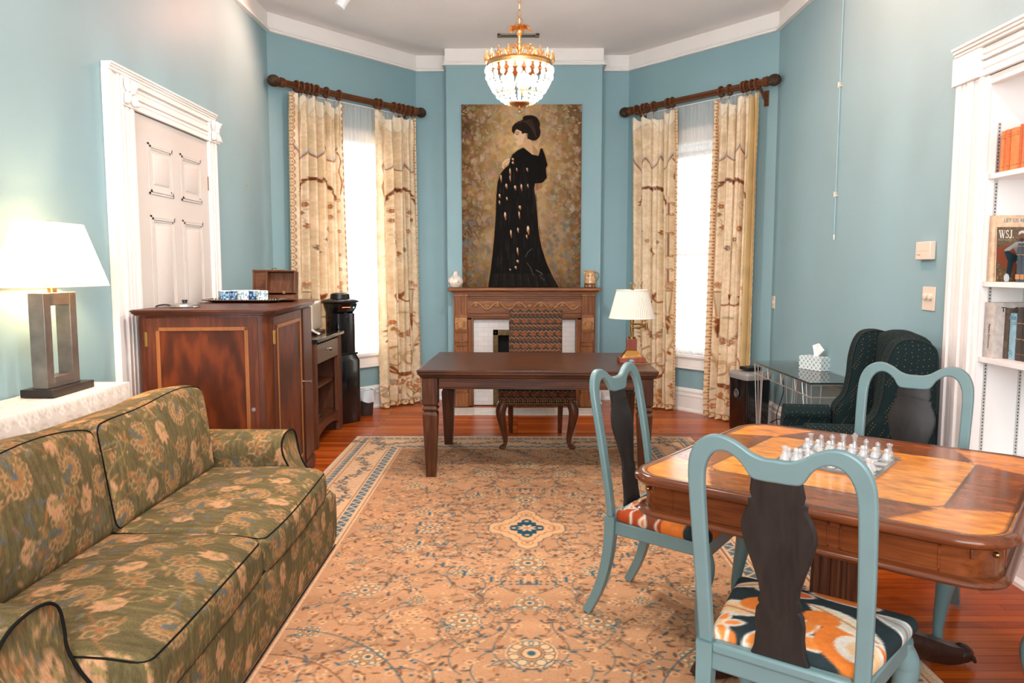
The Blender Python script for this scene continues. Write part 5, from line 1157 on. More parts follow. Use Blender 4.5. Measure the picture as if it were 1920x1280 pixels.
def cab_door(p, q, s0, s1, hinge_left, lockside):
    M, L = face(p, q); z0, z1 = .11, ZC - .045
    m = MB(M); m.bx((s0, z0, .0005), (s1, z1, .010)); lf = m.build('door', MG(2), cb, bevel=.0015)
    w = .075; m = MB(M); m.bx((s0 + w, z0 + w + .02, .0098), (s1 - w, z1 - w, .0104)); m.build('door_panel', FW, lf)
    m = MB(M)
    for u0, u1, v0, v1 in ((s0 + w - .022, s0 + w, z0 + w - .002, z1 - w + .022), (s1 - w, s1 - w + .022, z0 + w - .002, z1 - w + .022), (s0 + w - .022, s1 - w + .022, z1 - w, z1 - w + .022), (s0 + w - .022, s1 - w + .022, z0 + w - .002, z0 + w + .02)): m.bx((u0, v0, .0095), (u1, v1, .0165))
    m.build('inlay_band', STR, lf, bevel=.003)
    m = MB(M)
    hs = s0 if hinge_left else s1
    for z in (z1 - .12, z0 + .16): m.bx((hs - .009, z - .04, .002), (hs + .009, z + .04, .0125)); m.cyl((hs, z - .042, .0125), (hs, z + .042, .0125), .005, n=8)
    m.build('hinge', BRASS, lf)
    ls = s1 - .035 if hinge_left else s0 + .035; m = MB(M); m.cyl((ls, .66, .0095), (ls, .66, .013), .012, n=14); m.cyl((ls, .66, .013), (ls, .66, .0165), .004, n=8)
    m.build('lock', STEEL, lf)
    return M
M1 = cab_door(FL, FR, .085, .70, True, 1)
L_ = (Vector(BR) - Vector(FR)).length; M2 = cab_door(FR, BR, .09, .90, True, 1)
MB(M2).bx((.97, .11, .0005), (L_ - .06, ZC - .045, .009)).build('end_stile', MG(2), cb, bevel=.002)
m = MB(M2); m.cyl((.855, .70, .0005), (.855, .70, .028), .006, n=8); m.cyl((.855, .70, .028), (.855, .70, .07), .0035, n=8); m.tube([(.855 + .010 * cos(a), .70 + .010 * sin(a), .075) for a in np.linspace(0, 2 * pi, 12, endpoint=False)], .002, 5, closed=True); m.build('key', STEEL, cb)

# ------------------------------------------------------------------ things on the cabinet
ZT = ZC + .0006
SIL = mat('tarnished_silver', (186, 180, 172), rough=.22, metal=1, noise=.12, nscale=30)
t = thing('serving_tray', 'silver tray with gadrooned rim under the blue and white cups', 'tray', (-1.905, 5.33, ZT)); A = TR(-1.905, 5.33, ZT)
def oct_(a, b, c): return [(a - c, -b), (a, -b + c), (a, b - c), (a - c, b), (-a + c, b), (-a, b - c), (-a, -b + c), (-a + c, -b)]
m = MB(A); rg = [[(x, y, z) for x, y in oct_(a, b, c)] for a, b, c, z in ((.205, .11, .05, 0.0005), (.215, .118, .05, .004), (.262, .148, .06, .017), (.264, .150, .06, .019), (.262, .148, .06, .020), (.214, .117, .05, .0065))]
m.loft(rg); m.build('tray_dish', SIL, t, smooth=20)
m = MB(A); P = oct_(.262, .148, .06); n = len(P)
for i in range(n):
    a, b = P[i], P[(i + 1) % n]; k = max(2, int(math.hypot(b[0] - a[0], b[1] - a[1]) / .017))
    for j in range(k): m.ball((a[0] + (b[0] - a[0]) * j / k, a[1] + (b[1] - a[1]) * j / k, .020), .0065, 6)
m.build('rim_beading', SIL, t)
cc = Canvas(.28, .08, 900, (40, 92, 140), True); r = np.random.default_rng(8); z = cc.noise(.35, (20, 8), 6)
for k in range(46): x, y = r.random() * .28, .01 + r.random() * .062; cc.leaf(x, y, .010 + .018 * r.random(), .008, r.random() * 6.3, (206, 216, 222) if k % 3 else (110, 156, 190))
for k in range(9): x = r.random() * .28; cc.ell(x, .045 + .015 * r.random(), .012, .010, (150, 178, 186)); cc.stroke([(x, .03), (x + .01, .05)], .002, (24, 62, 112))
cc.a[:int(.006 * 900)] = .93; cc.a[int(.069 * 900):] = np.array((220, 228, 230)) / 255.
c2 = Canvas(.28, .08, 900, (216, 224, 224), True)
for k in range(60): x, y = r.random() * .28, .008 + r.random() * .066; c2.leaf(x, y, .008 + .018 * r.random(), .007, r.random() * 6.3, (84, 128, 142) if k % 3 else (60, 100, 130))
for k in range(9): x = r.random() * .28; c2.ell(x, .04 + .02 * r.random(), .010, .008, (128, 166, 176))
POT = vmat('printed_china', rough=.18, weave=.02, wscale=40, coat=.4)
cups = [(-2.03, 5.285, cc, 'dark blue and white cup at the left front of the silver tray'), (-1.985, 5.365, cc, 'dark blue and white cup, second from left on the silver tray'), (-1.925, 5.405, cc, 'dark blue and white cup with pinkish rim at back of the tray'),
        (-1.90, 5.275, c2, 'pale blue and white cup at the centre front of the silver tray'), (-1.855, 5.375, cc, 'dark blue and white cup between the two pale cups on the tray'), (-1.775, 5.30, c2, 'pale blue and white cup at right end of the silver tray')]
for x, y, cv, lab in cups:
    t = thing('cup', lab, 'cup', (x, y, ZT + .0075), random.random() * 6, 'blue and white cups on the silver tray')
    m = MB(TR(x, y, ZT + .0075)); pr = [(.030, 0), (.036, .002), *[(.039 + .002 * k / 24, .01 + .064 * k / 24) for k in range(25)], (.0395, .0755), (.0375, .074), (.037, .04), (.034, .008), (.0, .006)]; m.lathe(pr, 72); o = m.build('cup_body', POT, t, smooth=50)
    V, _ = coords(o); ins = np.hypot(V[:, 0], V[:, 1]) < .038; col = cv.sample((np.arctan2(V[:, 1], V[:, 0]) + pi) / (2 * pi) * .28, np.clip(V[:, 2] + .0, .001, .078)); paint(o, col)
    # rings of extra vertices carry the print
t = thing('kettle_base', 'round steel warming plate with black knob at left of cabinet top', 'kettle base', (-2.03, 4.56, ZT)); A = TR(-2.02, 4.62, ZT)
m = MB(A); m.lathe([(.086, 0.0003), (.088, .004), (.084, .007), (.083, .018), (.075, .022), (.02, .026)], 40); m.build('plate', STEEL, t, smooth=40)
m = MB(A); m.lathe([(.014, .026), (.013, .034), (.017, .036), (.017, .044), (.012, .046)], 20); m.build('knob', BLACK, t)
m = MB(A); m.tube(smooth_path([(-.075, .0, .010), (-.11, -.015, .016), (-.145, -.03, .012), (-.16, -.04, .004)], 5), .005, 8); m.build('handle', BLACK, t)
BX = lambda ax: wood('box_wood_%d' % ax, (78, 42, 22), (120, 72, 42), ax, 3, rough=.4)
t = thing('wooden_box', 'open wooden box with raised lid behind the tray on the cabinet', 'box', (-1.72, 5.56, ZT)); X0, X1 = -1.825, -1.615
m = MB(); m.bx((X0, 5.50, ZT), (X1, 5.615, ZT + .045)); m.build('box_body', BX(0), t, bevel=.002)
A = TR(-1.72, 5.605, ZT + .047) @ Matrix.Rotation(-.16, 4, 'X'); w2 = .105; m = MB(A)
m.bx((-w2, .0, 0), (w2, .012, .165)); m.bx((-w2, -.08, 0), (-w2 + .008, 0, .165)); m.bx((w2 - .008, -.08, 0), (w2, 0, .165)); m.bx((-w2 + .008, -.08, .157), (w2 - .008, 0, .165)); m.bx((-w2 + .008, -.08, 0), (w2 - .008, 0, .008)); m.build('lid', BX(2), t, bevel=.002)
m = MB(A); m.box((0.03, -.082, .003), (.02, .006, .02)); m.build('catch', BRASS, t)
t = thing('wooden_tray', 'dark wooden panel leaning behind the open box on the cabinet', 'tray', (-1.83, 5.66, ZT)); A = TR(-1.84, 5.652, ZT + .001) @ Matrix.Rotation(-.06, 4, 'X'); m = MB(A)
m.bx((-.12, 0, 0), (.12, .008, .225)); 
for u0, u1, v0, v1 in ((-.12, -.106, 0, .225), (.106, .12, 0, .225), (-.12, .12, .212, .225), (-.12, .12, 0, .013)): m.bx((u0, -.012, v0), (u1, 0, v1))
m.build('panel', BX(0), t, bevel=.002); m = MB(A); m.tube([(.02, -.006, .222), (.03, -.006, .236), (.055, -.006, .236), (.065, -.006, .222)], .003, 6); m.build('handle', BRASS, t)
m = MB(TR(-1.64, 5.41, ZT)); m.lathe([(.04, .0003), (.05, .003), (.08, .012), (.088, .018), (.086, .019), (.05, .006), (0, .004)], 36); single(m, 'silver_dish', SIL, 'small shallow silver dish right of the tray on the cabinet', 'dish', (-1.64, 5.41, ZT), smooth=50)

# ================================================================== small cabinet with granite top
sc = thing('side_cabinet', 'small dark wooden cabinet with granite top and open shelves by the window', 'cabinet', (-1.86, 6.56, 0)); ZG = .905
X0, X1, Y0_, Y1_ = -2.08, -1.63, 6.11, 7.02
GR = mat('black_granite', (34, 33, 34), rough=.12, noise=.9, nscale=160, coat=.4)
MB().bx((X0 - .005, Y0_ - .015, ZG - .03), (X1 + .025, Y1_ + .015, ZG)).build('granite_top', GR, sc, bevel=.004)
BRN = lambda ax: wood('brown_oak_%d' % ax, (74, 38, 22), (110, 62, 38), ax, 2.6, rough=.4, coat=.15)
m = MB(); m.bx((X0, Y0_, .001), (X1 - .04, Y0_ + .025, ZG - .031)); m.bx((X0, Y1_ - .025, .001), (X1 - .04, Y1_, ZG - .031)); m.bx((X0, Y0_, .12), (X0 + .015, Y1_, ZG - .031)); m.bx((X0, Y0_ + .02, .165), (X1 - .03, Y1_ - .02, .185)); m.build('carcass', BRN(2), sc)
MB().bx((X1 - .04, Y0_, .001), (X1, Y0_ + .06, ZG - .031)).build('stile', BRN(2), sc, bevel=.003); MB().bx((X1 - .04, Y1_ - .13, .001), (X1, Y1_, ZG - .031)).build('stile', BRN(2), sc, bevel=.003)
m = MB(); FRM = FRAME((X1 - .036, Y0_ + .06, 0), (0, 1, 0), (0, 0, 1), (1, 0, 0)); wv = Y1_ - Y0_ - .19; P = [(0, .185), (wv, .185), (wv, .075)] + [(wv - wv * t_, .075 + .055 * sin(pi * t_) ** .6) for t_ in np.linspace(.06, .94, 16)] + [(0, .075)]; m.prism(P, 0, .03, FRM); m.build('valance', BRN(1), sc)
dr = MB().bx((X1 - .03, Y0_ + .065, .695), (X1 - .002, Y1_ - .135, .855)).build('drawer', mat('drawer_front', (104, 78, 60), rough=.35, noise=.1), sc, bevel=.002)
m = MB(); m.tube(smooth_path([(X1 - .002, 6.50, .79), (X1 + .028, 6.50, .795), (X1 + .032, 6.53, .785), (X1 + .012, 6.56, .77)], 5), [.006] * 16, 8); m.ball((X1 + .002, 6.50, .79), .010, 8); m.build('drawer_pull', STEEL, dr)
MB().bx((X0 + .016, Y0_ + .026, .46), (X1 - .06, Y1_ - .026, .48)).build('shelf', BRN(1), sc)
m = MB(); m.bx((-1.92, 6.30, .4806), (-1.72, 6.50, .58)); m.cyl((-1.72, 6.42, .54), (-1.705, 6.42, .54), .03); m.box((-1.80, 6.40, .60), (.12, .12, .036)); single(m, 'black_gadget', BLACK, 'small black appliance on the middle shelf of the granite-topped cabinet', 'appliance', (-1.82, 6.4, .4806), bevel=.006)
m = MB(); m.bx((-1.98, 6.26, .1856), (-1.70, 6.55, .235)); m.bx((-1.95, 6.28, .235), (-1.74, 6.50, .262)); single(m, 'black_case', BLACK, 'flat black case on the bottom shelf of the granite-topped cabinet', 'case', (-1.84, 6.4, .1856), bevel=.005)
t = thing('card_stand', 'tilted clear stand with small white card on the granite top', 'card stand', (-1.70, 6.56, ZG + .0006)); A = TR(-1.70, 6.56, ZG + .0006) @ RZ(pi / 2 + .15) @ Matrix.Rotation(-1.05, 4, 'X')
m = MB(A); m.bx((-.075, 0, 0), (.075, .002, .105)); m.build('acrylic', glassy('acrylic', clear=.9), t)
m = MB(A); m.bx((-.07, -.0012, .008), (.07, -.0002, .1)); cd = m.build('card', mat('white_card', (238, 236, 232), rough=.5), t)
m = MB(A); m.bx((.02, -.0018, .035), (.052, -.0013, .067)); 
for k in range(4): m.bx((-.06, -.0018, .03 + k * .014), (.005, -.0013, .034 + k * .014))
m.build('print', mat('grey_print', (120, 118, 116), rough=.6), cd)
t = thing('cream_box', 'cream boxy appliance on the granite top below the gold curtain', 'appliance', (-1.88, 6.72, ZG + .0006)); CRM = mat('cream_enamel', (214, 196, 172), rough=.3, noise=.04, coat=.2)
m = MB(); m.rbox((-1.90, 6.76, ZG + .155), (.24, .34, .27), .035, .02); m.build('housing', CRM, t, smooth=60)
m = MB(); m.bx((-2.01, 6.60, ZG + .0008), (-1.75, 6.92, ZG + .022)); m.bx((-2.0, 6.62, ZG + .287), (-1.80, 6.90, ZG + .297)); m.build('base_trim', mat('brown_trim', (120, 84, 58), rough=.4, metal=.3), t, bevel=.003)

# ================================================================== water dispenser, bin
wl = math.atan2(WM1[1][0], WM1[0][0]); Wc = WM1 @ Vector((.50, -.335, 0))
t = thing('water_dispenser', 'tall black water dispenser in front of the left window curtain', 'water dispenser', (Wc.x, Wc.y, 0), wl); A = TR(Wc.x, Wc.y, 0) @ RZ(wl)
def rr(a, b, r, n=4, yo=0):
    P = []
    for cx_, cy_, a0 in ((a - r, b - r, 0), (-a + r, b - r, pi / 2), (-a + r, -b + r, pi), (a - r, -b + r, 3 * pi / 2)): P += [(cx_ + r * cos(a0 + k * pi / 2 / n), cy_ + r * sin(a0 + k * pi / 2 / n) + yo) for k in range(n + 1)]
    return P
GB = mat('gloss_black', (14, 14, 15), rough=.18, coat=.4, noise=.05)
m = MB(A); m.loft([[(x, y, z) for x, y in rr(a, b, .05)] for a, b, z in ((.135, .13, .001), (.14, .135, .02), (.14, .135, .60), (.135, .13, .615), (.118, .115, .655))]); m.build('lower_body', GB, t, smooth=30)
m = MB(A); m.loft([[(x, y, z) for x, y in rr(.115, a, .05, yo=yo)] for a, yo, z in ((.108, .005, .64), (.108, .005, .66), (.108, .005, 1.05))]); m.loft([[(x, y, z) for x, y in rr(a, b, .06, yo=yo)] for a, b, yo, z in ((.12, .095, .015, 1.05), (.132, .115, 0, 1.10), (.135, .128, 0, 1.145))]); m.build('upper_body', GB, t, smooth=30)
m = MB(A); m.loft([[(x, y, z) for x, y in rr(a, b, .07)] for a, b, z in ((.13, .125, 1.146), (.15, .14, 1.155), (.152, .142, 1.165), (.14, .13, 1.178), (.09, .085, 1.19), (.085, .08, 1.235), (.06, .055, 1.245))]); m.build('lid', BLACK, t, smooth=40)
m = MB(A); m.cyl((0, -.07, 1.05), (0, -.10, 1.0), .022, n=14); m.box((0, -.085, .98), (.05, .04, .05)); m.bx((-.115, -.11, .655), (.115, -.08, .675)); m.build('tap', BLACK, t, bevel=.003)
m = MB(A); m.bx((-.07, -.1185, 1.108), (.03, -.1165, 1.118)); m.build('red_indicator', mat('red_light', (255, 96, 60), rough=.4, emit=(1, .22, .08), estr=2.2), t)
m = MB(A); m.bx((.06, -.1185, 1.10), (.075, -.1165, 1.125)); m.build('blue_indicator', mat('blue_light', (90, 170, 230), rough=.4, emit=(.2, .6, 1), estr=1.5), t)
t = thing('waste_bin', 'small dark bin with a white plastic liner under the left window', 'bin', (-1.535, 7.62, 0)); A = TR(-1.535, 7.62, 0)
m = MB(A); m.lathe([(.066, .001), (.07, .006), (.088, .255), (.085, .255), (.066, .01), (0, .01)], 32); m.build('bin_body', mat('brown_bin', (58, 48, 44), rough=.5, noise=.2), t, smooth=40)
m = MB(A); n = 40; rg = []
for z, r0, wv in ((.24, .080, 0), (.262, .089, .002), (.262, .094, .004), (.22, .098, .007), (.17, .096, .008), (.145, .094, .012)): rg.append([((r0 + wv * sin(5 * a + z * 60) + wv * .6 * sin(11 * a)) * cos(a), (r0 + wv * sin(5 * a + z * 60)) * sin(a), z + (.012 * sin(3 * a + 1) if wv > .006 else 0)) for a in np.linspace(0, 2 * pi, n, endpoint=False)])
m.loft(rg, cap=False); m.build('bin_liner', mat('plastic_liner', (222, 228, 230), rough=.3, alpha=.9), t, smooth=60)
# ================================================================== rug
RW, RL = 2.92, 4.76; RX, RY = .055, 4.21
def rug_canvas():
    c = Canvas(RW, RL, 220, (178, 130, 94)); r = np.random.default_rng(21)
    blu, dk, crm, rus, tan = (62, 88, 98), (112, 74, 50), (208, 168, 126), (164, 102, 64), (190, 160, 128)
    c.noise(.05, (6, 60), 1); c.noise(.05, (3, 24), 2)
    S = [(1, 1), (-1, 1), (1, -1), (-1, -1)]; cx, cy = RW / 2, RL / 2
    def st4(P, w, col):
        for a, b in S: c.stroke([(cx + a * x, cy + b * y) for x, y in P], w, col)
    def el4(x, y, rx, ry, col, ring=0):
        for a, b in S: c.ell(cx + a * x, cy + b * y, rx, ry, col, ring=ring)
    def lf4(x, y, L, w, an, col, line=None):
        for a, b in S: c.leaf(cx + a * x, cy + b * y, L, w, math.atan2(b * sin(an), a * cos(an)), col, line, .004)
    def palm(x, y, R, col=crm):                                   # rosette outlined by small petals
        R *= .82; el4(x, y, R * 1.0, R * 1.08, (188, 140, 102)); el4(x, y, R * 1.02, R * 1.1, col, .005)
        for k in range(9):
            a = 2 * pi * k / 9; px, py_ = x + R * .72 * cos(a), y + R * .80 * sin(a); el4(px, py_, R * .22, R * .22, col); el4(px, py_, R * .24, R * .24, blu if k % 2 else dk, .0045)
        el4(x, y, R * .42, R * .46, (204, 162, 120)); el4(x, y, R * .42, R * .46, dk, .0045); el4(x, y, R * .16, R * .18, blu)
        for a in (.6, 2.2): lf4(x + R * .9, y + R * .5, R * .8, R * .22, a, None, blu)
    # scrolling vines
    for k in range(120):
        x, y = r.random() * (cx - .5), r.random() * (cy - .5); a = r.random() * 6.3; P = [(x, y)]; s_ = 1 if r.random() < .5 else -1
        for i in range(8): a += s_ * (.16 + .3 * r.random()); P.append((P[-1][0] + .045 * cos(a), P[-1][1] + .05 * sin(a)))
        P = [p for p in P if abs(p[0]) < cx - .46 and abs(p[1]) < cy - .46]
        if len(P) < 3: continue
        st4(smooth_path(P, 3), .0042, (blu, (124, 92, 70), (150, 112, 80))[k % 3])
        for i, p in enumerate(P):
            if i % 2: lf4(p[0], p[1], .036, .012, a + i, (blu, dk, crm)[(k + i) % 3] if (k + i) % 2 else None, (blu, dk)[i % 2])
    for k in range(900):
        x, y = r.random() * (cx - .48), r.random() * (cy - .48); q = r.random()
        if q < .45: lf4(x, y, .02 + .026 * r.random(), .010, r.random() * 6.3, (blu, dk, rus, crm)[k % 4])
        elif q < .7: el4(x, y, .008, .007, (blu, crm, dk)[k % 3])
        else: el4(x, y, .018, .016, crm, .004); el4(x, y, .006, .006, rus)
    for x, y, R in ((.32, .62, .07), (.62, .30, .075), (.75, .85, .085), (.28, 1.15, .085), (.62, 1.45, .08), (.82, 1.75, .07), (.22, 1.72, .085), (.5, .95, .055), (.85, .5, .05), (.46, 1.82, .05), (.9, 1.25, .06)): palm(x, y, R)
    palm(0, .52, .10); palm(0, .98, .08); palm(0, 1.42, .12); palm(0, 1.78, .07); palm(.55, 0, .08); palm(.85, 0, .06)
    for k in range(7):                                              # stepped brackets round the medallion
        t = .12 + .22 * k; x, y = .62 * cos(t * 1.05), .78 * sin(t * 1.05)
        st4([(x, y), (x, y - .05)], .014, blu); 
        for j in range(4): el4(x - .03 - .03 * j, y, .008, .007, blu)
        st4([(x - .02, y - .02), (x - .02, y - .07)], .006, crm)
    # central medallion
    P = [(x * .54, y * .84) for x, y in [(.40, 0), (.40, .06), (.36, .10), (.27, .12), (.24, .17), (.17, .20), (.15, .25), (.11, .27), (.11, .33), (.07, .36), (0, .40)]]
    full = [(x, y) for x, y in P] + [(-x, y) for x, y in P[::-1]] + [(-x, -y) for x, y in P] + [(x, -y) for x, y in P[::-1]]
    c.poly([(cx + x, cy + y) for x, y in full], (202, 156, 114)); c.stroke([(cx + x, cy + y) for x, y in full + full[:1]], .007, (92, 88, 84))
    c.stroke([(cx + x * .72, cy + y * .66) for x, y in full + full[:1]], .008, rus)
    P = [(x * .53, y * .78) for x, y in [(.185, 0), (.17, .05), (.12, .06), (.10, .06), (.10, .12), (.06, .12), (.05, .17), (0, .20)]]; full = P + [(-x, y) for x, y in P[::-1]] + [(-x, -y) for x, y in P] + [(x, -y) for x, y in P[::-1]]
    c.poly([(cx + x, cy + y) for x, y in full], (34, 68, 84)); c.flower(cx, cy, .06, 8, (206, 164, 122), (182, 120, 80), None, pi / 8)
    for a, b in ((.074, 0), (-.074, 0), (0, .115), (0, -.115)): c.ell(cx + a, cy + b, .013, .015, (206, 164, 122)); c.ell(cx + a, cy + b, .006, .007, rus)
    for a, b in ((.155, 0), (-.155, 0), (0, .235), (0, -.235)): c.ell(cx + a, cy + b, .034, .036, rus, ring=.006); c.ell(cx + a, cy + b, .012, .012, (140, 112, 84))
    # corner pieces
    for a, b in S:
        for k in (0, 2): rr = .62 - .09 * k; c.stroke([(cx + a * (cx - .44 - rr * cos(t)), cy + b * (cy - .44 - rr * 1.15 * sin(t))) for t in np.linspace(0, pi / 2, 20)], .010 if k % 2 else .006, (blu, crm, dk, blu, rus)[k])
    # borders
    X, Y = np.meshgrid((np.arange(c.W) + .5) / c.res, (np.arange(c.H) + .5) / c.res); d = np.minimum(np.minimum(X, RW - X), np.minimum(Y, RL - Y)); along = np.where(np.minimum(X, RW - X) < np.minimum(Y, RL - Y), Y, X)
    n1 = .9 + .2 * r.random((c.H, c.W))[..., None]
    def band(a, b, col): q = (d >= a) & (d < b); c.a[q] = (np.array(col) / 255. * n1)[q]; return q
    band(0, .46, (206, 164, 127)); band(0, .022, (206, 178, 150))
    q = band(.065, .115, (104, 112, 116)); zig = q & (np.abs(((along / .07) % 1) - .5) * 2 > (d - .065) / .05 * .9) & (((along / .07) % 1) > .25); c.a[zig] = np.array((196, 166, 132)) / 255.
    q = band(.365, .42, (86, 102, 110)); ph = (along / .085) % 1; zig = q & (np.abs(np.abs(ph - .5) * 2 - (d - .365) / .055) < .17); c.a[zig] = np.array((206, 172, 134)) / 255.
    for a in (.045, .135, .345, .44): band(a, a + .006, dk)
    rs = np.random.default_rng(4)
    def bmap(t, o):                                                # border strip position -> rug position
        if t < RL: return (o, t)
        t -= RL
        if t < RW: return (t, RL - o)
        t -= RW
        if t < RL: return (RW - o, RL - t)
        return (RW - (t - RL), o)
    T = 2 * (RW + RL); k = 0; t = .1
    while t < T:
        o = .24 + .05 * sin(t * 9); p = bmap(t, o)
        if k % 4 == 0: 
            for j in range(9): a = 2 * pi * j / 9; c.ell(p[0] + .04 * cos(a), p[1] + .04 * sin(a), .009, .009, (blu, crm, dk)[j % 3])
            c.ell(*p, .018, .018, rus)
        for j in range(3): a = rs.random() * 6.3; c.leaf(p[0], p[1], .05, .014, a, (blu, (150, 112, 84), (206, 176, 142))[j] if k % 2 else None, ((120, 100, 84), blu)[k % 2], .0045)
        t += .042; k += 1
    z = r.random((c.H, c.W)); c.a *= (1 + .10 * (z[..., None] - .5))
    return c
rc = rug_canvas(); ru = thing('rug', 'large worn persian rug in salmon and blue under the desk and chairs', 'rug', (RX, RY, 0))
nu, nv = int(RW / .0046), int(RL / .0046); ZRG = .0075
u = np.linspace(0, RW, nu + 1); v = np.linspace(0, RL, nv + 1); UU, VV = np.meshgrid(u, v); me = bpy.data.meshes.new('rug_pile'); nV = (nu + 1) * (nv + 1)
co = np.zeros((nV, 3), dtype=np.float32); co[:, 0] = UU.ravel() - RW / 2; co[:, 1] = VV.ravel() - RL / 2; co[:, 2] = ZRG
me.vertices.add(nV); me.vertices.foreach_set('co', co.ravel()); i = np.arange(nu * nv); q0 = (i // nu) * (nu + 1) + i % nu; L = np.stack([q0, q0 + 1, q0 + nu + 2, q0 + nu + 1], 1).ravel().astype(np.int32)
me.loops.add(len(L)); me.loops.foreach_set('vertex_index', L); me.polygons.add(nu * nv); me.polygons.foreach_set('loop_start', (i * 4).astype(np.int32)); me.update(calc_edges=True)
ro = bpy.data.objects.new('rug_pile', me); COL.objects.link(ro); ro.parent = ru; paint(ro, rc.sample(UU.ravel(), VV.ravel())); me.materials.append(vmat('rug_wool', rough=.95, weave=.16, wscale=330, spec=.1, bump=.3))
m = MB(); m.bx((RX - RW / 2, RY - RL / 2, .0005), (RX + RW / 2, RY + RL / 2, ZRG - .001)); m.build('rug_backing', mat('rug_edge', (170, 146, 120), rough=.95, noise=.2, nscale=60), ru)
for y, nm in ((RY - RL / 2, -1), (RY + RL / 2, 1)):
    m = MB()
    for k in range(340):
        x = RX - RW / 2 + RW * (k + .5) / 340; m.tube([(x, y, .005), (x + .003 * sin(k * 2.3), y + nm * .012, .004), (x + .006 * sin(k * 1.7), y + nm * (.022 + .006 * sin(k)), .0015)], .0017, 4)
    m.build('fringe', mat('rug_fringe', (206, 188, 164), rough=.95), ru); ru.children[-1]['kind'] = 'stuff'

# ================================================================== dining table
TU = math.atan2(-.62, .784); TC = (1.164, 2.676); TZ = .77; TM = TR(*TC, 0) @ RZ(TU); HU = .578
tb = thing('dining_table', 'square burl-inlaid wooden pedestal table with rounded corners holding the chess set', 'table', (*TC, 0), TU)
def rrect(a, b, r, n=10): return rr(a, b, r, n)
def dens(P, step):
    out = []
    for a, b in zip(P, P[1:] + P[:1]):
        n = max(1, int(math.hypot(b[0] - a[0], b[1] - a[1]) / step)); out += [(a[0] + (b[0] - a[0]) * i / n, a[1] + (b[1] - a[1]) * i / n) for i in range(n)]
    return out
tc_ = Canvas(1.16, 1.16, 260, (230, 142, 54)); X, Y = np.meshgrid((np.arange(tc_.W) + .5) / 260 - .58, (np.arange(tc_.H) + .5) / 260 - .58)
tc_.noise(.14, (16, 60), 5, (1, 1, 1)); tc_.noise(.12, (44, 90), 6)
inl = (np.abs(X) < .37) & (np.abs(Y) < .34); side = (~inl) & (((np.abs(Y) >= .34) & (np.abs(X) < .36 - (np.abs(Y) - .34) * .5)) | ((np.abs(X) >= .37) & (np.abs(Y) < .33 - (np.abs(X) - .37) * .5)))
tc_.a[side] *= np.array((.60, .50, .50)); tc_.a[~inl & ~side] *= np.array((.98, .93, .88)); P = dens(rrect(.37, .34, .06), .02); tc_.stroke([(x + .58, y + .58) for x, y in P + P[:1]], .007, (70, 40, 24)); P = dens(rrect(.538, .538, .10), .02); tc_.stroke([(x + .58, y + .58) for x, y in P + P[:1]], .008, (58, 34, 20))
OLn = dens(rrect(.545, .545, .11, 14), .011); m = MB(TM); rings = [[(x * s, y * s, TZ) for x, y in OLn] for s in np.linspace(.004, 1, 96)]; m.loft(rings, cap=False); o = m.build('tabletop', vmat('burl_veneer', rough=.16, weave=.10, wscale=60, wstretch=(.4, 1, 1), coat=.05, spec=.35), tb, smooth=20)
V, _ = coords(o); paint(o, tc_.sample(V[:, 0] + .58, V[:, 1] + .58))
RIM = wood('rim_wood', (76, 36, 16), (122, 64, 32), 0, 3, rough=.10, coat=1.)
m = MB(TM); pr = [(.545, .7695), (.556, .7725), (.570, .768), (.578, .757), (.576, .746), (.566, .739), (.552, .737), (.54, .733), (.50, .733)]; base_ = rrect(1, 1, 1, 14)
m.loft([[(x, y, z) for x, y in rrect(a, a, .11 + (a - .545), 14)] for a, z in pr], cap=False); m.build('rim', RIM, tb, smooth=50)
m = MB(TM); m.loft([[(x, y, z) for x, y in rrect(a, a, .10, 14)] for a, z in ((.535, .733), (.535, .648), (.46, .648), (.46, .733))], cap=False)
for s in range(4):
    A = TM @ RZ(s * pi / 2); 
    for x0, x1 in ((-.40, -.14), (-.11, .11), (.14, .40)):
        for u0, u1, v0, v1 in ((x0, x1, .722, .728), (x0, x1, .655, .661), (x0, x0 + .006, .655, .728), (x1 - .006, x1, .655, .728)): m.bx((u0, -.538, v0), (u1, -.5345, v1), A)
m.build('table_apron', RIM, tb, smooth=40)
m = MB(TM); m.loft([[(x, y, z) for x, y in rrect(a, a, .11, 14)] for a, z in ((.50, .652), (.538, .652), (.556, .646), (.560, .637), (.555, .628), (.538, .622), (.50, .622), (.46, .63))], cap=False); m.build('lower_moulding', RIM, tb, smooth=50)
for s in range(4):
    A = TM @ RZ(s * pi / 2 + pi / 4) ; d_ = .565 * math.sqrt(2) - .11 * (math.sqrt(2) - 1) * 1.0 - .046; mm = MB(A); mm.bx((-.045, -d_ - .004, .702), (.045, -d_ + .006, .730)); o = mm.build('corner_drawer', RIM, tb, bevel=.002); mm = MB(A); mm.ball((.02, -d_ - .012, .716), (.008, .010, .008), 8); mm.build('drawer_knob', BRASS, o)
PD = wood('pedestal_wood', (62, 32, 18), (104, 58, 32), 2, 3, rough=.28, coat=.35)
m = MB(TM); n = 64; m.loft([[(r_ * (1 if k % 4 < 2 else .90) * cos(2 * pi * k / n), r_ * (1 if k % 4 < 2 else .90) * sin(2 * pi * k / n), z) for k in range(n)] for r_, z in ((.105, .15), (.098, .3), (.092, .56))]); m.lathe([(.12, .56), (.14, .575), (.15, .60), (.20, .622)], 32); m.lathe([(.15, .09), (.16, .11), (.14, .14), (.115, .155)], 32); m.build('pedestal', PD, tb, smooth=30)
DF = wood('dark_foot', (30, 18, 14), (56, 32, 22), 0, 3, rough=.3, coat=.3)
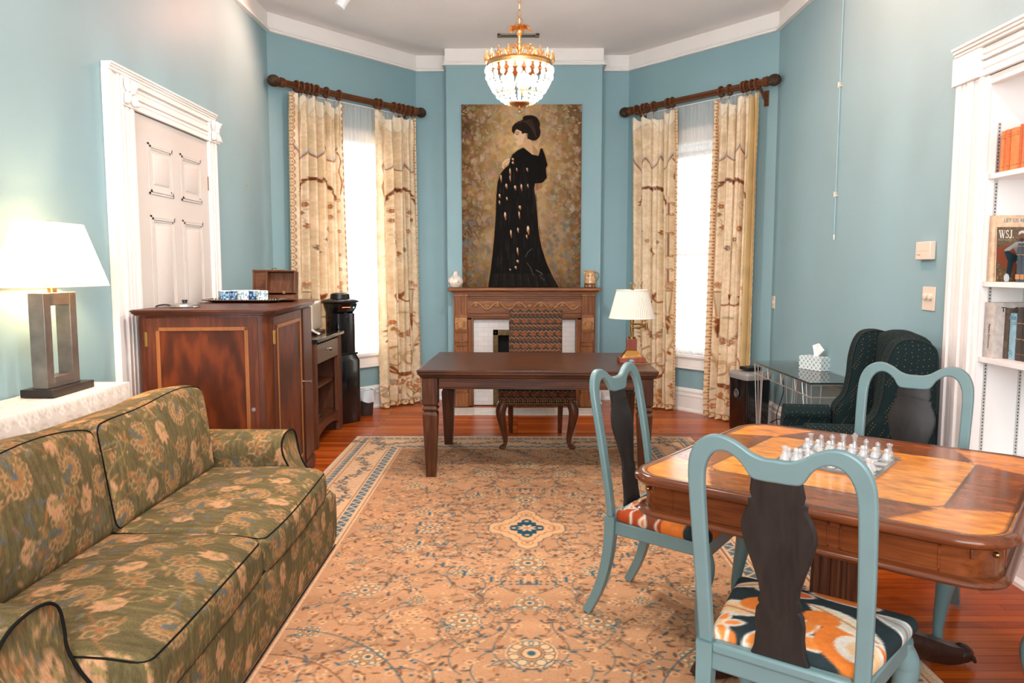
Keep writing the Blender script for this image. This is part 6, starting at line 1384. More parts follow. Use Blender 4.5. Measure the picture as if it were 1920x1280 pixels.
for s in range(4):
    A = TM @ RZ(s * pi / 2 + pi / 4); m = MB(A); sp_ = smooth_path([(.08, 0, .13), (.20, 0, .125), (.33, 0, .085), (.43, 0, .052), (.49, 0, .044)], 6); m.tube(sp_, list(np.linspace(.06, .032, len(sp_))), prof=[(.75, -.9), (1, -.5), (1, .5), (.75, .9), (-.75, .9), (-1, .5), (-1, -.5), (-.75, -.9)]); m.ball((.495, 0, .045), (.042, .04, .036), 12)
    for k in (-1, 0, 1): m.tube([(.47, k * .022, .05), (.525, k * .024, .035), (.535, k * .024, .018)], [.012, .011, .006], 6)
    m.build('foot', DF, tb, smooth=50)

# ================================================================== painted dining chairs
TEAL = mat('teal_chair_paint', (101, 126, 126), rough=.38, noise=.05, nscale=9, coat=.1)
CHAR = wood('charcoal_splat', (28, 24, 22), (42, 37, 33), 2, 3, rough=.45, coat=.1)
def seat_canvas(kind):
    c = Canvas(.62, .56, 330, (34, 44, 46)); r = np.random.default_rng(kind + 30); wh = (208, 198, 184); og = (206, 112, 44); ru = (156, 62, 24); pl = (214, 176, 132); gy = (150, 160, 156); br = (120, 58, 34)
    def peony(x, y, R, rot=0):
        for k in range(8): a = rot + 2 * pi * k / 8; c.ell(x + R * .68 * cos(a), y + R * .62 * sin(a), R * .36, R * .30, wh, a); c.ell(x + R * .68 * cos(a), y + R * .62 * sin(a), R * .31, R * .25, (og, ru, (196, 98, 44))[k % 3], a)
        for k in range(6): a = rot + .5 + 2 * pi * k / 6; c.ell(x + R * .34 * cos(a), y + R * .3 * sin(a), R * .27, R * .21, wh, a); c.ell(x + R * .34 * cos(a), y + R * .3 * sin(a), R * .225, R * .165, (ru, br)[k % 2], a)
        c.flower(x, y - R * .12, R * .36, 9, wh, pl)
    def lily(x, y, R, rot):
        for k in range(5): a = rot + 2 * pi * k / 5; c.leaf(x, y, R, R * .48, a, (214, 126, 56), wh, .009)
        c.ell(x, y, R * .24, R * .24, wh); c.ell(x, y, R * .19, R * .19, pl)
    def leafy(x, y, L, w, a, col):
        c.leaf(x, y, L, w, a, wh); c.leaf(x + .01 * cos(a), y + .01 * sin(a), L * .88, w * .7, a, col); c.stroke([(x, y), (x + L * .9 * cos(a), y + L * .9 * sin(a))], .006, (150, 70, 34))
    def pod(x, y, R, rot):
        c.ell(x, y, R * 1.1, R * .9, og, rot); c.ell(x + R * .2, y, R * .75, R * .62, wh, rot); c.ell(x + R * .25, y, R * .5, R * .42, pl, rot); c.ell(x + R * .28, y, R * .12, R * .2, br, rot)
    if kind == 0:
        peony(.44, .34, .19, .2); leafy(.05, .08, .2, .07, .3, pl); c.ell(.44, .07, .09, .04, og); leafy(.50, .46, .16, .07, 2.8, gy); pod(.12, .48, .07, .4); c.ell(.54, .22, .06, .05, og); leafy(.36, .53, .16, .06, -.2, pl)
    else:
        leafy(.03, .30, .20, .10, .35, pl); leafy(.06, .18, .2, .06, -.55, (222, 178, 130)); lily(.31, .43, .12, .1); pod(.47, .40, .10, .5); leafy(.30, .22, .26, .09, .45, (206, 190, 160)); c.ell(.22, .16, .09, .045, wh); c.ell(.22, .16, .08, .037, (196, 92, 44)); c.ell(.38, .10, .10, .05, wh); c.ell(.38, .10, .09, .04, og); leafy(.46, .15, .2, .08, .25, gy); leafy(.56, .30, .1, .07, 1.4, gy); c.ell(.20, .29, .07, .05, og); c.ell(.36, .30, .05, .045, og); c.ell(.12, .5, .07, .04, og); lily(.12, .44, .07, 1)
    z = c.noise(.05, (60, 60), 3); return c
SEATS = [seat_canvas(0), seat_canvas(1)]; SEATF = vmat('floral_upholstery', rough=.85, weave=.12, wscale=300, spec=.2, bump=.1)
def rake(z): return -.205 - (.10 * ((z - .45) / .6) ** 1.25 if z > .45 else 0)
def dining_chair(loc, rz, label, kind, flip=False):
    t = thing('dining_chair', label, 'chair', (*loc, 0), rz, 'teal painted dining chairs round the square table'); A = TR(*loc, 0) @ RZ(rz)
    out = [(0, 1.004), (.03, 1.004), (.06, 1.014), (.095, 1.036), (.135, 1.050), (.172, 1.045), (.203, 1.022), (.222, .985), (.229, .94), (.230, .86), (.226, .66), (.219, .45)]
    inn = [(0, .944), (.035, .944), (.062, .950), (.085, .984), (.115, 1.006), (.140, 1.008), (.162, .995), (.178, .968), (.186, .93), (.188, .86), (.186, .66), (.180, .45)]
    so = [p for p in smooth_path(out, 5)]; si = [p for p in smooth_path(inn, 5)]
    so = [(-x, z) for x, z in so[::-1][:-1]] + so; si = [(-x, z) for x, z in si[::-1][:-1]] + si
    m = MB(A); m.loft([[(x0, rake(z0) - .013, z0), (x0, rake(z0) + .013, z0), (x1, rake(z1) + .013, z1), (x1, rake(z1) - .013, z1)] for (x0, z0), (x1, z1) in zip(so, si)]); m.build('back_frame', TEAL, t, smooth=50, bevel=.006, seg=3)
    sp_ = [(.062, .952), (.068, .915), (.064, .898), (.074, .893), (.072, .876), (.084, .855), (.093, .825), (.094, .798), (.085, .76), (.066, .705), (.053, .66), (.049, .632), (.056, .612), (.052, .602), (.060, .59), (.064, .56), (.062, .525), (.067, .48), (.076, .455), (.076, .432)]
    rg = []
    for x, z in sp_: y = rake(z); rg.append([(-x, y - .004, z), (-x + .006, y - .010, z), (x - .006, y - .010, z), (x, y - .004, z), (x, y + .004, z), (x - .006, y + .008, z), (-x + .006, y + .008, z), (-x, y + .004, z)])
    m = MB(A); m.loft(rg); m.build('splat', CHAR, t, smooth=40)
    for s in (-1, 1):
        m = MB(A); P = smooth_path([(s * .1995, -.205, .452), (s * .199, -.207, .38), (s * .198, -.222, .26), (s * .198, -.258, .13), (s * .20, -.312, .0165)], 5); m.tube(P, list(np.linspace(.0235, .0175, len(P))), prof=[(.9, -1), (1, -.9), (1, .9), (.9, 1), (-.9, 1), (-1, .9), (-1, -.9), (-.9, -1)], up=(s, 0, 0)); m.build('leg', TEAL, t, smooth=40)
        m = MB(A); P = smooth_path([(s * .222, .195, .413), (s * .224, .20, .385), (s * .236, .212, .345), (s * .238, .214, .31), (s * .226, .202, .22), (s * .215, .190, .12), (s * .214, .192, .06), (s * .222, .205, .034), (s * .223, .207, .0135)], 5); rr_ = np.interp(np.linspace(0, 1, len(P)), [0, .12, .25, .38, .5, .65, .78, .9, 1], [.034, .034, .038, .036, .027, .019, .018, .028, .026]); m.tube(P, list(rr_), 12); m.build('leg', TEAL, t, smooth=60)
    m = MB(A); tp = [(-.20, -.215), (.20, -.215), (.248, .205), (.22, .228), (-.22, .228), (-.248, .205)]
    m.prism(tp, .373, .430); m.build('seat_frame', TEAL, t, bevel=.006)
    m = MB(A); m.bx((-.178, -.226, .426), (.178, -.19, .456)); m.build('back_rail', TEAL, t, bevel=.008, seg=3)
    def wp(x, y, z): return (x * (.87 + .30 * (y + .21) / .42), y, z)
    m = MB(A @ TR(0, .022, .452)); m.rbox((0, 0, 0), (.455, .425, .05), .022, .0065, (0, 0, .026), warp=wp); o = m.build('seat', SEATF, t, smooth=70)
    V, _ = coords(o); X_, Y_ = V[:, 0], V[:, 1]
    paint(o, SEATS[kind].sample((-X_ if flip else X_) + .31, .56 - (Y_ + .26))); return t
dining_chair((.672, 3.135), math.radians(-124), 'teal dining chair at left end of the square table, facing right', 0)
dining_chair((.805, 2.075), math.radians(-35.5), 'nearest teal dining chair with its back to the camera', 1)
dining_chair((1.573, 3.117), math.radians(141.7), 'teal dining chair at the far side of the table before the green armchair', 0, True)
dining_chair((1.86, 2.245), math.radians(51.7), 'teal dining chair at the right edge, mostly out of the picture', 1, True)

# ================================================================== glass chess set
bc = Vector((1.169, 2.742, TZ)); BA = TR(bc.x, bc.y, TZ) @ RZ(TU - .01); SQ = .0405
CLG = glassy('clear_glass_piece', (.97, .98, .98), clear=.78, rough=.05, tl=.2); FRG = glassy('frosted_glass_piece', (.97, .97, .97), clear=.68, rough=.2, tl=.5)
GLB = glassy('board_glass', (.90, .95, .94), clear=.86, rough=.04, tl=.15)
t = thing('chess_board', 'square glass chess board on the inlaid table', 'chess board', (bc.x, bc.y, TZ + .0005), TU - .01)
m = MB(BA); m.box((0, 0, .0045), (.352, .352, .008)); m.build('board', GLB, t, bevel=.001)
m = MB(BA)
for i in range(8):
    for j in range(8):
        if (i + j) % 2: m.box(((i - 3.5) * SQ, (j - 3.5) * SQ, .0088), (SQ, SQ, .0004))
m.build('frosted_squares', glassy('frosted_square', clear=.6, rough=.4, tl=.45), t)
def PR(kind):
    b = [(.0, 0), (.0145, 0), (.0155, .003), (.0150, .008), (.0125, .013), (.0095, .020)]
    h = dict(pawn=.040, rook=.050, knight=.052, bishop=.058, queen=.063, king=.072)[kind]; k = 1.0 if kind == 'pawn' else 1.12
    b = [(r_ * k, z * k) for r_, z in b]; zn = h * .58
    b += [(.0062 * k, zn), (.0085 * k, zn + .001), (.0085 * k, zn + .0035), (.0055 * k, zn + .005)]
    if kind == 'pawn': b += [(.0085, h - .012), (.0092, h - .007), (.0065, h - .002), (0, h)]
    elif kind == 'rook': b += [(.0075, h - .012), (.0115, h - .004), (.0115, h), (.008, h), (.0075, h - .003), (0, h - .003)]
    elif kind == 'knight': b += [(.0085, h - .014), (.0095, h - .010), (.005, h - .002), (0, h)]
    elif kind == 'bishop': b += [(.0095, h - .014), (.0100, h - .010), (.004, h - .002), (.002, h), (0, h + .001)]
    elif kind == 'queen': b += [(.0085, h - .012), (.0125, h - .003), (.0125, h), (.006, h + .001), (0, h + .003)]
    else: b += [(.0085, h - .018), (.012, h - .010), (.012, h - .007), (.006, h - .004), (.007, h), (0, h + .003)]
    return b
meshes = {}
order = ['rook', 'knight', 'bishop', 'queen', 'king', 'bishop', 'knight', 'rook']
for row, pieces, glass, side in ((7, order, CLG, 'far'), (6, ['pawn'] * 8, FRG, 'far'), (1, ['pawn'] * 8, FRG, 'near'), (0, order, FRG, 'near')):
    for i, kd in enumerate(pieces):
        x, y = (i - 3.5) * SQ, (row - 3.5) * SQ; P = BA @ Vector((x, y, .0095)); key = (kd, glass.name)
        if kd == 'pawn': lab = '%s glass chess pawn, %s from the left in the %s row of pawns' % ('frosted', ORD[i], side)
        elif kd in ('queen', 'king'): lab = '%s glass chess %s in the %s back row' % ('clear' if side == 'far' else 'frosted', kd, side)
        else: lab = '%s glass chess %s %s in the %s back row' % ('clear' if side == 'far' else 'frosted', kd, {0: 'at the left end', 1: 'second from left', 2: 'third from left', 5: 'third from right', 6: 'second from right', 7: 'at the right end'}[i], side)
        if key not in meshes:
            m = MB(TR(*P)); m.lathe(PR(kd), 20)
            o = single(m, 'chess_' + kd, glass, lab, 'chess piece', tuple(P), 'glass chess pieces', smooth=50); meshes[key] = o
        else:
            o = meshes[key].copy(); COL.objects.link(o); o.location = P; o['label'] = lab
# ================================================================== green wing armchair
def dot_fabric():
    m = bpy.data.materials.new('dotted_green'); m.use_nodes = True; nt = m.node_tree; p = nt.nodes['Principled BSDF']; p.inputs['Roughness'].default_value = .9; p.inputs['Specular IOR Level'].default_value = .15
    tc = nt.nodes.new('ShaderNodeTexCoord'); mp = nt.nodes.new('ShaderNodeMapping'); mp.inputs['Rotation'].default_value = (pi / 4, pi / 4, pi / 4); nt.links.new(tc.outputs['Object'], mp.inputs[0])
    v = nt.nodes.new('ShaderNodeTexVoronoi'); v.inputs['Scale'].default_value = 62; v.inputs['Randomness'].default_value = .0; nt.links.new(mp.outputs[0], v.inputs['Vector'])
    r = nt.nodes.new('ShaderNodeValToRGB'); r.color_ramp.interpolation = 'CONSTANT'; e = r.color_ramp.elements; e[0].color = rgb(150, 104, 62); e[1].position = .17; e[1].color = rgb(26, 45, 46)
    n = nt.nodes.new('ShaderNodeTexNoise'); n.inputs['Scale'].default_value = 180; nt.links.new(tc.outputs['Object'], n.inputs['Vector'])
    mx = nt.nodes.new('ShaderNodeMix'); mx.data_type = 'RGBA'; mx.blend_type = 'MULTIPLY'; mx.inputs[0].default_value = .5
    nt.links.new(v.outputs['Distance'], r.inputs[0]); nt.links.new(r.outputs[0], mx.inputs[6]); nt.links.new(n.outputs['Color'], mx.inputs[7]); nt.links.new(mx.outputs[2], p.inputs['Base Color']); return m
GF = dot_fabric(); GP = mat('green_piping', (16, 30, 31), rough=.9)
ac = thing('armchair', 'dark green dotted wing armchair against the right wall beside the bookcase', 'armchair', (1.97, 4.41, 0))
WO = [(2.285, .32), (2.285, .7), (2.28, .96), (2.26, 1.05), (2.18, 1.092), (2.09, 1.085), (2.045, 1.03), (2.02, .93), (2.01, .80), (1.985, .69), (1.93, .61), (1.92, .45), (1.92, .32)]
for y0, y1, s in ((4.06, 4.145, 1), (4.685, 4.77, 2)):
    m = extr(outline(WO, .02), y0, y1, lambda y, p, q: (p, y, q), .02, bulge=.03); o = m.build('wing', GF, ac, smooth=70)
    m = MB()
    for yy in (y0, y1): m.tube([(p, yy, q) for p, q in smooth_path(WO[1:-1], 5)], .006, 6)
    m.build('wing_piping', GP, o)
    AR = [(y0 - .01, .10), (y0 - .01, .50), (y0 - .025, .56), (y0 + .0, .605), (y0 + .045, .62), (y1 + .0, .605), (y1 + .02, .56), (y1 + .005, .50), (y1 + .005, .10)]
    m = extr(outline(AR, .02), 1.90, 1.63, lambda x, p, q: (x, p, q), .02, bulge=.015); m2 = extr(outline(AR, .02), 2.25, 1.90, lambda x, p, q: (x, p, q), .02, bulge=.01); m.build('arm', GF, ac, smooth=70)
m = MB(); m.rbox((2.22, 4.415, .72), (.15, .55, .74), .05, .03, (.02, 0, .03), warp=lambda x, y, z: (x, y, z)); m.build('backrest', GF, ac, smooth=70)
m = MB(); m.rbox((1.90, 4.415, .25), (.54, .56, .26), .02, .05); m.build('seat_base', GF, ac, smooth=60)
m = MB(); m.rbox((1.885, 4.415, .43), (.52, .535, .13), .04, .03, (0, 0, .03)); m.build('seat_cushion', GF, ac, smooth=70)
for x in (1.67, 2.26):
    for y in (4.11, 4.72): MB().frustum((x, y, .001), (.03, .03), (.045, .045), .118).build('leg', DF, ac)

ac.location = (1.98, 4.43, 0); ac.rotation_euler.z = -.15

# ================================================================== glass side table, tissue box
ZG2 = .70; gx0, gx1, gy0, gy1 = 1.99, 2.352, 5.15, 6.42
gt = thing('glass_table', 'narrow glass-topped table on thin steel rod legs along the right wall', 'table', (2.17, 5.785, 0))
TG = glassy('green_glass', (.80, .92, .90), clear=.86, rough=.02, tl=.03)
MB().bx((gx0, gy0, ZG2 - .012), (gx1, gy1, ZG2)).build('glass_top', TG, gt, bevel=.002)
MB().bx((gx0 - .002, gy0 - .002, ZG2 - .0115), (gx0 + .001, gy1 + .002, ZG2 - .001)).bx((gx0 - .002, gy0 - .003, ZG2 - .0115), (gx1, gy0 + .0, ZG2 - .001)).build('glass_edge', mat('dark_glass_edge', (24, 52, 54), rough=.1, coat=.5), gt)
RD = mat('silver_rod', (196, 192, 186), rough=.35, metal=.8)
m = MB(); FC4 = [(gx0 + .015, gy0 + .015), (gx1 - .015, gy0 + .015), (gx1 - .015, gy1 - .015), (gx0 + .015, gy1 - .015)]
for z in (ZG2 - .019, ZG2 - .105):
    for a, b in zip(FC4, FC4[1:] + FC4[:1]): m.cyl((*a, z), (*b, z), .005, n=8)
m.build('rod_frame', RD, gt)
for k, (x, y) in enumerate(FC4):
    sx = 1 if x < 2.17 else -1; sy = 1 if y < 5.785 else -1; m = MB()
    for ox, oy in ((0, 0), (sx * .07, 0), (0, sy * .09), (0, sy * .17)): m.cyl((x + ox, y + oy, ZG2 - .014), (x + ox * .22 + sx * .03, y + oy * .22 + sy * .03, .001), .0045, n=8)
    m.build('leg', RD, gt)
for y in (5.45, 5.75, 6.05):
    m = MB()
    for o_ in (-.03, 0, .03): m.cyl((gx0 + .015, y + o_, ZG2 - .019), (gx0 + .015, y + o_ * .2, ZG2 - .105), .003, n=6)
    m.build('brace', RD, gt)
P1, P2 = onZ(1489, 689, ZG2), onZ(1538, 697, ZG2); dv = (P2 - P1); an = math.atan2(dv.y, dv.x); Lb = .225
tx = thing('tissue_box', 'white and blue patterned tissue box on the glass table', 'tissue box', (*(P2 - dv.normalized() * Lb / 2).xy, ZG2 + .0005), an); cP = P2 - dv.normalized() * Lb / 2 + Vector((-dv.y, dv.x, 0)).normalized() * .06; A = TR(cP.x, cP.y, ZG2 + .0006) @ RZ(an); tx.location = (cP.x, cP.y, ZG2 + .0005); LOCAL[tx.name] = (TR(cP.x, cP.y, ZG2 + .0005) @ RZ(an)).inverted()
m = MB(A); m.rbox((0, 0, .052), (Lb, .115, .103), .002, .0045); o = m.build('box', vmat('printed_card', rough=.6, weave=.01, wscale=50), tx, smooth=30)
kc = Canvas(.042, .042, 900, (240, 240, 236), True)
for a in range(4): kc.leaf(.021, .021, .017, .009, a * pi / 2 + pi / 4, (112, 166, 176)); kc.leaf(0, 0, .013, .008, a * pi / 2 + pi / 4, (86, 146, 160))
for x, y in ((.021, 0), (0, .021)): kc.ell(x, y, .0035, .0035, (206, 160, 98)); kc.ell(x, y, .006, .006, (150, 190, 196), ring=.0015)
V, N = coords(o); h = np.argmax(np.abs(N), 1); paint(o, kc.sample(np.where(h == 0, V[:, 1], V[:, 0]) + 4.2, np.where(h == 2, V[:, 1], V[:, 2]) + 4.2))
m = MB(A)
def ts(u, v):
    a = (u - .5) * 2; return (a * (.018 + .05 * v ** 1.2) + .02 * v, .012 * sin(7 * u) * (1 - .3 * v) + .012 * v * sin(3 * u + 1), .10 + .105 * v * (1 - .22 * abs(a) ** 1.5) - .02 * (a > .4) * v * (a - .4) * 2)
m.grid(ts, 26, 14); o = m.build('tissue', mat('tissue_paper', (246, 246, 244), rough=.9, noise=.02), tx, smooth=80); sd = o.modifiers.new('thickness', 'SOLIDIFY'); sd.thickness = .0015

# ================================================================== shredder, gadget on it, cords
sz = math.radians(17); SA = TR(2.10, 6.845, 0) @ RZ(sz)
sh = thing('paper_shredder', 'black paper shredder with silver top beside the right curtain', 'shredder', (2.10, 6.845, 0), sz)
m = MB(SA); m.loft([[(x, y, z) for x, y in rr(a, b, .025)] for a, b, z in ((.115, .13, .001), (.12, .135, .03), (.128, .142, .475), (.128, .142, .49))]); m.build('bin', GB, sh, smooth=30)
SVR = mat('silver_plastic', (168, 166, 162), rough=.35, metal=.4)
m = MB(SA); m.loft([[(x, y, z) for x, y in rr(a, b, .03)] for a, b, z in ((.132, .147, .49), (.134, .149, .50), (.134, .149, .53), (.12, .135, .553), (.06, .07, .557))]); m.build('head', SVR, sh, smooth=30)
m = MB(SA); m.bx((-.09, -.02, .5572), (.09, .0, .5585)); m.build('paper_slot', BLACK, sh)
m = MB(SA @ TR(-.1305, 0, .36) @ Matrix.Rotation(-pi / 2, 4, 'Y')); m.lathe([(0, .0), (.036, 0), (.04, .003), (.036, .007), (.028, .007), (.024, .003), (0, .003)], 28); m.build('grip', mat('grey_grip', (110, 106, 102), rough=.3, metal=.5), sh)
m = MB(SA); m.rbox((.03, .02, .5765), (.16, .15, .036), .012, .03); single(m, 'black_router', BLACK, 'flat black device lying on top of the paper shredder', 'device', tuple(SA @ Vector((.03, .02, .559))), smooth=50)
m = MB()
for P in ([(2.22, 6.80, .54), (2.31, 6.72, .60), (2.33, 6.62, .42), (2.27, 6.60, .2), (2.30, 6.62, .02), (2.25, 6.50, .007)], [(2.27, 6.76, .10), (2.31, 6.60, .16), (2.30, 6.45, .05), (2.22, 6.42, .007), (2.12, 6.5, .007)], [(2.29, 6.70, .06), (2.24, 6.55, .12), (2.29, 6.38, .10), (2.31, 6.28, .02), (2.25, 6.2, .007)]): m.tube(smooth_path(P, 8), .0045, 6)
single(m, 'power_cords', BLACK, 'tangle of black power cords on the floor under the glass table', 'cord', (2.28, 6.55, 0))

# ================================================================== things on the walls
ALM = mat('almond_plastic', (226, 208, 190), rough=.4, noise=.01)
WX = FRAME((XR, 0, 0), (0, -1, 0), (0, 0, 1), (-1, 0, 0))              # local: x = -Y, y up, z out of the right wall
def onwall(px, py): p = onX(px, py, XR); return -p.y, p.z
a = onwall(1727, 487); b = onwall(1756, 452); x0, x1, z0, z1 = a[0], b[0], a[1], b[1]
t = thing('thermostat', 'almond wall thermostat above the dimmer switch on the right wall', 'thermostat', (XR, -(x0 + x1) / 2, (z0 + z1) / 2)); m = MB(WX); m.bx((x0, z0, .0005), (x1, z1, .035)); m.build('housing', ALM, t, bevel=.004)
m = MB(WX); m.bx((x0 + .01, (z0 + z1) / 2 - .003, .0345), (x1 - .01, (z0 + z1) / 2 - .001, .0355)); m.bx((x0 + .02, z0 + .025, .035), (x0 + .055, z0 + .032, .038)); m.build('slider', mat('almond_dark', (178, 160, 142), rough=.5), t)
a = onwall(1730, 581); b = onwall(1756, 538); x0, x1, z0, z1 = a[0], b[0], a[1], b[1]
t = thing('dimmer_switch', 'almond wall plate with two round dimmer knobs below the thermostat', 'switch', (XR, -(x0 + x1) / 2, (z0 + z1) / 2)); MB(WX).bx((x0, z0, .0005), (x1, z1, .007)).build('plate', ALM, t, bevel=.003)
for k in (-.024, .024): m = MB(WX @ TR((x0 + x1) / 2 + k, (z0 + z1) / 2 + .012, .007)); m.lathe([(.02, 0), (.019, .014), (.016, .016), (0, .0165)], 24); m.build('knob', ALM, t, smooth=40)
p = onX(1447, 566, XR); p.y = min(p.y, 7.05)
t = thing('light_switch', 'almond light switch plate beside the right window corner', 'switch', (XR, p.y, p.z)); x = -p.y; MB(WX).bx((x - .036, p.z - .058, .0005), (x + .036, p.z + .058, .007)).build('plate', ALM, t, bevel=.003); MB(WX).bx((x - .006, p.z - .012, .007), (x + .006, p.z + .012, .014)).build('toggle', ALM, t, bevel=.002)
q = onX(1582, 60, XR); yv = q.y; e = onX(1567, 446, XR)
t = thing('hanging_cord', 'pale blue cord clipped down the right wall from the ceiling', 'cord', (XR, yv, CH - .16)); m = MB(); m.tube([(XR - .012, yv, 3.60), (XR - .012, yv, 2.9), (XR - .012, yv, e.z + .02)], .003, 8); m.build('cord', mat('blue_cord', (132, 180, 196), rough=.4), t)
m = MB(); m.cyl((XR - .012, yv, e.z + .024), (XR - .012, yv, e.z - .012), .006, .004, 8); m.build('cord_tip', WHITE, t)
for py in (160, 363):
    zc = onX(1575, py, XR).z; m = MB(); m.bx((XR - .02, yv - .012, zc - .015), (XR - .0005, yv + .012, zc - .009)); m.bx((XR - .022, yv + .008, zc - .02), (XR - .0005, yv + .016, zc + .02)); m.bx((XR - .012, yv + .012, zc + .014), (XR - .0005, yv + .028, zc + .02)); m.build('clip', ALM, t)
p = onX(462, 347, XL); m = MB(); m.cyl((XL + .0005, p.y, p.z), (XL + .012, p.y, p.z), .007, n=10); single(m, 'wall_plug', mat('tan_plug', (190, 158, 110), rough=.6), 'tiny tan screw plug in the left wall right of the door', 'plug', tuple(p))

# ================================================================== books
PAGE = mat('book_pages', (228, 214, 190), rough=.9, noise=.06, nscale=80, stretch=(1, 60, 1))
def book(px0, px1, ptop, zb, Xs, dep, col, label, group, rough=.6, tilt=0, bands=None, cat='book', extra=None, y1=None):
    """upright book on the niche shelf, spine to the room; px0, px1 its two edges and ptop its top edge in the photograph"""
    ya = y1 if y1 else F * Xs / (px0 - 970); yb = F * Xs / (px1 - 970); yb = min(yb + .0008, ya - .012); zt = onX((px0 + px1) / 2, ptop, Xs).z; h = zt - zb; w_ = ya - yb
    t = thing('book', label, cat, (Xs + dep / 2, (ya + yb) / 2, zb + .0005), 0, group); A = TR(Xs, (ya + yb) / 2, zb + .0006) @ Matrix.Rotation(tilt, 4, 'X')
    m = MB(A); k = .0025; n = 8
    sp_ = [(.006 * (1 - cos(pi / 2 * abs(v) ** 2)) , v * w_ / 2) for v in np.linspace(-1, 1, n)]
    P = sp_ + [(dep, w_ / 2), (dep, w_ / 2 - k), (.010, w_ / 2 - k), (.010, -w_ / 2 + k), (dep, -w_ / 2 + k), (dep, -w_ / 2)]
    m.prism(P, 0, h); cm = mat('cloth_%02x%02x%02x' % col, col, rough=rough, noise=.18, nscale=40, bump=.1, bscale=300); m.build('cover', cm, t, smooth=30)
    m = MB(A); m.bx((.0105, -w_ / 2 + k + .0002, .003), (dep - .004, w_ / 2 - k - .0002, h - .003)); m.build('pages', PAGE, t)
    if bands:
        for z0, z1 in bands[1]: MB(A).bx((-.0006, -w_ / 2 * .86, h * z0), (.004, w_ / 2 * .86, h * z1)).build('gilt_band', mat('band_%02x%02x%02x' % bands[0], bands[0], rough=.4, metal=.2), t)
    return t, A, h, w_
G1 = 'orange cloth books on the top shelf'; ORB = [((206, 122, 62), 1854, 1860, 253), ((198, 106, 52), 1860.5, 1870, 250), ((214, 128, 66), 1870.8, 1887, 246), ((190, 92, 48), 1887.5, 1892, 240), ((204, 112, 56), 1892.5, 1898.5, 241), ((186, 84, 44), 1899, 1907, 238), ((214, 98, 60), 1909.5, 1918.5, 230), ((196, 104, 54), 1919, 1927, 228), ((206, 116, 60), 1928, 1938, 226)]
OL = ['thin pale orange book at left end of the top shelf row', 'rust orange book, second from left on the top shelf', 'wide light orange book, third from left on the top shelf', 'narrow red-orange book, fourth from left on the top shelf', 'mid orange book, fifth from left on the top shelf', 'mottled red-orange book, sixth from left on the top shelf', 'tall red-orange book with gold dots, seventh on the top shelf', 'orange book at the right picture edge on the top shelf', 'last orange book of the top shelf row, beyond the picture edge']
for (col, a, b, pt_), lab in zip(ORB, OL): book(a, b, pt_, 1.945, 2.395, .13, col, lab, G1, bands=((168, 112, 58), ((.12, .135), (.82, .835), (.88, .89))))
# second shelf: thick beige book, magazine, dark blue volumes
t, A, h, w_ = book(1838, 1851, 406, 1.405, 2.392, .235, (216, 188, 156), 'thick beige book with blue title standing behind the magazine', None, rough=.75, y1=3.925)
BLI = mat('blue_ink', (66, 112, 138), rough=.6); yk = (A @ Vector((0, -w_ / 2, 0))).y
text_mb('LET US HAVE', .027, FRAME((2.44, yk - .0008, 1.405 + h - .034), (1, 0, 0), (0, 0, 1), (0, -1, 0)), .0003, sx=.92).build('title', BLI, t)
mh, mw = .272, .225; my = yk - .010
MA = FRAME((2.398, my - .016, 1.4062), (1, 0, 0), (0, 0, 1), (0, -1, 0)) @ Matrix.Rotation(-.05, 4, 'X')
t = thing('magazine', 'magazine with seated man on its cover leaning on the middle shelf', 'magazine', (2.51, my - .012, 1.4057))
mc = Canvas(mw, mh, 620, (96, 78, 56)); r = np.random.default_rng(12); py = lambda z: mh - z
for k in range(500): x, y = r.random() * mw, r.random() * mh; mc.leaf(x, y, .012, .005, r.random() * 6.3, [(120, 98, 66), (70, 56, 42), (104, 92, 52), (134, 110, 72), (84, 70, 50)][k % 5])
mc.poly([(0, py(.17)), (.10, py(.19)), (.16, py(.14)), (.15, py(.02)), (.06, py(.05)), (.0, py(.11))], (122, 66, 44)); mc.poly([(.15, py(.16)), (mw, py(.20)), (mw, py(.13)), (.17, py(.10))], (126, 70, 46))
mc.poly([(.085, py(.165)), (.11, py(.20)), (.15, py(.205)), (.20, py(.195)), (.215, py(.16)), (.18, py(.125)), (.11, py(.125))], (138, 144, 144)); mc.stroke([(.095, py(.16)), (.20, py(.165))], .006, (176, 140, 116)); mc.stroke([(.05, py(.155)), (.08, py(.175)), (.10, py(.19))], .018, (150, 154, 152)); mc.stroke([(.19, py(.19)), (.222, py(.195))], .018, (150, 154, 152))
mc.poly([(.04, py(.15)), (.06, py(.155)), (.12, py(.12)), (.15, py(.125)), (.14, py(.09)), (.09, py(.10)), (.075, py(.02)), (.05, py(.02)), (.06, py(.10))], (34, 52, 58)); mc.ell(.125, py(.105), .026, .013, (206, 214, 214), -.5); mc.ell(.055, py(.018), .014, .022, (196, 204, 206))
mc.ell(.125, py(.225), .017, .022, (112, 72, 52)); mc.poly([(.107, py(.232)), (.112, py(.25)), (.128, py(.256)), (.144, py(.25)), (.146, py(.235)), (.126, py(.243))], (196, 200, 200)); mc.ell(.126, py(.208), .012, .009, (48, 34, 28))
def serif(strokes, x, y, s, col):
    for P, w__ in strokes: mc.stroke([(x + a * s, y - b * s) for a, b in P], w__ * s, col)
wh = (240, 238, 232)
serif([([(0, 1), (.22, 0)], .12), ([(.22, 0), (.36, .8)], .05), ([(.32, 1), (.52, 0)], .12), ([(.52, 0), (.66, 1)], .05), ([(-.07, 1), (.1, 1)], .05), ([(.24, 1), (.42, 1)], .05), ([(.58, 1), (.74, 1)], .05)], .014, py(.218), .038, wh)
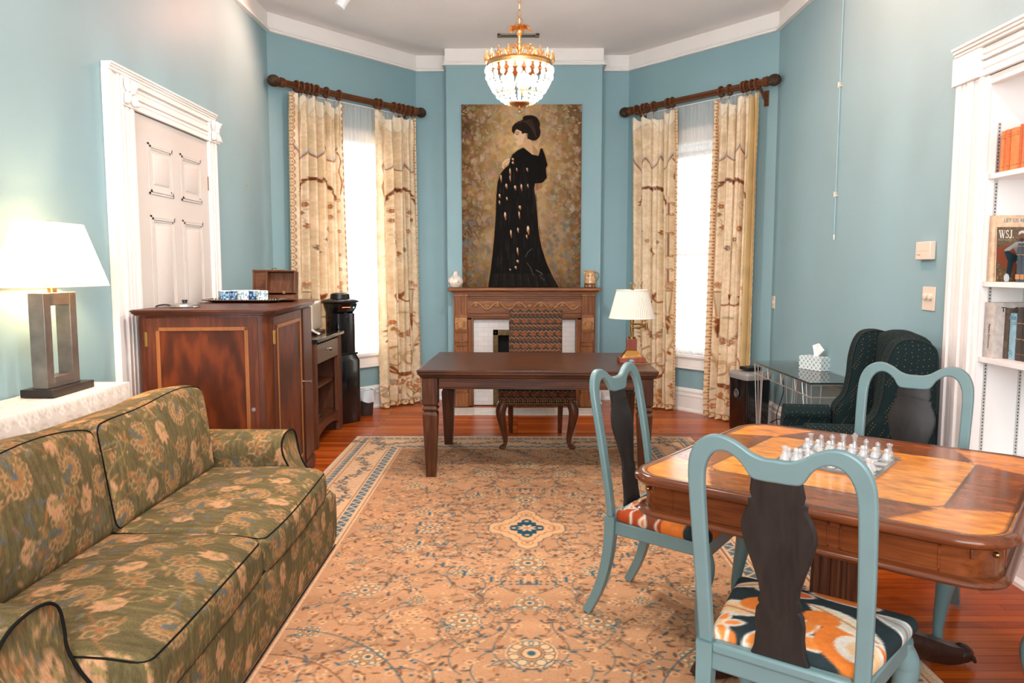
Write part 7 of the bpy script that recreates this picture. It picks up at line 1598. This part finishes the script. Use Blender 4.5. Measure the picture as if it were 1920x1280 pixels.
serif([(smooth_path([(.30, .85), (.18, 1), (.04, .85), (.08, .6), (.28, .42), (.33, .18), (.18, 0), (.02, .15)], 5), .09), ([(.31, .78), (.31, 1)], .05), ([(.02, .0), (.02, .24)], .05)], .046, py(.218), .038, wh)
serif([(smooth_path([(.24, 1), (.24, .2), (.14, 0), (.02, .1)], 5), .12), ([(.14, 1), (.36, 1)], .05)], .064, py(.218), .038, wh); mc.ell(.083, py(.2195), .0024, .0024, wh); mc.stroke([(.012, py(.208)), (.08, py(.208))], .0015, (190, 180, 160))
m = MB(MA); m.grid(lambda u, v: (mw * u, mh * (1 - v), .0035), 130, 158); o = m.build('cover', vmat('glossy_print', rough=.3, weave=.0, wscale=10, coat=.2), t, smooth=0); paint(o, mc.sample(np.tile(np.linspace(0, mw, 131), 159), np.repeat(np.linspace(0, mh, 159), 131)))
MB(MA).bx((0, 0, 0), (mw, mh, .0034)).build('pages', mat('white_pages', (240, 238, 234), rough=.6), t)
G2 = 'dark blue volumes on the middle shelf'
for (a, b), lab in zip(((1895.5, 1904), (1904.5, 1912.5), (1913, 1921.5)), ('dark blue volume nearest the seated man on the magazine', 'dark blue volume in the middle of three before the magazine', 'dark blue volume at the picture edge before the magazine')):
    book(a, b, 457, 1.405, 2.452, .15, (52, 70, 82), lab, G2, bands=((176, 128, 78), ((.07, .2), (.70, .715), (.92, .935))))
# third shelf
G3 = 'books on the lower shelf'
t, A, h, w_ = book(1846, 1860, 567, 1.02, 2.392, .255, (188, 180, 172), 'tall grey dictionary with black lettering at left end of lower shelf', G3, rough=.55, y1=3.925)
INK = mat('black_ink', (26, 26, 28), rough=.6); yc_ = (A @ Vector((0, 0, 0))).y; yk = (A @ Vector((0, -w_ / 2, 0))).y
text_mb('Players Dictionary', .021, FRAME((2.3915, yc_ - .007, 1.02 + h * .62), (0, 0, -1), (0, -1, 0), (-1, 0, 0)) , .0003, sx=.8).build('spine_title', INK, t)
text_mb('The Official', .034, FRAME((2.43, yk - .0006, 1.02 + h - .045), (1, 0, 0), (0, 0, 1), (0, -1, 0)), .0003, bold=.0006).build('cover_title', INK, t)
for a, b, pt_, Xs, col, lab, bn in ((1871, 1876, 575, 2.446, (30, 28, 28), 'thin black book with orange lettering beside the grey dictionary', ((206, 96, 44), ((.10, .3), (.36, .6), (.66, .74)))), (1877, 1888, 577, 2.450, (86, 74, 62), 'brown cloth book left of the pale blue book on lower shelf', ((112, 98, 82), ((.22, .34), (.9, .98)))), (1889.5, 1901.5, 587, 2.452, (132, 168, 182), 'pale blue book with round emblem on the lower shelf', ((96, 130, 146), ((.76, .775), (.80, .81), (.86, .94)))), (1903, 1913.5, 577, 2.455, (62, 54, 48), 'dark brown book right of the pale blue book on lower shelf', ((150, 112, 74), ((.12, .13), (.40, .42), (.70, .72)))), (1914.5, 1922, 578, 2.458, (48, 43, 40), 'dark brown book at the picture edge on the lower shelf', ((150, 112, 74), ((.12, .13), (.40, .42), (.70, .72))))):
    t, A, h, w_ = book(a, b, pt_, 1.02, Xs, .15, col, lab, G3, bands=bn)
    if 'emblem' in lab: m = MB(A @ TR(-.0004, 0, .03) @ Matrix.Rotation(-pi / 2, 4, 'Y')); m.tube([(.016 * cos(k * pi / 12), .016 * sin(k * pi / 12), 0) for k in range(24)], .0010, 5, closed=True); m.ball((0, 0, 0), (.005, .005, .001), 8); m.build('emblem', mat('emblem_ink', (84, 112, 128), rough=.6), t)
